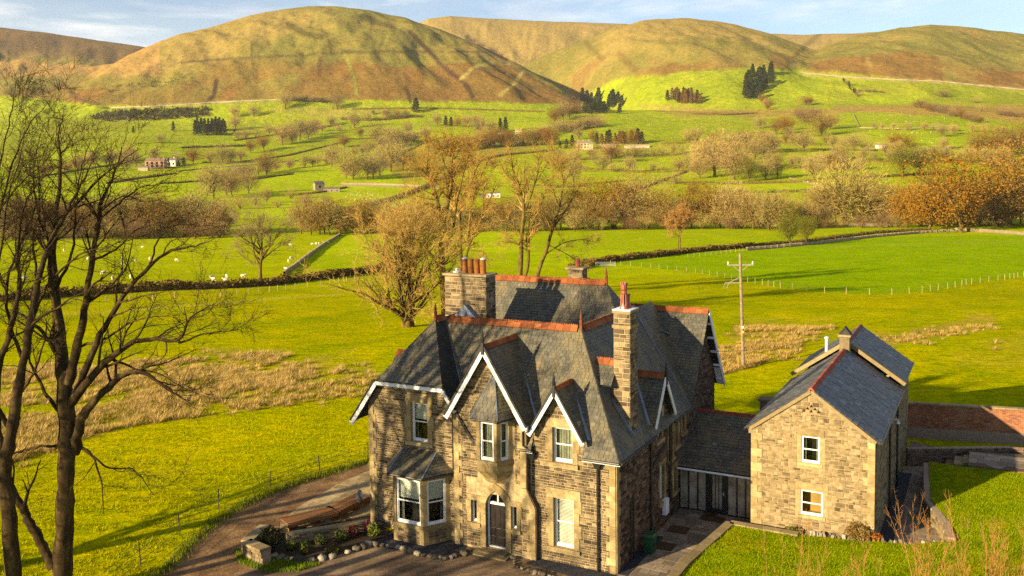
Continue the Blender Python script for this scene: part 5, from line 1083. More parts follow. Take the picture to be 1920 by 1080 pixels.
# lawn, raised behind low retaining walls
LG = [hp(1372, 985, .55), hp(1290, 1062, .55), hp(1235, 1130, .55), hp(1500, 1190, .55), hp(2050, 1190, .7), hp(2050, 900, 1.0), hp(1920, 888, 1.0), hp(1860, 880, 1.0), hp(1800, 874, .9), hp(1742, 866, .9), hp(1745, 935, .9), hp(1782, 985, .8), hp(1790, 1015, .7), hp(1700, 1022, .62), hp(1600, 1014, .58), hp(1500, 1003, .55)]
lz_ = [.55, .55, .55, .55, .7, 1.0, 1.0, 1.0, .9, .9, .9, .8, .7, .62, .58, .55]
def lawn():
    import mathutils
    pts = [np.array(p) for p in LG]; xs = [p[0] for p in pts]; ys = [p[1] for p in pts]
    V = []; F = []; N_ = 46; gx = np.linspace(min(xs), max(xs), 110); gy = np.linspace(min(ys), max(ys), 110)
    X, Y = np.meshgrid(gx, gy); ins = inpoly(X, Y, [tuple(p) for p in pts])
    PX = np.array(pts); Zv = np.array(lz_)
    def zz(x, y):
        d = np.hypot(x[..., None] - PX[:, 0], y[..., None] - PX[:, 1]) + .3; w = 1 / d ** 2; return (w * Zv).sum(-1) / w.sum(-1)
    Z = zz(X, Y) + fbm(X / 1.5, Y / 1.5, 3, 5) * .10; idx = -np.ones(X.shape, int); k = 0
    import bmesh
    bm = bmesh.new(); bv = [bm.verts.new((p[0], p[1], z)) for p, z in zip(pts, lz_)]
    # outline densified, then filled with inner grid points by Delaunay
    out_ = []
    for i in range(len(pts)):
        a, b = pts[i], pts[(i + 1) % len(pts)]; n = max(1, int(np.linalg.norm(b - a) / .4))
        for t in range(n): out_.append(a + (b - a) * t / n)
    bm.free(); inner = np.stack([X[ins], Y[ins]], -1)[::1]
    dmin = np.min(np.hypot(inner[:, None, 0] - np.array(out_)[None, :, 0], inner[:, None, 1] - np.array(out_)[None, :, 1]), 1); inner = inner[dmin > .15]
    co = [Vector(p) for p in out_] + [Vector(p) for p in inner]
    vs, _, fs, *_ = mathutils.geometry.delaunay_2d_cdt(co, [], [list(range(len(out_)))], 1, 1e-5)
    A = np.array([tuple(v) for v in vs]); zA = zz(A[:, 0], A[:, 1]) + fbm(A[:, 0] / 1.5, A[:, 1] / 1.5, 3, 5) * .10
    Wv = np.array([h2w((p[0], p[1], z)) for p, z in zip(A, zA)])
    me = np_mesh('lawn', Wv, np.array([list(f) for f in fs]), GRASS, smooth=True)
    c = np.empty((len(Wv), 4), np.float32); n1 = fbm(A[:, 0] / 2.2, A[:, 1] / 2.2, 4, 7)[:, None]
    c[:, :3] = np.array((0.145, 0.195, 0.001)) * (1 - sm(0, .2, n1)) + np.array((0.22, 0.215, 0.002)) * sm(0, .2, n1); c[:, 3] = 1
    a = me.color_attributes.new('Col', 'FLOAT_COLOR', 'POINT'); a.data.foreach_set('color', c.ravel()); a = me.color_attributes.new('Fine', 'FLOAT_COLOR', 'POINT'); a.data.foreach_set('color', np.tile(np.array((0, 0, 0, 1), np.float32), len(Wv)))
    return tag(link(bpy.data.objects.new('lawn', me)), 'raised green lawn beside and before the annex', kind='structure'), Wv
LAWN, LAWN_V = lawn()
LW0 = np.array([*LG[0], 0]); LWALL = house_empty('lawn_retaining_wall', LW0, 'low stone retaining wall with flat coping along the lawn and yard steps', 'wall'); LP = Pieces()
relw = lambda L_: [(p[0] - LW0[0], p[1] - LW0[1]) for p in L_]
wall_run(LWALL, relw([np.array(LG[15]) + (-.05, -.1), np.array(LG[0]) + (-.1, .15), np.array(LG[1]) + (-.2, .05), np.array(LG[2]) + (-.2, 0)]), .56, .34, None, pieces=LP)
LP.finish('stone', unit_stone(), STONE_ANNEX, LWALL, 'stonework', limit=200)
RW = house_empty('lawn_bank_wall', np.array([*LG[11], 0]), 'curved rough stone wall holding up the lawn right of the annex', 'wall'); RP = Pieces(); r0 = np.array([*LG[11], 0])
wall_run(RW, [(p[0] - r0[0] - .12, p[1] - r0[1]) for p in (LG[9], LG[10], LG[11], LG[12])], .84, .3, None, pieces=RP, cop=0)
RP.finish('stone', unit_stone(), STONE_ANNEX, RW, 'stonework', limit=250)
# upright edging stones on the lawn edge in front of the annex
ES = house_empty('upright_edging_stones', np.array([*LG[13], .6]), 'row of small upright stones along the lawn edge before the annex', 'stone edging')
e0 = np.array([*LG[13], 0]); run = [np.array(LG[i]) for i in (15, 14, 13, 12)]; me_e = [MB().add([(-.09, -.04, 0), (.09, -.04, 0), (.09, .04, 0), (-.09, .04, 0), (-.05, -.03, 1), (.06, -.03, .9), (.06, .03, .9), (-.05, .03, 1)], [(4, 5, 6, 7), (0, 1, 5, 4), (1, 2, 6, 5), (2, 3, 7, 6), (3, 0, 4, 7)]).mesh('edging_stone', ROCK)]
for a, b in zip(run[:-1], run[1:]):
    n = int(np.linalg.norm(b - a) / .15)
    for i in range(n):
        c = a + (b - a) * (i + .5) / n + (random.uniform(-.03, .03), .08 + random.uniform(-.03, .03)); o = bpy.data.objects.new('edging_stone', me_e[0]); o.parent = ES
        o.location = (c[0] - e0[0], c[1] - e0[1], -.15); o.scale = (random.uniform(.6, 1.1), 1, random.uniform(.25, .38)); o.rotation_euler = (random.uniform(-.2, .2), random.uniform(-.35, .35), random.uniform(-.6, .6)); COL.objects.link(o)
# brick garden wall with stone coping, dark dry-stone wall, steps and upper path
BW0 = np.array([9.4, 28.4, 0]); BW = house_empty('brick_garden_wall', BW0, 'long red brick garden wall with pale coping behind the annex', 'wall'); BP = Pieces()
pa_, pb_ = w2h(at_depth(1690, 828, 56)), w2h(at_depth(2060, 870, 53)); zb = .7
Lb = np.linalg.norm((pb_ - pa_)[:2]); db = np.array([*(pb_ - pa_)[:2] / Lb, 0]); A0 = np.array([pa_[0] - BW0[0], pa_[1] - BW0[1], zb - .7])
sB = np.array([-db[1], db[0], 0]); o = MB().prism([A0 + sB * .3, A0 + sB * .3 + db * Lb, A0 + db * Lb, A0], (0, 0, 2.15)).build('wall_core', MORTAR_D, BW)
frb = frame(A0 + (0, 0, .7), db, (0, 0, 1)); b = 0; k = 0
while b < 1.42:
    x = -(.115 if k % 2 else 0)
    while x < Lb - .05: BP.add(frb, [(max(x, 0) + .004, b + .004), (min(x + .23, Lb) - .004, b + .004), (min(x + .23, Lb) - .004, b + .071), (max(x, 0) + .004, b + .071)], .012, o, True, 1 + random.random()); x += .24
    b += .075; k += 1
BP.finish('brick', unit_stone(), BRICK, BW, 'brickwork', limit=300)
n = int(Lb / .7)
for i in range(n): p = A0 + db * (Lb * i / n + .006); q = A0 + db * (Lb * (i + 1) / n - .006); MB().prism([p + sB * .36 + (0, 0, 2.15), p - sB * .06 + (0, 0, 2.15), q - sB * .06 + (0, 0, 2.15), q + sB * .36 + (0, 0, 2.15)], (0, 0, .09)).build('coping_stone', COPING, BW)
DWH = w2h(at_depth(1700, 862, 50.5)); DWE = w2h(at_depth(1880, 862, 50.5)); DWE2 = w2h(at_depth(2050, 880, 49))
DW = house_empty('low_dry_stone_wall', (DWH[0], DWH[1], 0), 'shaded low dry stone wall below the brick garden wall', 'wall'); DP = Pieces()
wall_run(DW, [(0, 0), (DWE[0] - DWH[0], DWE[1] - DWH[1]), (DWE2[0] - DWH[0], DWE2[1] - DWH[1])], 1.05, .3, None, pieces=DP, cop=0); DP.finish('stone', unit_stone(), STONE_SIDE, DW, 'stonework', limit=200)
ups = [w2h(on_plane(px, py, .95)) for px, py in ((1818, 847), (1815, 872), (1870, 880), (2060, 900), (2060, 868), (1905, 852))]
flags('upper_path', [(p[0], p[1]) for p in ups], .97, PAVE, 'raised flagged path beyond the steps', (.6, .8), (.8, 1.0))
m = MB(); q = [h2w((p[0], p[1], .96)) for p in ups]; m.prism([p for p in q[::-1]] if area([(p[0], p[1]) for p in ups]) < 0 else q, (0, 0, -1.0)); tag(m.build('path_bank', [SOIL]), 'earth bank under the raised path', kind='structure')
STP = house_empty('garden_steps', (*hp(1770, 862, .4), 0), 'four stone steps climbing from the side path to the upper path', 'steps'); s0 = np.array([*hp(1770, 862, .4), 0])
cor = [(1766, 864), (1782, 862), (1798, 860), (1815, 858)]
for i, (px, py) in enumerate(cor):
    zt = .2 + .23 * i; p = np.array(hp(px, py, zt)); MB().box((p[0] - s0[0] - .22, p[1] - s0[1] - 1.1, 0), (p[0] - s0[0] + .26, p[1] - s0[1] + .5, zt)).build('step', COPING, STP)
# bin, meter box, door mats
m = MB(); m.add([(-.24, -.26, 0), (.24, -.26, 0), (.24, .26, 0), (-.24, .26, 0), (-.29, -.31, .85), (.29, -.31, .85), (.29, .31, .85), (-.29, .31, .85)], [(0, 3, 2, 1), (0, 1, 5, 4), (1, 2, 6, 5), (2, 3, 7, 6), (3, 0, 4, 7), (4, 5, 6, 7)])
bn = house_empty('wheeled_bin', (.52, 2.75, .07), 'dark green wheeled bin standing against the shaded house flank', 'bin'); bn.scale = (.82, .82, .85); m.build('bin_body', GREENP, bn)
m = MB(); m.add([(-.31, -.34, .855), (.31, -.34, .855), (.31, .33, .855), (-.31, .33, .855), (-.26, -.28, .98), (.26, -.28, .98), (.26, .3, 1.0), (-.26, .3, 1.0)], [(0, 3, 2, 1), (0, 1, 5, 4), (1, 2, 6, 5), (2, 3, 7, 6), (3, 0, 4, 7), (4, 5, 6, 7)]); m.build('lid', GREENP, bn)
m = MB(); m.lathe((0, 0, 0), [(.09, -.004), (.09, .004)], 12); o = m.build('round_sticker', simple('blue_sticker', (.04, .05, .16), .5, .2, 8), bn); o.rotation_euler = (0, math.radians(90), 0); o.location = (.295, 0, .5)
for sy in (-.2, .2): m = MB(); m.tube([(-.3, sy - .03, .09), (-.3, sy + .03, .09)], .09, 10); m.build('wheel', BLACKP, bn)
mb = house_empty('meter_box', (.1, 6.1, .55), 'white utility meter box mounted on the shaded house flank', 'utility box'); MB().box((-.06, -.24, 0), (.12, .24, .72)).build('box_body', WHITE, mb); MB().box((.121, -.2, .04), (.135, .2, .68)).build('box_door', WHITE, mb)
MATM = simple('coir_mat', (.055, .032, .016), .95, .3, 20)
for (x, y, a, b, lab) in ((1.95, 7.7, .55, .35, 'brown doormat on the flags before the glazed door'), (1.7, 8.2, .3, .2, 'small dark mat beside the glazed door threshold'), (.95, 3.6, .4, .4, 'brown mat on the chippings by the green bin'), (.9, 5.7, .45, .4, 'dark mat on the flags below the meter box')):
    m = MB(); m.box((-a, -b, 0), (a, b, .02)); o = m.build('doormat', MATM); o.location = h2w((x, y, .055)); o.rotation_euler = (0, 0, -YAW); tag(o, lab, 'mat', 'mats in the yard')
# ================================================================ trees
def unitv(v): return v / (np.linalg.norm(v) + 1e-9)
def branch(r, p, d, Ln, rad, n, wob, up, r_end=0.25):
    pts = [p]; d = unitv(d); s = Ln / n
    for i in range(n):
        d = unitv(d + r.normal(0, wob, 3) + np.array([0, 0, up])); pts.append(pts[-1] + d * s)
    return np.array(pts), np.linspace(rad, rad * r_end, n + 1)
def grow(r, pts, rad, level, spec, out):
    """spec[level] = (count per metre, length factor, angle, radius factor, segments, wobble, uplift)"""
    if level >= len(spec): return
    per, lf, ang, rf, seg, wob, up = spec[level]
    L_ = np.concatenate([[0], np.cumsum(np.linalg.norm(np.diff(pts, axis=0), axis=1))]); T = L_[-1]
    n = r.poisson(per * T) if per * T < 200 else 200
    start = 0.25 if level == 0 else 0.15
    for k in range(max(n, 1)):
        t = T * (start + (1 - start) * r.random() ** 0.8); i = min(np.searchsorted(L_, t) - 1, len(pts) - 2); i = max(i, 0); w = (t - L_[i]) / (L_[i + 1] - L_[i] + 1e-9)
        p = pts[i] * (1 - w) + pts[i + 1] * w; dr = unitv(pts[i + 1] - pts[i]); rr = rad[i] * (1 - w) + rad[i + 1] * w
        perp = unitv(np.cross(dr, r.normal(0, 1, 3))); a = ang * r.uniform(.7, 1.3); d = dr * math.cos(a) + perp * math.sin(a)
        ln = lf * r.uniform(.5, 1.2) * (1.15 - .55 * t / T); b, br = branch(r, p, d, ln, max(rr * rf, spec_min), seg, wob, up)
        out.append((b, br)); grow(r, b, br, level + 1, spec, out)
spec_min = 0.004
def tubes_mesh(name, branches, mats, thick=0.09, mi=None):
    V = []; F = []; off = 0
    for pts, rad in branches:
        k = 12 if rad[0] > thick * 1.6 else (5 if rad[0] > 0.03 else 3); n = len(pts)
        t = np.gradient(pts, axis=0); t /= (np.linalg.norm(t, axis=1)[:, None] + 1e-9); ref = np.array([0.3, 0.2, 1.0]) if abs(t[0][2]) < .8 else np.array([1.0, 0.2, 0])
        a = np.cross(t, ref); a /= (np.linalg.norm(a, axis=1)[:, None] + 1e-9); b = np.cross(t, a); an_ = np.arange(k) * 2 * math.pi / k
        ring = pts[:, None] + rad[:, None, None] * (np.cos(an_)[None, :, None] * a[:, None] + np.sin(an_)[None, :, None] * b[:, None])
        if k == 12: ring = ring + (ring - pts[:, None]) * (RNG.normal(0, .07, (n, k, 1)) + .10 * np.sin(np.arange(k) * 2.6 + 1)[None, :, None])
        V.append(ring.reshape(-1, 3))
        i = np.arange(n - 1)[:, None] * k; j = np.arange(k)[None]; q = (j + 1) % k
        F.append((np.stack([i + j, i + q, i + k + q, i + k + j], -1).reshape(-1, 4)) + off); off += n * k
    return np_mesh(name, np.concatenate(V), np.concatenate(F), mats, smooth=True)
def fine_twigs(r, branches, n, ln, wd, up=.35, spread=.8):
    """n thin three-sided twigs leaving the given branches; returns verts, quads"""
    P0 = np.concatenate([p[:-1] for p, q in branches]); P1 = np.concatenate([p[1:] for p, q in branches]); seg = np.linalg.norm(P1 - P0, axis=1)
    i = r.choice(len(P0), n, p=seg / seg.sum()); t = r.random((n, 1)); P = P0[i] * (1 - t) + P1[i] * t; d = (P1[i] - P0[i]) / (seg[i][:, None] + 1e-9)
    d = d + r.normal(0, spread, (n, 3)) + np.array([0, 0, up]); d /= np.linalg.norm(d, axis=1)[:, None]; a = np.cross(d, r.normal(0, 1, (n, 3))); a /= np.linalg.norm(a, axis=1)[:, None] + 1e-9; b = np.cross(d, a)
    L_ = (ln * r.uniform(.4, 1.3, n))[:, None]; bend = r.normal(0, .18, (n, 3)); V = np.empty((n, 3, 3, 3))
    for j, (f, w) in enumerate(((0, 1.0), (.55, .75), (1.0, .3))):
        c = P + d * L_ * f + bend * L_ * f * f
        for k in range(3): an_ = k * 2.094; V[:, j, k] = c + (a * math.cos(an_) + b * math.sin(an_)) * wd * w
    o = np.arange(n)[:, None, None] * 9; q = np.array([[j * 3 + k, j * 3 + (k + 1) % 3, j * 3 + 3 + (k + 1) % 3, j * 3 + 3 + k] for j in range(2) for k in range(3)])
    return V.reshape(-1, 3), (o + q[None]).reshape(-1, 4)
def merge_mesh(name, tm, parts, mats):
    """join extra (verts, quads, material index) onto a quad mesh"""
    n = len(tm.vertices); V = np.empty(n * 3, np.float32); tm.vertices.foreach_get('co', V); nf = len(tm.polygons); L_ = np.empty(nf * 4, np.int32); tm.loops.foreach_get('vertex_index', L_)
    VV, FF, MM = [V.reshape(-1, 3)], [L_.reshape(-1, 4)], [np.zeros(nf)]
    for v, f, m_ in parts: FF.append(f + n); VV.append(v); MM.append(np.full(len(f), m_)); n += len(v)
    bpy.data.meshes.remove(tm); return np_mesh(name, np.concatenate(VV), np.concatenate(FF), mats, mi=np.concatenate(MM))
def leaf_cards(r, P, size, flat=0.0, aspect=1.0):
    n = len(P); a = r.normal(0, 1, (n, 3)); a /= np.linalg.norm(a, axis=1)[:, None]; b = np.cross(a, r.normal(0, 1, (n, 3))); b /= np.linalg.norm(b, axis=1)[:, None]
    s = size * r.uniform(.6, 1.4, n)[:, None]; a = a * s * aspect; b = b * s
    return np.stack([P - a * .5 - b * .15, P - b * .5, P + a * .5 + b * .1, P + b * .5], 1).reshape(-1, 3), np.arange(4 * n).reshape(-1, 4)

def add_tree(name, loc, trunk_me, crown_me, label, group, color, rz=0.0, sc=1.0, cat='tree', sxy=None, joined=None):
    if joined is not None:
        o = bpy.data.objects.new(name, joined); o.location = loc; o.rotation_euler = (0, 0, rz); o.scale = ((sxy or sc), (sxy or sc), sc); o.color = (*color, 1); link(o); tag(o, label, cat, group); return o
    e_ = empty(name, loc, rz, label, cat, group); e_.scale = ((sxy or sc), (sxy or sc), sc)
    t = bpy.data.objects.new('trunk', trunk_me); t.color = (*color, 1); link(t, e_)
    if crown_me is not None: c = bpy.data.objects.new('crown', crown_me); c.color = (*color, 1); link(c, e_)
    return e_

# ---- big bare trees: limbs follow the photograph's limbs in a real depth, twigs grow from them
def traced(limbs, depth, seed, twig_spec, base, rmax=.19):
    r = np.random.default_rng(seed); big, small = [], []
    for L_ in limbs:
        P = []; off = 0.0; dd = r.uniform(-.35, .35)
        for q in L_: P.append((at_depth(q[0], q[1], depth + (q[3] if len(q) > 3 else off)), q[2])); off += dd * r.uniform(.4, 1.2)
        pts = np.array([p[0] for p in P]); rad = np.array([p[1] for p in P]); n = max(len(pts) * 4, 8); t = np.linspace(0, len(pts) - 1, n); s = np.arange(len(pts))
        # smooth interpolation
        pp = np.stack([np.interp(t, s, pts[:, i]) for i in range(3)], -1); kern = np.array([.25, .5, .25])
        for _ in range(2): q = pp.copy(); q[1:-1] = pp[:-2] * .25 + pp[1:-1] * .5 + pp[2:] * .25; pp = q
        pp[1:-1] += r.normal(0, .02, (n - 2, 3)); rr = np.interp(t, s, rad); rr = rr * (1 + r.normal(0, .04, n)); big.append((pp, rr))
        m_ = rr < rmax
        if m_.sum() > 3: grow(r, pp[m_], rr[m_], 0, twig_spec, small)
    base = np.asarray(base, float)
    big = [(p - base, q) for p, q in big]; small = [(p - base, q) for p, q in small]; return big, small
TW_SPEC = [(1.5, 2.6, .75, .50, 7, .15, .04), (1.9, 1.25, .7, .6, 5, .18, .03)]
treeA = [
 [(112, 1440, .42, 0), (118, 1080, .31, 0), (122, 950, .30, 0), (127, 850, .30, 0), (125, 770, .28, 0), (118, 690, .23, .2), (113, 620, .19, .4), (103, 545, .15, .6), (98, 470, .12, .8), (104, 400, .09, 1), (114, 330, .06, 1.2), (108, 260, .035, 1.4), (118, 215, .015, 1.5)],
 [(138, 850, .20), (150, 790, .17), (166, 762, .15), (207, 722, .12), (228, 702, .10), (268, 694, .075), (312, 727, .045), (350, 752, .02)],
 [(130, 760, .17), (160, 718, .14), (207, 671, .11), (250, 640, .09), (290, 634, .07), (337, 643, .05), (358, 590, .03), (400, 570, .015)], [(337, 643, .045), (385, 625, .03), (448, 618, .012)], [(335, 643, .04), (352, 610, .03), (345, 575, .012)],
 [(128, 720, .18), (146, 650, .15), (160, 565, .12), (173, 490, .095), (183, 413, .075), (193, 365, .055), (218, 321, .035), (228, 275, .015)],
 [(140, 745, .15), (166, 680, .12), (192, 620, .10), (235, 548, .08), (278, 500, .065), (322, 467, .05), (374, 461, .03), (402, 447, .012)], [(278, 500, .04), (300, 440, .03), (345, 410, .015), (390, 395, .008)],
 [(113, 620, .12), (95, 540, .10), (92, 478, .09), (102, 413, .075), (145, 382, .06), (183, 339, .045), (226, 304, .03), (262, 278, .012)], [(183, 413, .05), (225, 380, .035), (262, 350, .02), (300, 345, .01)],
 [(126, 790, .10), (85, 740, .07), (62, 690, .05), (50, 655, .03), (30, 620, .012)], [(125, 700, .1), (92, 640, .08), (60, 600, .06), (20, 580, .03)], [(142, 830, .08), (175, 850, .05), (190, 900, .03), (195, 965, .012)], [(160, 845, .05), (205, 880, .035), (250, 875, .025), (290, 930, .01)],
 [(207, 671, .06), (245, 690, .04), (300, 700, .025), (360, 735, .01)], [(173, 490, .06), (215, 470, .04), (255, 430, .025), (290, 420, .01)], [(160, 565, .07), (205, 540, .05), (240, 500, .03), (250, 440, .015)], [(146, 650, .06), (190, 640, .045), (250, 600, .03), (320, 590, .012)],
 [(100, 1066, .19), (82, 1030, .17), (60, 990, .15), (42, 955, .14), (27, 925, .12), (8, 880, .08), (-20, 830, .05)],
 [(113, 835, .06), (70, 838, .05), (40, 845, .04), (5, 860, .03)], [(98, 470, .06), (70, 400, .05), (60, 330, .03), (75, 250, .012)], [(103, 545, .07), (135, 480, .05), (140, 400, .035), (150, 320, .02), (170, 260, .008)]]
treeB = [
 [(20, 1440, .36, -1.2), (26, 1080, .26, -1.2), (16, 960, .24, -1.2), (6, 870, .22, -1.2), (22, 813, .19, -1), (31, 747, .17, -.9), (44, 680, .14, -.8), (58, 600, .12, -.7), (70, 530, .10, -.6), (88, 460, .08, -.5), (125, 400, .055, -.4), (150, 350, .035, -.3), (175, 300, .012, -.2)],
 [(5, 870, .15), (-10, 780, .13), (-5, 690, .11), (20, 620, .09), (38, 540, .07), (30, 460, .05), (45, 380, .035), (80, 330, .02), (120, 305, .008)],
 [(22, 813, .10), (-15, 740, .08), (-40, 640, .06), (-20, 540, .05), (5, 470, .04), (10, 390, .03), (40, 290, .02), (50, 210, .008)],
 [(44, 680, .08), (15, 600, .06), (10, 520, .05), (40, 450, .04), (65, 390, .03), (95, 340, .012)], [(58, 600, .07), (85, 540, .055), (120, 500, .04), (160, 470, .03), (210, 465, .012)],
 [(-5, 690, .07), (-30, 600, .06), (-30, 480, .05), (0, 390, .04), (25, 300, .03), (55, 230, .02), (90, 190, .01)], [(0, 390, .03), (40, 340, .025), (90, 300, .015), (140, 240, .008)], [(-30, 480, .04), (0, 300, .03), (20, 220, .02), (30, 150, .008)], [(31, 747, .06), (65, 700, .045), (85, 640, .03), (90, 590, .012)], [(70, 530, .05), (60, 450, .04), (75, 380, .03), (70, 300, .015)]]
for nm, limbs, dep, seed, lab in (('bare_tree', treeA, 33.0, 5, 'tall bare tree with thick forked trunk, arching limbs and dark twigs at the near left'), ('bare_tree', treeB, 32.0, 9, 'bare tree with slender leaning trunk at the extreme left edge')):
    base = at_depth(limbs[0][0][0], limbs[0][0][1], dep); base[2] = 0.0
    q = at_depth(limbs[0][0][0], 1080, dep); base[0] = q[0] - (.1 if limbs is treeA else .2); base[1] = dep + (limbs[0][0][3])
    big, small = traced(limbs, dep, seed, TW_SPEC, base); big[0][0][0] = (0, 0, -.1); big[0][1][0] *= 1.2
    cm = tubes_mesh('crown', small, BARK); r_ = np.random.default_rng(seed); v_, f_ = fine_twigs(r_, small, 4200, .55, .007, .1, .7)
    add_tree(nm, base, tubes_mesh('trunk', big, BARK), merge_mesh('crown', cm, [(v_, f_, 0)], [BARK]), lab, None, (.1, .07, .03))

def bare_proto(seed, h, spread, spec, stems=1, lean=.12, bark=BARK_L, trunk_r=.35, leaf=0, leaf_size=.12, fork=.35, tw_r=.006, limb_n=13, fine=9000):
    """a bare tree of height h: trunk, limbs, twigs and a few left leaves"""
    global spec_min
    r = np.random.default_rng(seed); big, small = [], []; spec_min = tw_r
    for s in range(stems):
        a = r.uniform(0, 6.3); off = np.array([math.cos(a), math.sin(a), 0]) * (0 if stems == 1 else r.uniform(.3, 1.2)); d = np.array([math.cos(a) * lean, math.sin(a) * lean, 1.0])
        p, q = branch(r, off, d, h * r.uniform(.85, 1), trunk_r * r.uniform(.7, 1.0), 14, .045, .05, .06); q[0] *= 1.5; big.append((p, q))
        for k in range(limb_n):
            t = r.uniform(fork, .85); i = int(t * 13); az_ = r.uniform(0, 6.3) if k > 1 else k * 3.1 + a; el = r.uniform(.35, 1.0)
            d2 = np.array([math.cos(az_) * math.cos(el), math.sin(az_) * math.cos(el), math.sin(el)]); ln = spread * r.uniform(.6, 1.1) * (1.2 - .6 * t)
            b, br = branch(r, p[i], d2, ln, q[i] * r.uniform(.45, .7), 9, .13, .05, .12); big.append((b, br))
            for m_ in range(5):
                j = r.integers(2, 8); d3 = unitv(b[j] - b[j - 1] + r.normal(0, .7, 3) + (0, 0, .25)); b2, br2 = branch(r, b[j], d3, ln * r.uniform(.4, .65), br[j] * .65, 7, .15, .05, .15); big.append((b2, br2))
    for p, q in big: grow(r, p[len(p) // 3:], q[len(p) // 3:], 0, spec, small)
    trunk = tubes_mesh('trunk', big, bark)
    tips = np.concatenate([p[1:] for p, q in small]); parts = [(*fine_twigs(r, small, fine, .8, tw_r * .8, .3, .7), 0)]
    if leaf: P = tips[r.integers(0, len(tips), leaf)] + r.normal(0, .25, (leaf, 3)); parts.append((*leaf_cards(r, P, leaf_size), 1))
    tm = merge_mesh('crown', tubes_mesh('crown', small, TWIGS), parts, [TWIGS, LEAF]); spec_min = .004; return trunk, tm
SP_MID = [(.9, 2.6, .65, .5, 5, .14, .07), (1.1, 1.3, .6, .65, 4, .16, .05)]
def gpt(px, py): q = place(px, py); return q
def tall(px, py, seed, h, spread, label, color, **kw):
    q = gpt(px, py); kw.setdefault('tw_r', .019); t, c = bare_proto(seed, h, spread, SP_MID, **kw); return add_tree('bare_tree', q - (0, 0, .15), t, c, label, None, color, rz=kw.get('rz', 0))
GOLDT = (.34, .225, .06)
tall(765, 612, 21, 14.0, 9.0, 'old spreading bare tree with thick gnarled base left of the chimney', GOLDT, stems=3, lean=.35, trunk_r=.5, fork=.10, leaf=600, limb_n=17, fine=8000)
GSPEC = [(2.3, 3.2, .85, .6, 7, .2, .06), (1.4, 1.7, .75, .7, 5, .2, .05)]
def traced_tree(limbs, base_px, seed, label, color, fine=6500, leaf=900):
    global spec_min
    b = place(*base_px); spec_min = .02; big, small = traced([[(q[0], q[1], q[2] * 1.2, *q[3:]) for q in L_] for L_ in limbs], b[1], seed, GSPEC, b, .34); big[0][0][0] = (0, 0, -.2); big[0][1][0] *= 1.5; spec_min = .004; r = np.random.default_rng(seed)
    parts = [(*fine_twigs(r, small, fine, .9, .015, .2, .8), 0)]; tips = np.concatenate([p[1:] for p, q in small]); P = tips[r.integers(0, len(tips), leaf)] + r.normal(0, .3, (leaf, 3)); parts.append((*leaf_cards(r, P, .12), 1))
    add_tree('bare_tree', b, tubes_mesh('trunk', big, BARK_L), merge_mesh('crown', tubes_mesh('crown', small, TWIGS), parts, [TWIGS, LEAF]), label, None, color)
traced_tree([[(836, 600, .42, 0), (832, 534, .36, 0), (826, 458, .3, 0), (833, 401, .24, 0), (848, 355, .18, .5), (848, 306, .12, .8), (844, 275, .07, 1), (848, 243, .02, 1)], [(829, 470, .2), (828, 420, .17), (821, 374, .13), (810, 340, .1), (791, 318, .06), (772, 308, .02)], [(833, 401, .13), (812, 365, .1), (800, 320, .07), (805, 275, .03)], [(836, 473, .18), (850, 430, .14), (856, 380, .1), (868, 330, .07), (880, 285, .03)], [(832, 520, .15), (812, 480, .12), (790, 455, .09), (765, 440, .06), (735, 425, .03)], [(848, 340, .1), (830, 300, .07), (822, 262, .03)], [(848, 330, .08), (870, 295, .05), (885, 262, .02)], [(830, 500, .1), (850, 470, .07), (872, 450, .04)], [(821, 374, .08), (795, 372, .06), (765, 360, .03)]], (836, 602), 22, 'tallest bare golden tree standing straight behind the big chimney', (.27, .17, .04), 6000, 1500)
traced_tree([[(866, 560, .34, 0), (864, 480, .3, 0), (861, 420, .25, 0), (863, 382, .2, .3), (882, 344, .14, .5), (893, 317, .09, .6), (908, 290, .03, .7)], [(868, 520, .24), (874, 477, .2), (886, 442, .17), (908, 401, .12), (920, 370, .08), (931, 345, .03)], [(878, 455, .15), (882, 389, .12), (901, 332, .08), (916, 300, .03)], [(862, 400, .12), (850, 360, .09), (852, 320, .04)], [(908, 401, .07), (905, 360, .05), (925, 320, .02)], [(880, 470, .08), (905, 470, .06), (918, 490, .03)]], (866, 562), 23, 'bare mossy twin-stemmed tree rising above the chimney pots', (.28, .18, .045), 5500, 900)
traced_tree([[(974, 545, .42, 0), (976, 511, .36, 0), (978, 443, .3, 0), (984, 389, .24, 0), (973, 344, .16, .5), (962, 321, .11, .7), (958, 285, .03, .9)], [(985, 395, .18), (1003, 344, .13), (1011, 313, .09), (1007, 280, .03)], [(985, 520, .24), (992, 490, .22), (988, 450, .2), (1000, 415, .15), (1015, 380, .1), (1030, 345, .04)], [(977, 440, .12), (955, 415, .09), (935, 400, .05), (920, 385, .02)], [(990, 470, .1), (965, 455, .07), (940, 452, .03)], [(973, 344, .08), (950, 330, .06), (935, 300, .02)], [(1003, 344, .08), (1025, 310, .05), (1035, 285, .02)], [(984, 389, .1), (982, 345, .07), (985, 300, .03)]], (974, 548), 24, 'bare multi-stemmed tree behind the rear ridge', (.29, .19, .05), 6500, 900)
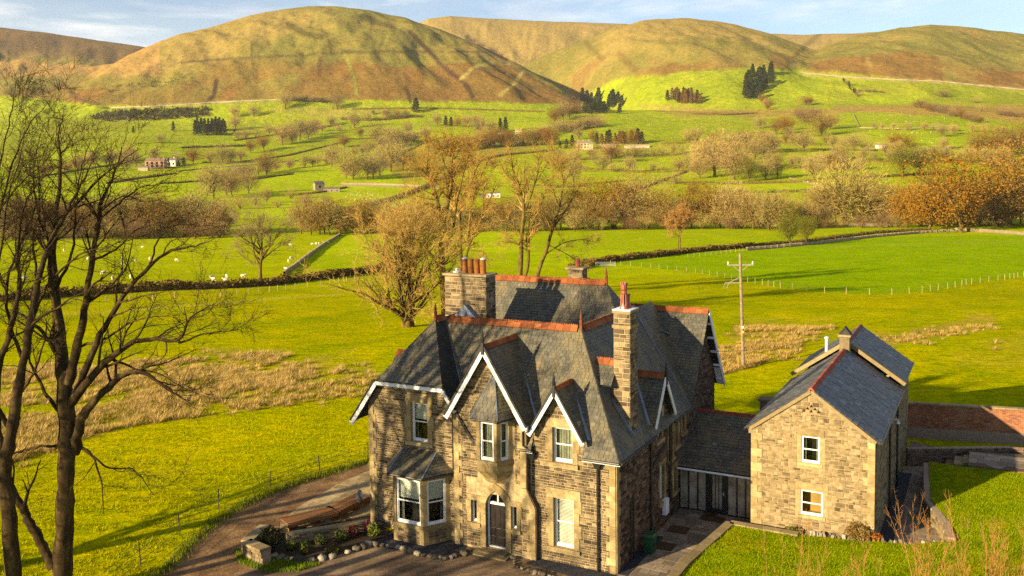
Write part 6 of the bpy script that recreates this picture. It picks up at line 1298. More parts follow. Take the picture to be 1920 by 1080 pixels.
traced_tree([[(1004, 548, .34, 0), (1008, 511, .3, 0), (1022, 477, .26, 0), (1034, 435, .22, 0), (1049, 389, .16, .4), (1057, 344, .1, .7), (1050, 300, .04, .9)], [(1040, 425, .13), (1064, 389, .09), (1083, 355, .05), (1100, 330, .02)], [(1022, 477, .12), (1055, 455, .08), (1090, 448, .05), (1120, 455, .02)], [(1049, 389, .08), (1035, 350, .06), (1040, 305, .02)], [(1034, 435, .1), (1015, 410, .07), (1010, 370, .03)], [(1030, 460, .08), (1070, 480, .05), (1095, 500, .02)], [(1057, 344, .06), (1075, 310, .04), (1085, 280, .015)]], (1004, 550), 25, 'leaning bare tree just right of the multi-stemmed one behind the roof', (.28, .19, .05), 5500, 700)
tall(488, 528, 26, 19.0, 10.0, 'wide bare ivy-trunked tree standing alone at the hedge with sheep', (.23, .18, .08), stems=1, lean=.05, trunk_r=.6, fork=.22, leaf=300, limb_n=18, fine=6000)
tall(1272, 470, 27, 16.0, 6.0, 'pale half-bare orange tree standing alone in the middle field', (.30, .17, .05), stems=2, lean=.14, trunk_r=.25, fork=.3, leaf=2500, leaf_size=.3)
# trees standing outside the picture to the left: they throw the dappled shade on the house front
for i, (x, y, h) in enumerate(((-24.5, 31.5, 18), (-25, 22, 20), (-31, 33, 20))):
    t, c = bare_proto(40 + i, h, 7, SP_MID, stems=2, trunk_r=.42, fork=.25, tw_r=.017, fine=1400, limb_n=10); add_tree('bare_tree', (x, y, 0), t, c, ('bare tree left of the drive whose shade falls on the wing', 'bare tree left of the camera whose shade falls on the drive', 'tall bare tree far left whose shade falls on the roofs')[i], None, (.1, .07, .03))

# ---- prototypes for the middle distance and the far fields
def crown_proto(seed, kind):
    r = np.random.default_rng(seed); V = []; F = []; MI = []; n0 = 0
    def put(v, f, mi):
        nonlocal n0; V.append(v); F.append(f + n0); MI.append(np.full(len(f), mi)); n0 += len(v)
    def tube4(p, q):
        k = 4; t = np.gradient(p, axis=0); t /= np.linalg.norm(t, axis=1)[:, None] + 1e-9; a = np.cross(t, (.3, .2, 1.0)) ; a /= np.linalg.norm(a, axis=1)[:, None] + 1e-9; b = np.cross(t, a)
        a_ = np.arange(k) * math.pi / 2; ring = p[:, None] + q[:, None, None] * (np.cos(a_)[None, :, None] * a[:, None] + np.sin(a_)[None, :, None] * b[:, None]); n = len(p)
        i = np.arange(n - 1)[:, None] * k; j = np.arange(k)[None]; jj = (j + 1) % k; put(ring.reshape(-1, 3), np.stack([i + j, i + jj, i + k + jj, i + k + j], -1).reshape(-1, 4), 0)
    if kind == 'conifer':
        tube4(np.array([[0, 0, 0], [0, 0, .5], [0, 0, 1.0]]), np.array([.03, .02, .004])); n = 900; z = r.random(n) ** .8 * .92 + .06; rad = np.sqrt(np.clip(1 - z, 0, 1)) * .27 * (0.75 + .25 * np.sin(z * 34 + seed)) + .01; a = r.uniform(0, 6.3, n); rr = rad * np.sqrt(r.uniform(.3, 1, n))
        v, f = leaf_cards(r, np.stack([rr * np.cos(a), rr * np.sin(a), z], -1), .055); put(v, f, 1)
    else:
        bushy = kind == 'bush'; leafy = kind == 'oak'
        p, q = branch(r, np.zeros(3), np.array([0, 0, 1.0]), .7 if not bushy else .3, .030, 6, .08, .05, .2); tube4(p, q); tips = []
        nl = 18 if not bushy else 12; lump = [(unitv(r.normal(0, 1, 3) + (0, 0, .25)), r.uniform(.16, .46)) for _ in range(11)]
        cz, rz_, rx = (.55, .44, .47) if not bushy else (.42, .42, .56)
        def shell(dv):   # lumpy crown outline: radius factor for unit directions
            f_ = np.ones(len(dv)) * .66
            for c_, a_ in lump: f_ = f_ + a_ * np.clip((dv @ c_ - .62) / .3, 0, 1)
            return f_
        dv = r.normal(0, 1, (nl, 3)); dv[:, 2] = np.abs(dv[:, 2]) * 1.1 - .35; dv /= np.linalg.norm(dv, axis=1)[:, None]; fs = shell(dv)
        for li in range(nl):
            lb = np.array([0, 0, cz]) + dv[li] * (rx, rx, rz_) * fs[li] * .85; i = r.integers(1, 5) if not bushy else r.integers(0, 3); st_ = p[min(i, len(p) - 1)]
            b, br = branch(r, st_, lb - st_ + np.array([0, 0, .08]), np.linalg.norm(lb - st_) * 1.03, .012, 5, .1, .02, .2); tube4(b, br); tips.append((b, br))
        n = 9000 if leafy else (6500 if not bushy else 4200)
        dv = r.normal(0, 1, (n, 3)); dv /= np.linalg.norm(dv, axis=1)[:, None]; fs = shell(dv); rad_ = r.random(n) ** .42; gap_ = np.sin(dv[:, 0] * 9 + seed) * np.sin(dv[:, 1] * 8 + 2) * np.sin(dv[:, 2] * 7) ; keep = (gap_ < .26) | (rad_ < .5); dv, fs, rad_ = dv[keep], fs[keep], rad_[keep]; n = len(dv)
        P = np.array([0, 0, cz]) + dv * np.array((rx, rx, rz_)) * (fs * rad_)[:, None]; okz = P[:, 2] > (.10 if not bushy else .03); P, dv = P[okz], dv[okz]; n = len(P)
        if leafy: v, f = leaf_cards(r, P, .019); put(v, f, 1)
        else:
            dd = dv * .8 + r.normal(0, .6, (n, 3)) + (0, 0, .35); dd /= np.linalg.norm(dd, axis=1)[:, None]; a2 = np.cross(dd, r.normal(0, 1, (n, 3))); a2 /= np.linalg.norm(a2, axis=1)[:, None]; ln = r.uniform(.035, .085, n)[:, None]; w_ = .0028
            v = np.stack([P - a2 * w_, P + a2 * w_, P + dd * ln + a2 * w_ * .4, P + dd * ln - a2 * w_ * .4], 1).reshape(-1, 3); put(v, np.arange(4 * n).reshape(-1, 4), 1)
    mats = {'conifer': [BARK_L, LEAF], 'oak': [BARK_L, LEAF], 'bare': [BARK_L, TWIGS], 'bush': [BARK_L, TWIGS]}[kind]
    return np_mesh(kind + '_tree', np.concatenate(V), np.concatenate(F), mats, mi=np.concatenate(MI))
PROTO = {k: [crown_proto(100 + i * 7 + j, k) for j in range(n)] for i, (k, n) in enumerate((('bare', 5), ('oak', 4), ('bush', 4), ('conifer', 3)))}
C_BARE = (.27, .205, .065); C_GREY = (.235, .175, .060); C_OAK = (.215, .12, .013); C_BROWN = (.205, .122, .026); C_OLIVE = (.12, .115, .014); C_CON = (.028, .042, .012); C_PURP = (.165, .10, .05); C_LARCH = (.17, .095, .022)
KIND = {'b': ('bare', C_BARE, 'bare pale'), 'g': ('bare', C_GREY, 'bare grey-brown'), 'o': ('oak', C_OAK, 'orange-leaved'), 'n': ('oak', C_BROWN, 'brown-leaved'), 'v': ('oak', C_OLIVE, 'olive ivy-clad'), 'c': ('conifer', C_CON, 'dark green'), 'l': ('conifer', C_LARCH, 'rusty'), 'u': ('bush', C_BARE, 'bare round'), 'p': ('bush', C_PURP, 'purplish bare')}
NAME = {'bare': 'bare_tree', 'oak': 'leafy_tree', 'conifer': 'conifer_tree', 'bush': 'thorn_bush'}; CATN = {'bare': 'tree', 'oak': 'tree', 'conifer': 'conifer', 'bush': 'bush'}
def veg(lst, where, group):
    """lst: (kind letter, base x, base y, height in photograph pixels[, width factor])"""
    for it in lst:
        k, px, py, hh = it[:4]; wf = it[4] if len(it) > 4 else 1.0; kind, col, adj = KIND[k]; q = place(px, py)
        if q is None: continue
        h = hh * (1.12 if kind != 'conifer' else 1.0) / FPX * q[1]; j = random.uniform(.85, 1.15); col = tuple(c * j * random.uniform(.93, 1.07) for c in col); ref = {'bare': 1.0, 'oak': .98, 'bush': .82, 'conifer': 1.0}[kind]
        o = add_tree(NAME[kind], q - (0, 0, .01 * h), None, None, f'{adj} {CATN[kind]} {where}', group, col, random.uniform(0, 6.3), h / ref, CATN[kind], sxy=h / ref * wf * random.uniform(.95, 1.1), joined=random.choice(PROTO[kind]))
ORD = ['first', 'second', 'third', 'fourth', 'fifth', 'sixth', 'seventh', 'eighth', 'ninth', 'tenth', 'eleventh', 'twelfth', 'thirteenth', 'fourteenth', 'fifteenth', 'sixteenth', 'seventeenth', 'eighteenth', 'nineteenth', 'twentieth']
ORD += ['twenty-' + o_ for o_ in ORD[:9]] + ['thirtieth'] + ['thirty-' + o_ for o_ in ORD[:9]] + ['fortieth']
def number_labels():
    """things of one look in one group are told apart by their order across the picture"""
    d = {}
    for o in COL.objects:
        if o.parent is None and o.get('group') and o.get('label'): d.setdefault((o['group'], o['label']), []).append(o)
    for (g, l), L_ in d.items():
        if len(L_) < 2 or len(L_) > 39: continue
        L_.sort(key=lambda o: project(np.array(o.location))[0])
        for i, o in enumerate(L_): o['label'] = f'{l}, {ORD[i]} from left'
def row(kinds, p0, p1, n, hr, jit=4, wf=1.0):
    out_ = []
    for i in range(n): t = (i + random.uniform(.2, .8)) / n; out_.append((random.choice(kinds), p0[0] + (p1[0] - p0[0]) * t + random.uniform(-jit, jit), p0[1] + (p1[1] - p0[1]) * t + random.uniform(-jit, jit) * .25, random.uniform(*hr), wf * random.uniform(.85, 1.2)))
    return out_
# along the river, right of the middle
veg([('o', 1110, 428, 72), ('o', 1150, 428, 82), ('n', 1172, 426, 70), ('g', 1192, 428, 92), ('g', 1085, 428, 60), ('o', 1320, 428, 74), ('b', 1372, 428, 74, 1.2), ('g', 1412, 430, 58, 1.2), ('g', 1442, 432, 62, 1.1), ('n', 1462, 432, 50), ('g', 1546, 422, 70, 1.2), ('b', 1582, 422, 102, 1.3), ('g', 1622, 422, 78, 1.2), ('g', 1655, 422, 66, 1.2), ('v', 1606, 424, 60), ('o', 1700, 428, 72), ('o', 1742, 432, 78, 1.2), ('n', 1762, 412, 85, 1.2), ('g', 1850, 405, 58), ('n', 1892, 424, 112, 1.2), ('g', 1870, 425, 80, 1.2), ('n', 1930, 424, 125, 1.2)] + row('ggnb', (1080, 430), (1540, 427), 26, (38, 66)) + row('ggnb', (1540, 421), (1920, 420), 20, (40, 64)) + row('up', (1080, 432), (1900, 424), 22, (18, 30)), 'in the riverside belt right of the house', 'riverside trees on the right')
veg([('o', 1802, 436, 132, 1.12)], 'with the largest crown, right of the telegraph pole', None)
veg([('v', 1480, 462, 56, .8)], 'trunk with cut head at the field corner', None); veg([('v', 1512, 456, 46, .9)], 'stump leaning right at the field corner', None)
veg(row('ggnb', (560, 440), (1090, 432), 38, (34, 62), 8) + row('un', (620, 440), (1080, 430), 14, (18, 30), 6), 'in the riverside belt behind the house', 'riverside trees in the middle')
veg(row('ggnb', (0, 448), (430, 442), 26, (45, 85), 8) + row('up', (0, 450), (430, 446), 16, (22, 36), 6), 'in the dark riverside belt on the left', 'riverside trees on the left')
veg([('b', 400, 372, 58), ('g', 435, 368, 42), ('b', 466, 362, 40), ('g', 425, 366, 34), ('u', 450, 392, 22, 1.3), ('u', 480, 385, 20), ('n', 500, 328, 38), ('b', 622, 312, 36), ('g', 500, 380, 26), ('u', 545, 372, 18), ('g', 575, 392, 28), ('g', 610, 398, 30), ('u', 520, 390, 16)], 'in the left fields below the terrace of cottages', 'field trees on the left')
veg([('n', 362, 307, 27, 1.2), ('g', 395, 309, 24), ('b', 418, 308, 32, 1.2), ('b', 432, 306, 26), ('g', 452, 302, 20), ('n', 470, 286, 22), ('n', 494, 282, 27), ('g', 530, 272, 30), ('g', 548, 270, 26), ('g', 562, 264, 36), ('g', 578, 260, 30), ('g', 590, 254, 28), ('u', 605, 246, 14), ('u', 635, 246, 14), ('c', 345, 309, 14, 1.4), ('c', 335, 312, 12, 1.4), ('c', 316, 314, 18), ('g', 290, 300, 22), ('g', 255, 312, 26), ('g', 240, 318, 28), ('u', 330, 300, 14)], 'round the terrace of cottages on the left', 'trees by the cottages')
veg([('b', 535, 205, 30), ('b', 440, 220, 20), ('b', 476, 219, 20), ('b', 441, 242, 22), ('g', 300, 268, 14), ('u', 480, 248, 8), ('u', 500, 247, 8), ('c', 440, 252, 10, 1.5), ('u', 560, 190, 12, 1.3), ('u', 590, 191, 12, 1.4), ('u', 612, 192, 11, 1.4), ('g', 632, 205, 28)], 'on the high green field under the main fell', 'trees under the main fell')
veg([('c', 325, 246, 19), ('c', 250, 250, 14)], 'standing single on the high left field', 'single conifers on the left')
veg([('c', 366 + i * 6.2, 254 - (i % 3), random.uniform(26, 32), .8) for i in range(10)] + [('c', 370 + i * 7, 246, random.uniform(24, 28), .8) for i in range(8)], 'in the square dark plantation on the left slope', 'left plantation')
veg([('c', 780, 211, 28, 1.3), ('g', 665, 240, 28), ('u', 690, 226, 14), ('g', 725, 222, 18, 1.3), ('g', 745, 222, 16, 1.3), ('g', 762, 222, 16), ('c', 836, 237, 20, 1.2), ('c', 846, 237, 18, 1.2), ('b', 820, 236, 20, 1.2), ('n', 858, 238, 16, 1.2), ('b', 875, 238, 20), ('b', 893, 238, 22), ('c', 938, 247, 26), ('c', 948, 247, 28), ('g', 900, 250, 26), ('g', 920, 252, 24), ('c', 895, 244, 9, 1.5), ('n', 700, 215, 8)], 'on the slope below the bracken spur', 'trees below the spur')
veg([('b', 710, 272, 36, 1.2), ('b', 740, 276, 36, 1.2), ('g', 765, 253, 22), ('n', 675, 256, 15, 1.3), ('n', 645, 277, 22, 1.2), ('u', 757, 268, 12), ('u', 778, 264, 11), ('b', 662, 337, 46, 1.2), ('g', 688, 337, 42, 1.1), ('g', 712, 330, 38, 1.2), ('b', 733, 322, 50, 1.2), ('g', 755, 318, 42, 1.2), ('b', 700, 336, 36), ('b', 650, 335, 30)], 'in the clump left of the tall bare trees', 'clump in the middle field')
veg(row('nnog', (900, 276), (1045, 272), 14, (18, 34), 5) + row('ngb', (800, 290), (960, 270), 12, (16, 28), 8), 'in the brown copse behind the tall bare trees', 'brown copse')
veg([('c', 1050, 279, 16), ('c', 1062, 279, 19), ('c', 1073, 276, 24), ('g', 1085, 262, 20), ('c', 1043, 252, 10)], 'beside the grey hall in mid valley', 'conifers at the hall')
veg(row('lloc', (1110, 270), (1200, 270), 12, (20, 28), 2) + [('c', 1196, 270, 30, 1.2), ('c', 1203, 270, 24, 1.2)], 'in the rusty pine row behind the long sheds', 'pines behind the sheds')
veg([('n', 1146, 304, 34, 1.2), ('b', 1130, 320, 28, 1.3), ('g', 1182, 323, 26, 1.2), ('u', 1225, 319, 14), ('u', 1243, 319, 10), ('g', 1272, 322, 20, 1.3), ('b', 1076, 347, 54, .8), ('u', 1098, 322, 12), ('u', 1150, 322, 16, 1.3)], 'in the meadow below the grey hall', 'trees below the hall')
veg([('n', 1040, 232, 26, 1.2), ('g', 1056, 226, 30, 1.2), ('n', 1068, 222, 26, 1.3), ('p', 1078, 212, 22), ('p', 1058, 204, 16), ('u', 1100, 232, 15, 1.4), ('u', 1118, 236, 16, 1.4), ('u', 1040, 240, 14, 1.3), ('u', 1085, 245, 14, 1.3)] + row('up', (1020, 250), (1130, 238), 12, (10, 18), 4), 'in the wooded ravine under the spur', 'ravine trees')
veg([('c', random.uniform(1092, 1166), random.uniform(188, 214), random.uniform(18, 26), 1.2) for _ in range(26)], 'in the dark wood at the ravine mouth', 'wood at the ravine mouth')
veg([(random.choice('cll'), random.uniform(1240, 1318), random.uniform(186, 195), random.uniform(18, 26)) for _ in range(22)], 'in the small mixed plantation on the green slope', 'mixed plantation')
veg([('c', 1394 + 60 * math.sqrt(random.random()) * random.random() + (random.random() * 14), random.uniform(148, 186), random.uniform(18, 28), 1.2) for _ in range(28)] + [('c', random.uniform(1405, 1452), random.uniform(135, 150), random.uniform(16, 22), 1.2) for _ in range(11)], 'in the dark plantation at the valley head', 'plantation at the valley head')
veg(row('bn', (1425, 190), (1445, 208), 6, (10, 16), 4) + [('n', 1512, 198, 16, 1.3), ('n', 1520, 196, 12)], 'in the pale gully below the dark plantation', 'gully scrub')
veg([('g', 1425, 241, 20, 1.3), ('n', 1455, 252, 26), ('o', 1476, 252, 30, 1.1), ('n', 1470, 246, 24), ('p', 1510, 230, 26, 1.4), ('n', 1540, 256, 38, 1.3), ('g', 1556, 243, 30, 1.2), ('p', 1500, 222, 18, 1.3), ('p', 1528, 224, 20, 1.2), ('g', 1506, 286, 36, 1.2), ('g', 1448, 287, 28, 1.2), ('g', 1482, 262, 20, 1.2), ('u', 1580, 274, 16, 1.2), ('b', 1600, 283, 30, 1.2), ('u', 1625, 283, 20, 1.2), ('g', 1562, 278, 24), ('n', 1430, 262, 16, 1.2)], 'in the brown wooded dip on the right slope', 'wooded dip')
veg(row('pn', (1712, 200), (1842, 232), 14, (9, 16), 3, 1.3) + row('p', (1870, 215), (1925, 222), 5, (9, 13), 2, 1.4) + [('u', 1770, 208, 12), ('u', 1795, 208, 14), ('u', 1840, 209, 12), ('p', 1768, 182, 14, 1.3), ('u', 1830, 193, 10)], 'in the purple-brown strip on the right slope', 'scrub strip on the right')
veg(row('pc', (1580, 150), (1608, 182), 9, (6, 11), 2) + row('p', (1610, 172), (1660, 174), 6, (4, 6), 1, 1.6), 'in the thin dark belt climbing the right slope', 'belt up the slope')
veg([('o', 1676, 277, 25, 1.2), ('o', 1700, 277, 22, 1.2), ('g', 1766, 256, 18, 1.2), ('b', 1788, 252, 16), ('n', 1835, 292, 40, 1.2), ('o', 1868, 292, 44, 1.2), ('n', 1900, 294, 50, 1.3), ('n', 1925, 292, 48, 1.2), ('b', 1852, 312, 32), ('b', 1878, 314, 34), ('c', 1898, 306, 16), ('b', 1660, 292, 26), ('b', 1682, 296, 28), ('b', 1770, 282, 22), ('b', 1775, 302, 26)], 'near the white farmhouse on the right', 'trees near the white farm')
veg([('v', 1692, 332, 55), ('v', 1726, 330, 46, 1.2), ('b', 1526, 337, 46), ('o', 1562, 320, 22, 1.2), ('b', 1340, 332, 72, 1.3), ('g', 1376, 337, 54, 1.3), ('v', 1404, 341, 40), ('b', 1436, 337, 40, 1.2), ('v', 1458, 335, 38, .8), ('g', 1312, 335, 38, 1.2), ('b', 1322, 302, 36, 1.3), ('g', 1400, 292, 42, 1.4), ('g', 1380, 290, 38, 1.3), ('b', 1430, 290, 36, 1.3), ('b', 1415, 300, 34, 1.3), ('g', 1360, 312, 40, 1.3), ('b', 1330, 318, 44, 1.3), ('u', 1290, 316, 28, 1.3), ('b', 1352, 300, 30), ('n', 1395, 315, 24, 1.2), ('u', 1268, 345, 20), ('n', 1300, 372, 26, 1.2), ('b', 1900, 330, 26)], 'along the hedges of the right-hand valley fields', 'hedgerow trees on the right')
veg(row('gbu', (380, 345), (640, 302), 16, (14, 26), 5) + row('gbn', (60, 335), (260, 300), 14, (16, 28), 6) + row('ub', (440, 262), (640, 232), 12, (10, 20), 4), 'in the hedgerows of the left fields', 'hedgerow trees on the left')
veg(row('gbu', (640, 300), (800, 262), 12, (14, 26), 5) + row('ub', (1040, 300), (1290, 290), 14, (12, 22), 4) + row('gu', (980, 262), (1110, 240), 10, (12, 20), 4), 'in the hedgerows of the middle fields', 'hedgerow trees in the middle')
veg(row('gbu', (1560, 300), (1900, 303), 18, (14, 30), 5) + row('un', (1280, 262), (1560, 272), 14, (12, 22), 4) + row('gb', (1440, 312), (1620, 318), 10, (18, 32), 5) + row('ub', (1620, 242), (1900, 250), 12, (9, 16), 4), 'in the upper hedgerows of the right-hand slope', 'upper hedgerow trees on the right')
# ================================================================ hedges, walls, fences, pole, sheep, far buildings
def poly_on_ground(pix, step=6.0):
    out_ = []
    for (x0, y0), (x1, y1) in zip(pix[:-1], pix[1:]):
        n = max(1, int(math.hypot(x1 - x0, y1 - y0) / step))
        for i in range(n): q = place(x0 + (x1 - x0) * i / n, y0 + (y1 - y0) * i / n); out_.append(q)
    out_.append(place(*pix[-1])); return np.array([q for q in out_ if q is not None])
def resample(P, s):
    L_ = np.concatenate([[0], np.cumsum(np.linalg.norm(np.diff(P, axis=0), axis=1))]); n = max(2, int(L_[-1] / s) + 1); t = np.linspace(0, L_[-1], n); return np.stack([np.interp(t, L_, P[:, i]) for i in range(3)], -1)
def ground_z(P): return grid_z(P[:, 0], P[:, 1])
def hedge(pix, h, w, color, label, dens=26, seed=0, group=None, size=None):
    P = poly_on_ground(pix); r = np.random.default_rng(seed + 77); L_ = np.concatenate([[0], np.cumsum(np.linalg.norm(np.diff(P, axis=0), axis=1))]); T = L_[-1]
    n = int(min(T * dens, 14000)); t = r.random(n) * T; Q = np.stack([np.interp(t, L_, P[:, i]) for i in range(3)], -1); hv = h * (.75 + .5 * vnoise(t / 3.0, t * 0 + seed, 3)); Q[:, 0] += r.normal(0, w / 3, n); Q[:, 1] += r.normal(0, w / 3, n)
    Q[:, 2] = ground_z(Q) + hv * r.random(n) ** .8; o0 = P[0].copy(); v, f = leaf_cards(r, Q - o0, size or h * .28)
    # a core so that the hedge is not see-through
    s = resample(P, max(1.5, T / 300)) - o0; d = np.gradient(s, axis=0); d[:, 2] = 0; d /= np.linalg.norm(d, axis=1)[:, None] + 1e-9; sd = np.stack([-d[:, 1], d[:, 0], d[:, 2] * 0], -1) * w * .3; up = np.array([0, 0, h * .62]); n_ = len(s)
    ring = np.stack([s - sd - (0, 0, .2), s + sd - (0, 0, .2), s + sd * .6 + up, s - sd * .6 + up], 1).reshape(-1, 3); k = np.arange(n_ - 1)[:, None] * 4; j = np.arange(4)[None]; q = (j + 1) % 4; F = np.stack([k + j, k + q, k + 4 + q, k + 4 + j], -1).reshape(-1, 4)
    me = np_mesh('hedge', np.concatenate([ring, v]), np.concatenate([F, f + len(ring)]), [TWIGS, LEAF], mi=np.concatenate([np.zeros(len(F)), np.ones(len(f))]))
    o = bpy.data.objects.new('hedge', me); o.location = o0; o.color = (*color, 1); link(o); tag(o, label, 'hedge', group); return o
HB = (.115, .078, .022); HD = (.060, .048, .014); HG = (.11, .105, .018)
hedge([(0, 566), (120, 556), (240, 548), (330, 543), (420, 541), (500, 536), (590, 525), (690, 512), (740, 500)], 1.7, 2.4, HB, 'brown hedge crossing the left meadow behind the wire fence', 60, 1)
hedge([(1075, 506), (1110, 497), (1160, 489), (1230, 482), (1290, 474), (1360, 468), (1410, 463)], 1.7, 2.2, HB, 'dark hedge at the near edge of the middle field', 60, 2)
hedge([(1410, 462), (1480, 457), (1560, 448), (1640, 438), (1700, 434), (1740, 432)], 1.3, 2.0, (.11, .085, .02), 'brown hedge behind the posted stone wall', 40, 3)
hedge([(640, 402), (690, 388), (740, 375), (800, 352), (850, 326), (890, 305), (940, 292), (1040, 283)], 3.2, 4.5, HB, 'long dark hedge running diagonally up the valley', 20, 4)
for i, (pix, h, c, lab) in enumerate([
    ([(1280, 346), (1400, 345), (1540, 341)], 2.2, HB, 'dark hedge below the riverside belt fields on the right'), ([(1440, 362), (1500, 360), (1530, 362)], 2.5, HG, 'short green hedge on the right beside the brown trees'), ([(1600, 335), (1680, 331), (1760, 326)], 2.4, HD, 'dark hedge under the two ivy-clad trees'),
    ([(1290, 364), (1340, 363), (1430, 362)], 2.2, HG, 'green hedge just above the riverside belt'), ([(1420, 282), (1540, 281), (1640, 283)], 2.2, HB, 'brown hedge by the wooded dip'), ([(1640, 276), (1720, 278), (1860, 277)], 2.0, HB, 'brown hedge right of the white farmhouse'),
    ([(340, 278), (400, 276), (465, 274)], 3.2, HD, 'dark hedge under the square plantation'), ([(545, 188), (580, 190), (618, 191)], 7.0, HD, 'short black hedge at the foot of the main fell'), ([(640, 224), (700, 226), (790, 219)], 4.0, HB, 'hedge across the slope below the bracken spur'),
    ([(640, 262), (720, 260), (800, 252)], 2.6, HB, 'hedge through the field trees below the spur'), ([(300, 345), (340, 343), (380, 340)], 2.0, HD, 'dark hedge left of the bare field trees'), ([(470, 338), (510, 332), (550, 327)], 2.2, HD, 'short dark hedge under the single brown tree'),
    ([(1090, 318), (1200, 324), (1300, 322)], 2.2, HB, 'hedge across the meadow below the grey hall'), ([(1210, 342), (1280, 345), (1350, 346)], 2.4, HG, 'green hedge continuing the meadow line to the right'), ([(1240, 270), (1330, 268), (1400, 262)], 2.0, HB, 'hedge right of the long sheds'), ([(960, 350), (1040, 352), (1100, 350), (1190, 352)], 2.4, HG, 'green hedge behind the bare multi-stemmed trees'),
    ([(1300, 215), (1360, 216), (1420, 213)], 3.0, HB, 'rough hedge crossing the upper right slope'), ([(560, 366), (610, 360), (650, 352)], 1.8, HB, 'hedge running up to the small stone barn'), ([(200, 345), (260, 335), (330, 326)], 2.4, HB, 'hedge below the terrace of cottages'), ([(380, 305), (450, 305), (540, 292), (640, 268)], 2.2, HB, 'hedge climbing right from the cottages')]):
    hedge(pix, h * 1.15, h * 1.9, c, lab, 11, 20 + i)
# the long gorse wood below the main fell reads as one mass
def mass(poly, n, h, color, label, name='gorse_thicket', seed=1):
    r = np.random.default_rng(seed); xs = [p[0] for p in poly]; ys = [p[1] for p in poly]; px = r.uniform(min(xs), max(xs), n * 3); py = r.uniform(min(ys), max(ys), n * 3); m = inpoly(px, py, poly); P = [place(a, b) for a, b in zip(px[m][:n], py[m][:n])]; P = np.array([p for p in P if p is not None])
    V = []
    k = 10; Q = np.repeat(P, k, 0) + r.normal(0, 1, (len(P) * k, 3)) * (h * .5, h * .5, h * .25) + (0, 0, h * .4); o0 = P[0].copy(); v, f = leaf_cards(r, Q - o0, h * .45); me = np_mesh(name, v, f, LEAF); o = bpy.data.objects.new(name, me); o.location = o0; o.color = (*color, 1); link(o); tag(o, label, kind='stuff')
mass([(165, 222), (200, 210), (300, 205), (390, 204), (392, 218), (330, 224), (200, 229)], 420, 7.0, (.050, .045, .014), 'dark gorse wood strip below the main fell')
mass([(300, 150), (370, 138), (350, 160), (260, 165), (200, 175), (190, 165)], 0 + 60, 4.0, (.05, .05, .015), 'scattered dark scrub on the left fell', seed=3)
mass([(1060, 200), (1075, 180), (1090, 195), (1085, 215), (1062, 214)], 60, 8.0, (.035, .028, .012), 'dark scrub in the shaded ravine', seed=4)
# stone walls of the fields
FW_MAT = piece_mat('field_wall_stone', [(0, (.17, .13, .075)), (1, (.34, .27, .16))], .8, .3, stain=(.12, .10, .05), stain_scale=.4)
def field_wall(pix, h, label, w=.6, posts=False, group=None):
    P = poly_on_ground(pix); root = empty('field_wall', P[0], 0, label, 'wall', group); s = resample(P, 1.2 if len(P) < 60 else 2.5); s[:, 2] = ground_z(s); s = s - P[0]; d = np.gradient(s, axis=0); d[:, 2] = 0; d /= np.linalg.norm(d, axis=1)[:, None] + 1e-9; sd = np.stack([-d[:, 1], d[:, 0], d[:, 0] * 0], -1) * w / 2
    n = len(s); hv = h * (1 + RNG.normal(0, .08, n))[:, None] * np.array([0, 0, 1.0]); ring = np.stack([s - sd - (0, 0, .3), s + sd - (0, 0, .3), s + sd * .7 + hv, s - sd * .7 + hv], 1).reshape(-1, 3); k = np.arange(n - 1)[:, None] * 4; j = np.arange(4)[None]; q = (j + 1) % 4
    me = np_mesh('wall_body', ring, np.stack([k + j, k + q, k + 4 + q, k + 4 + j], -1).reshape(-1, 4), FW_MAT); link(bpy.data.objects.new('wall_body', me), root)
    cs = MB(); t = resample(P, .7); t = t[:900]; t[:, 2] = ground_z(t) + h - .02; t = t - P[0]
    for c in t: a = random.uniform(.12, .22); cs.box((c[0] - .28, c[1] - .16, c[2]), (c[0] + .28, c[1] + .16, c[2] + a))
    tag(cs.build('cope_stones', FW_MAT, root), kind='stuff')
    if posts:
        me = MB().box((-.06, -.06, -.3), (.06, .06, 1.35)).mesh('post', POST)
        for c in resample(P, 3.4): o = bpy.data.objects.new('post', me); c = c.copy(); c[2] = ground_z(c[None])[0]; o.location = c - P[0] + (0, -.5, 0); o.rotation_euler = (random.uniform(-.06, .06), random.uniform(-.06, .06), 0); link(o, root)
    return root
field_wall([(1400, 470), (1450, 466), (1520, 459), (1580, 452), (1640, 445), (1720, 438), (1790, 434)], 1.0, 'long posted stone wall along the far side of the green field', posts=True)
field_wall([(1790, 433), (1850, 436), (1930, 442)], 1.3, 'pale stone wall running right from the big orange tree'); field_wall([(1522, 425), (1590, 424), (1672, 425)], 1.6, 'pale rubble bank at the foot of the riverside belt', w=2.2)
field_wall([(533, 516), (552, 502), (575, 484), (602, 464), (638, 441)], 1.0, 'stone wall slanting up the left field past the sheep', posts=False); field_wall([(640, 346), (720, 347), (815, 351)], 1.6, 'long pale wall in the middle valley left of the bare trees')
field_wall([(330, 322), (390, 316), (470, 310), (560, 302)], 1.4, 'field wall right of the terrace of cottages'); field_wall([(1480, 335), (1520, 346), (1560, 360)], 1.3, 'wall angling down through the right-hand fields'); field_wall([(1600, 215), (1608, 232), (1612, 238)], 1.8, 'short bright wall on the right slope beside the oval field'); field_wall([(1612, 240), (1700, 242), (1800, 236)], 1.4, 'wall under the oval green field on the right'); field_wall([(190, 203), (300, 200), (400, 193), (530, 187)], 2.2, 'mountain wall dividing bracken from green under the main fell'); field_wall([(1500, 137), (1600, 146), (1700, 151), (1760, 153), (1850, 162), (1920, 169)], 2.2, 'mountain wall dividing bracken from green on the right fell')
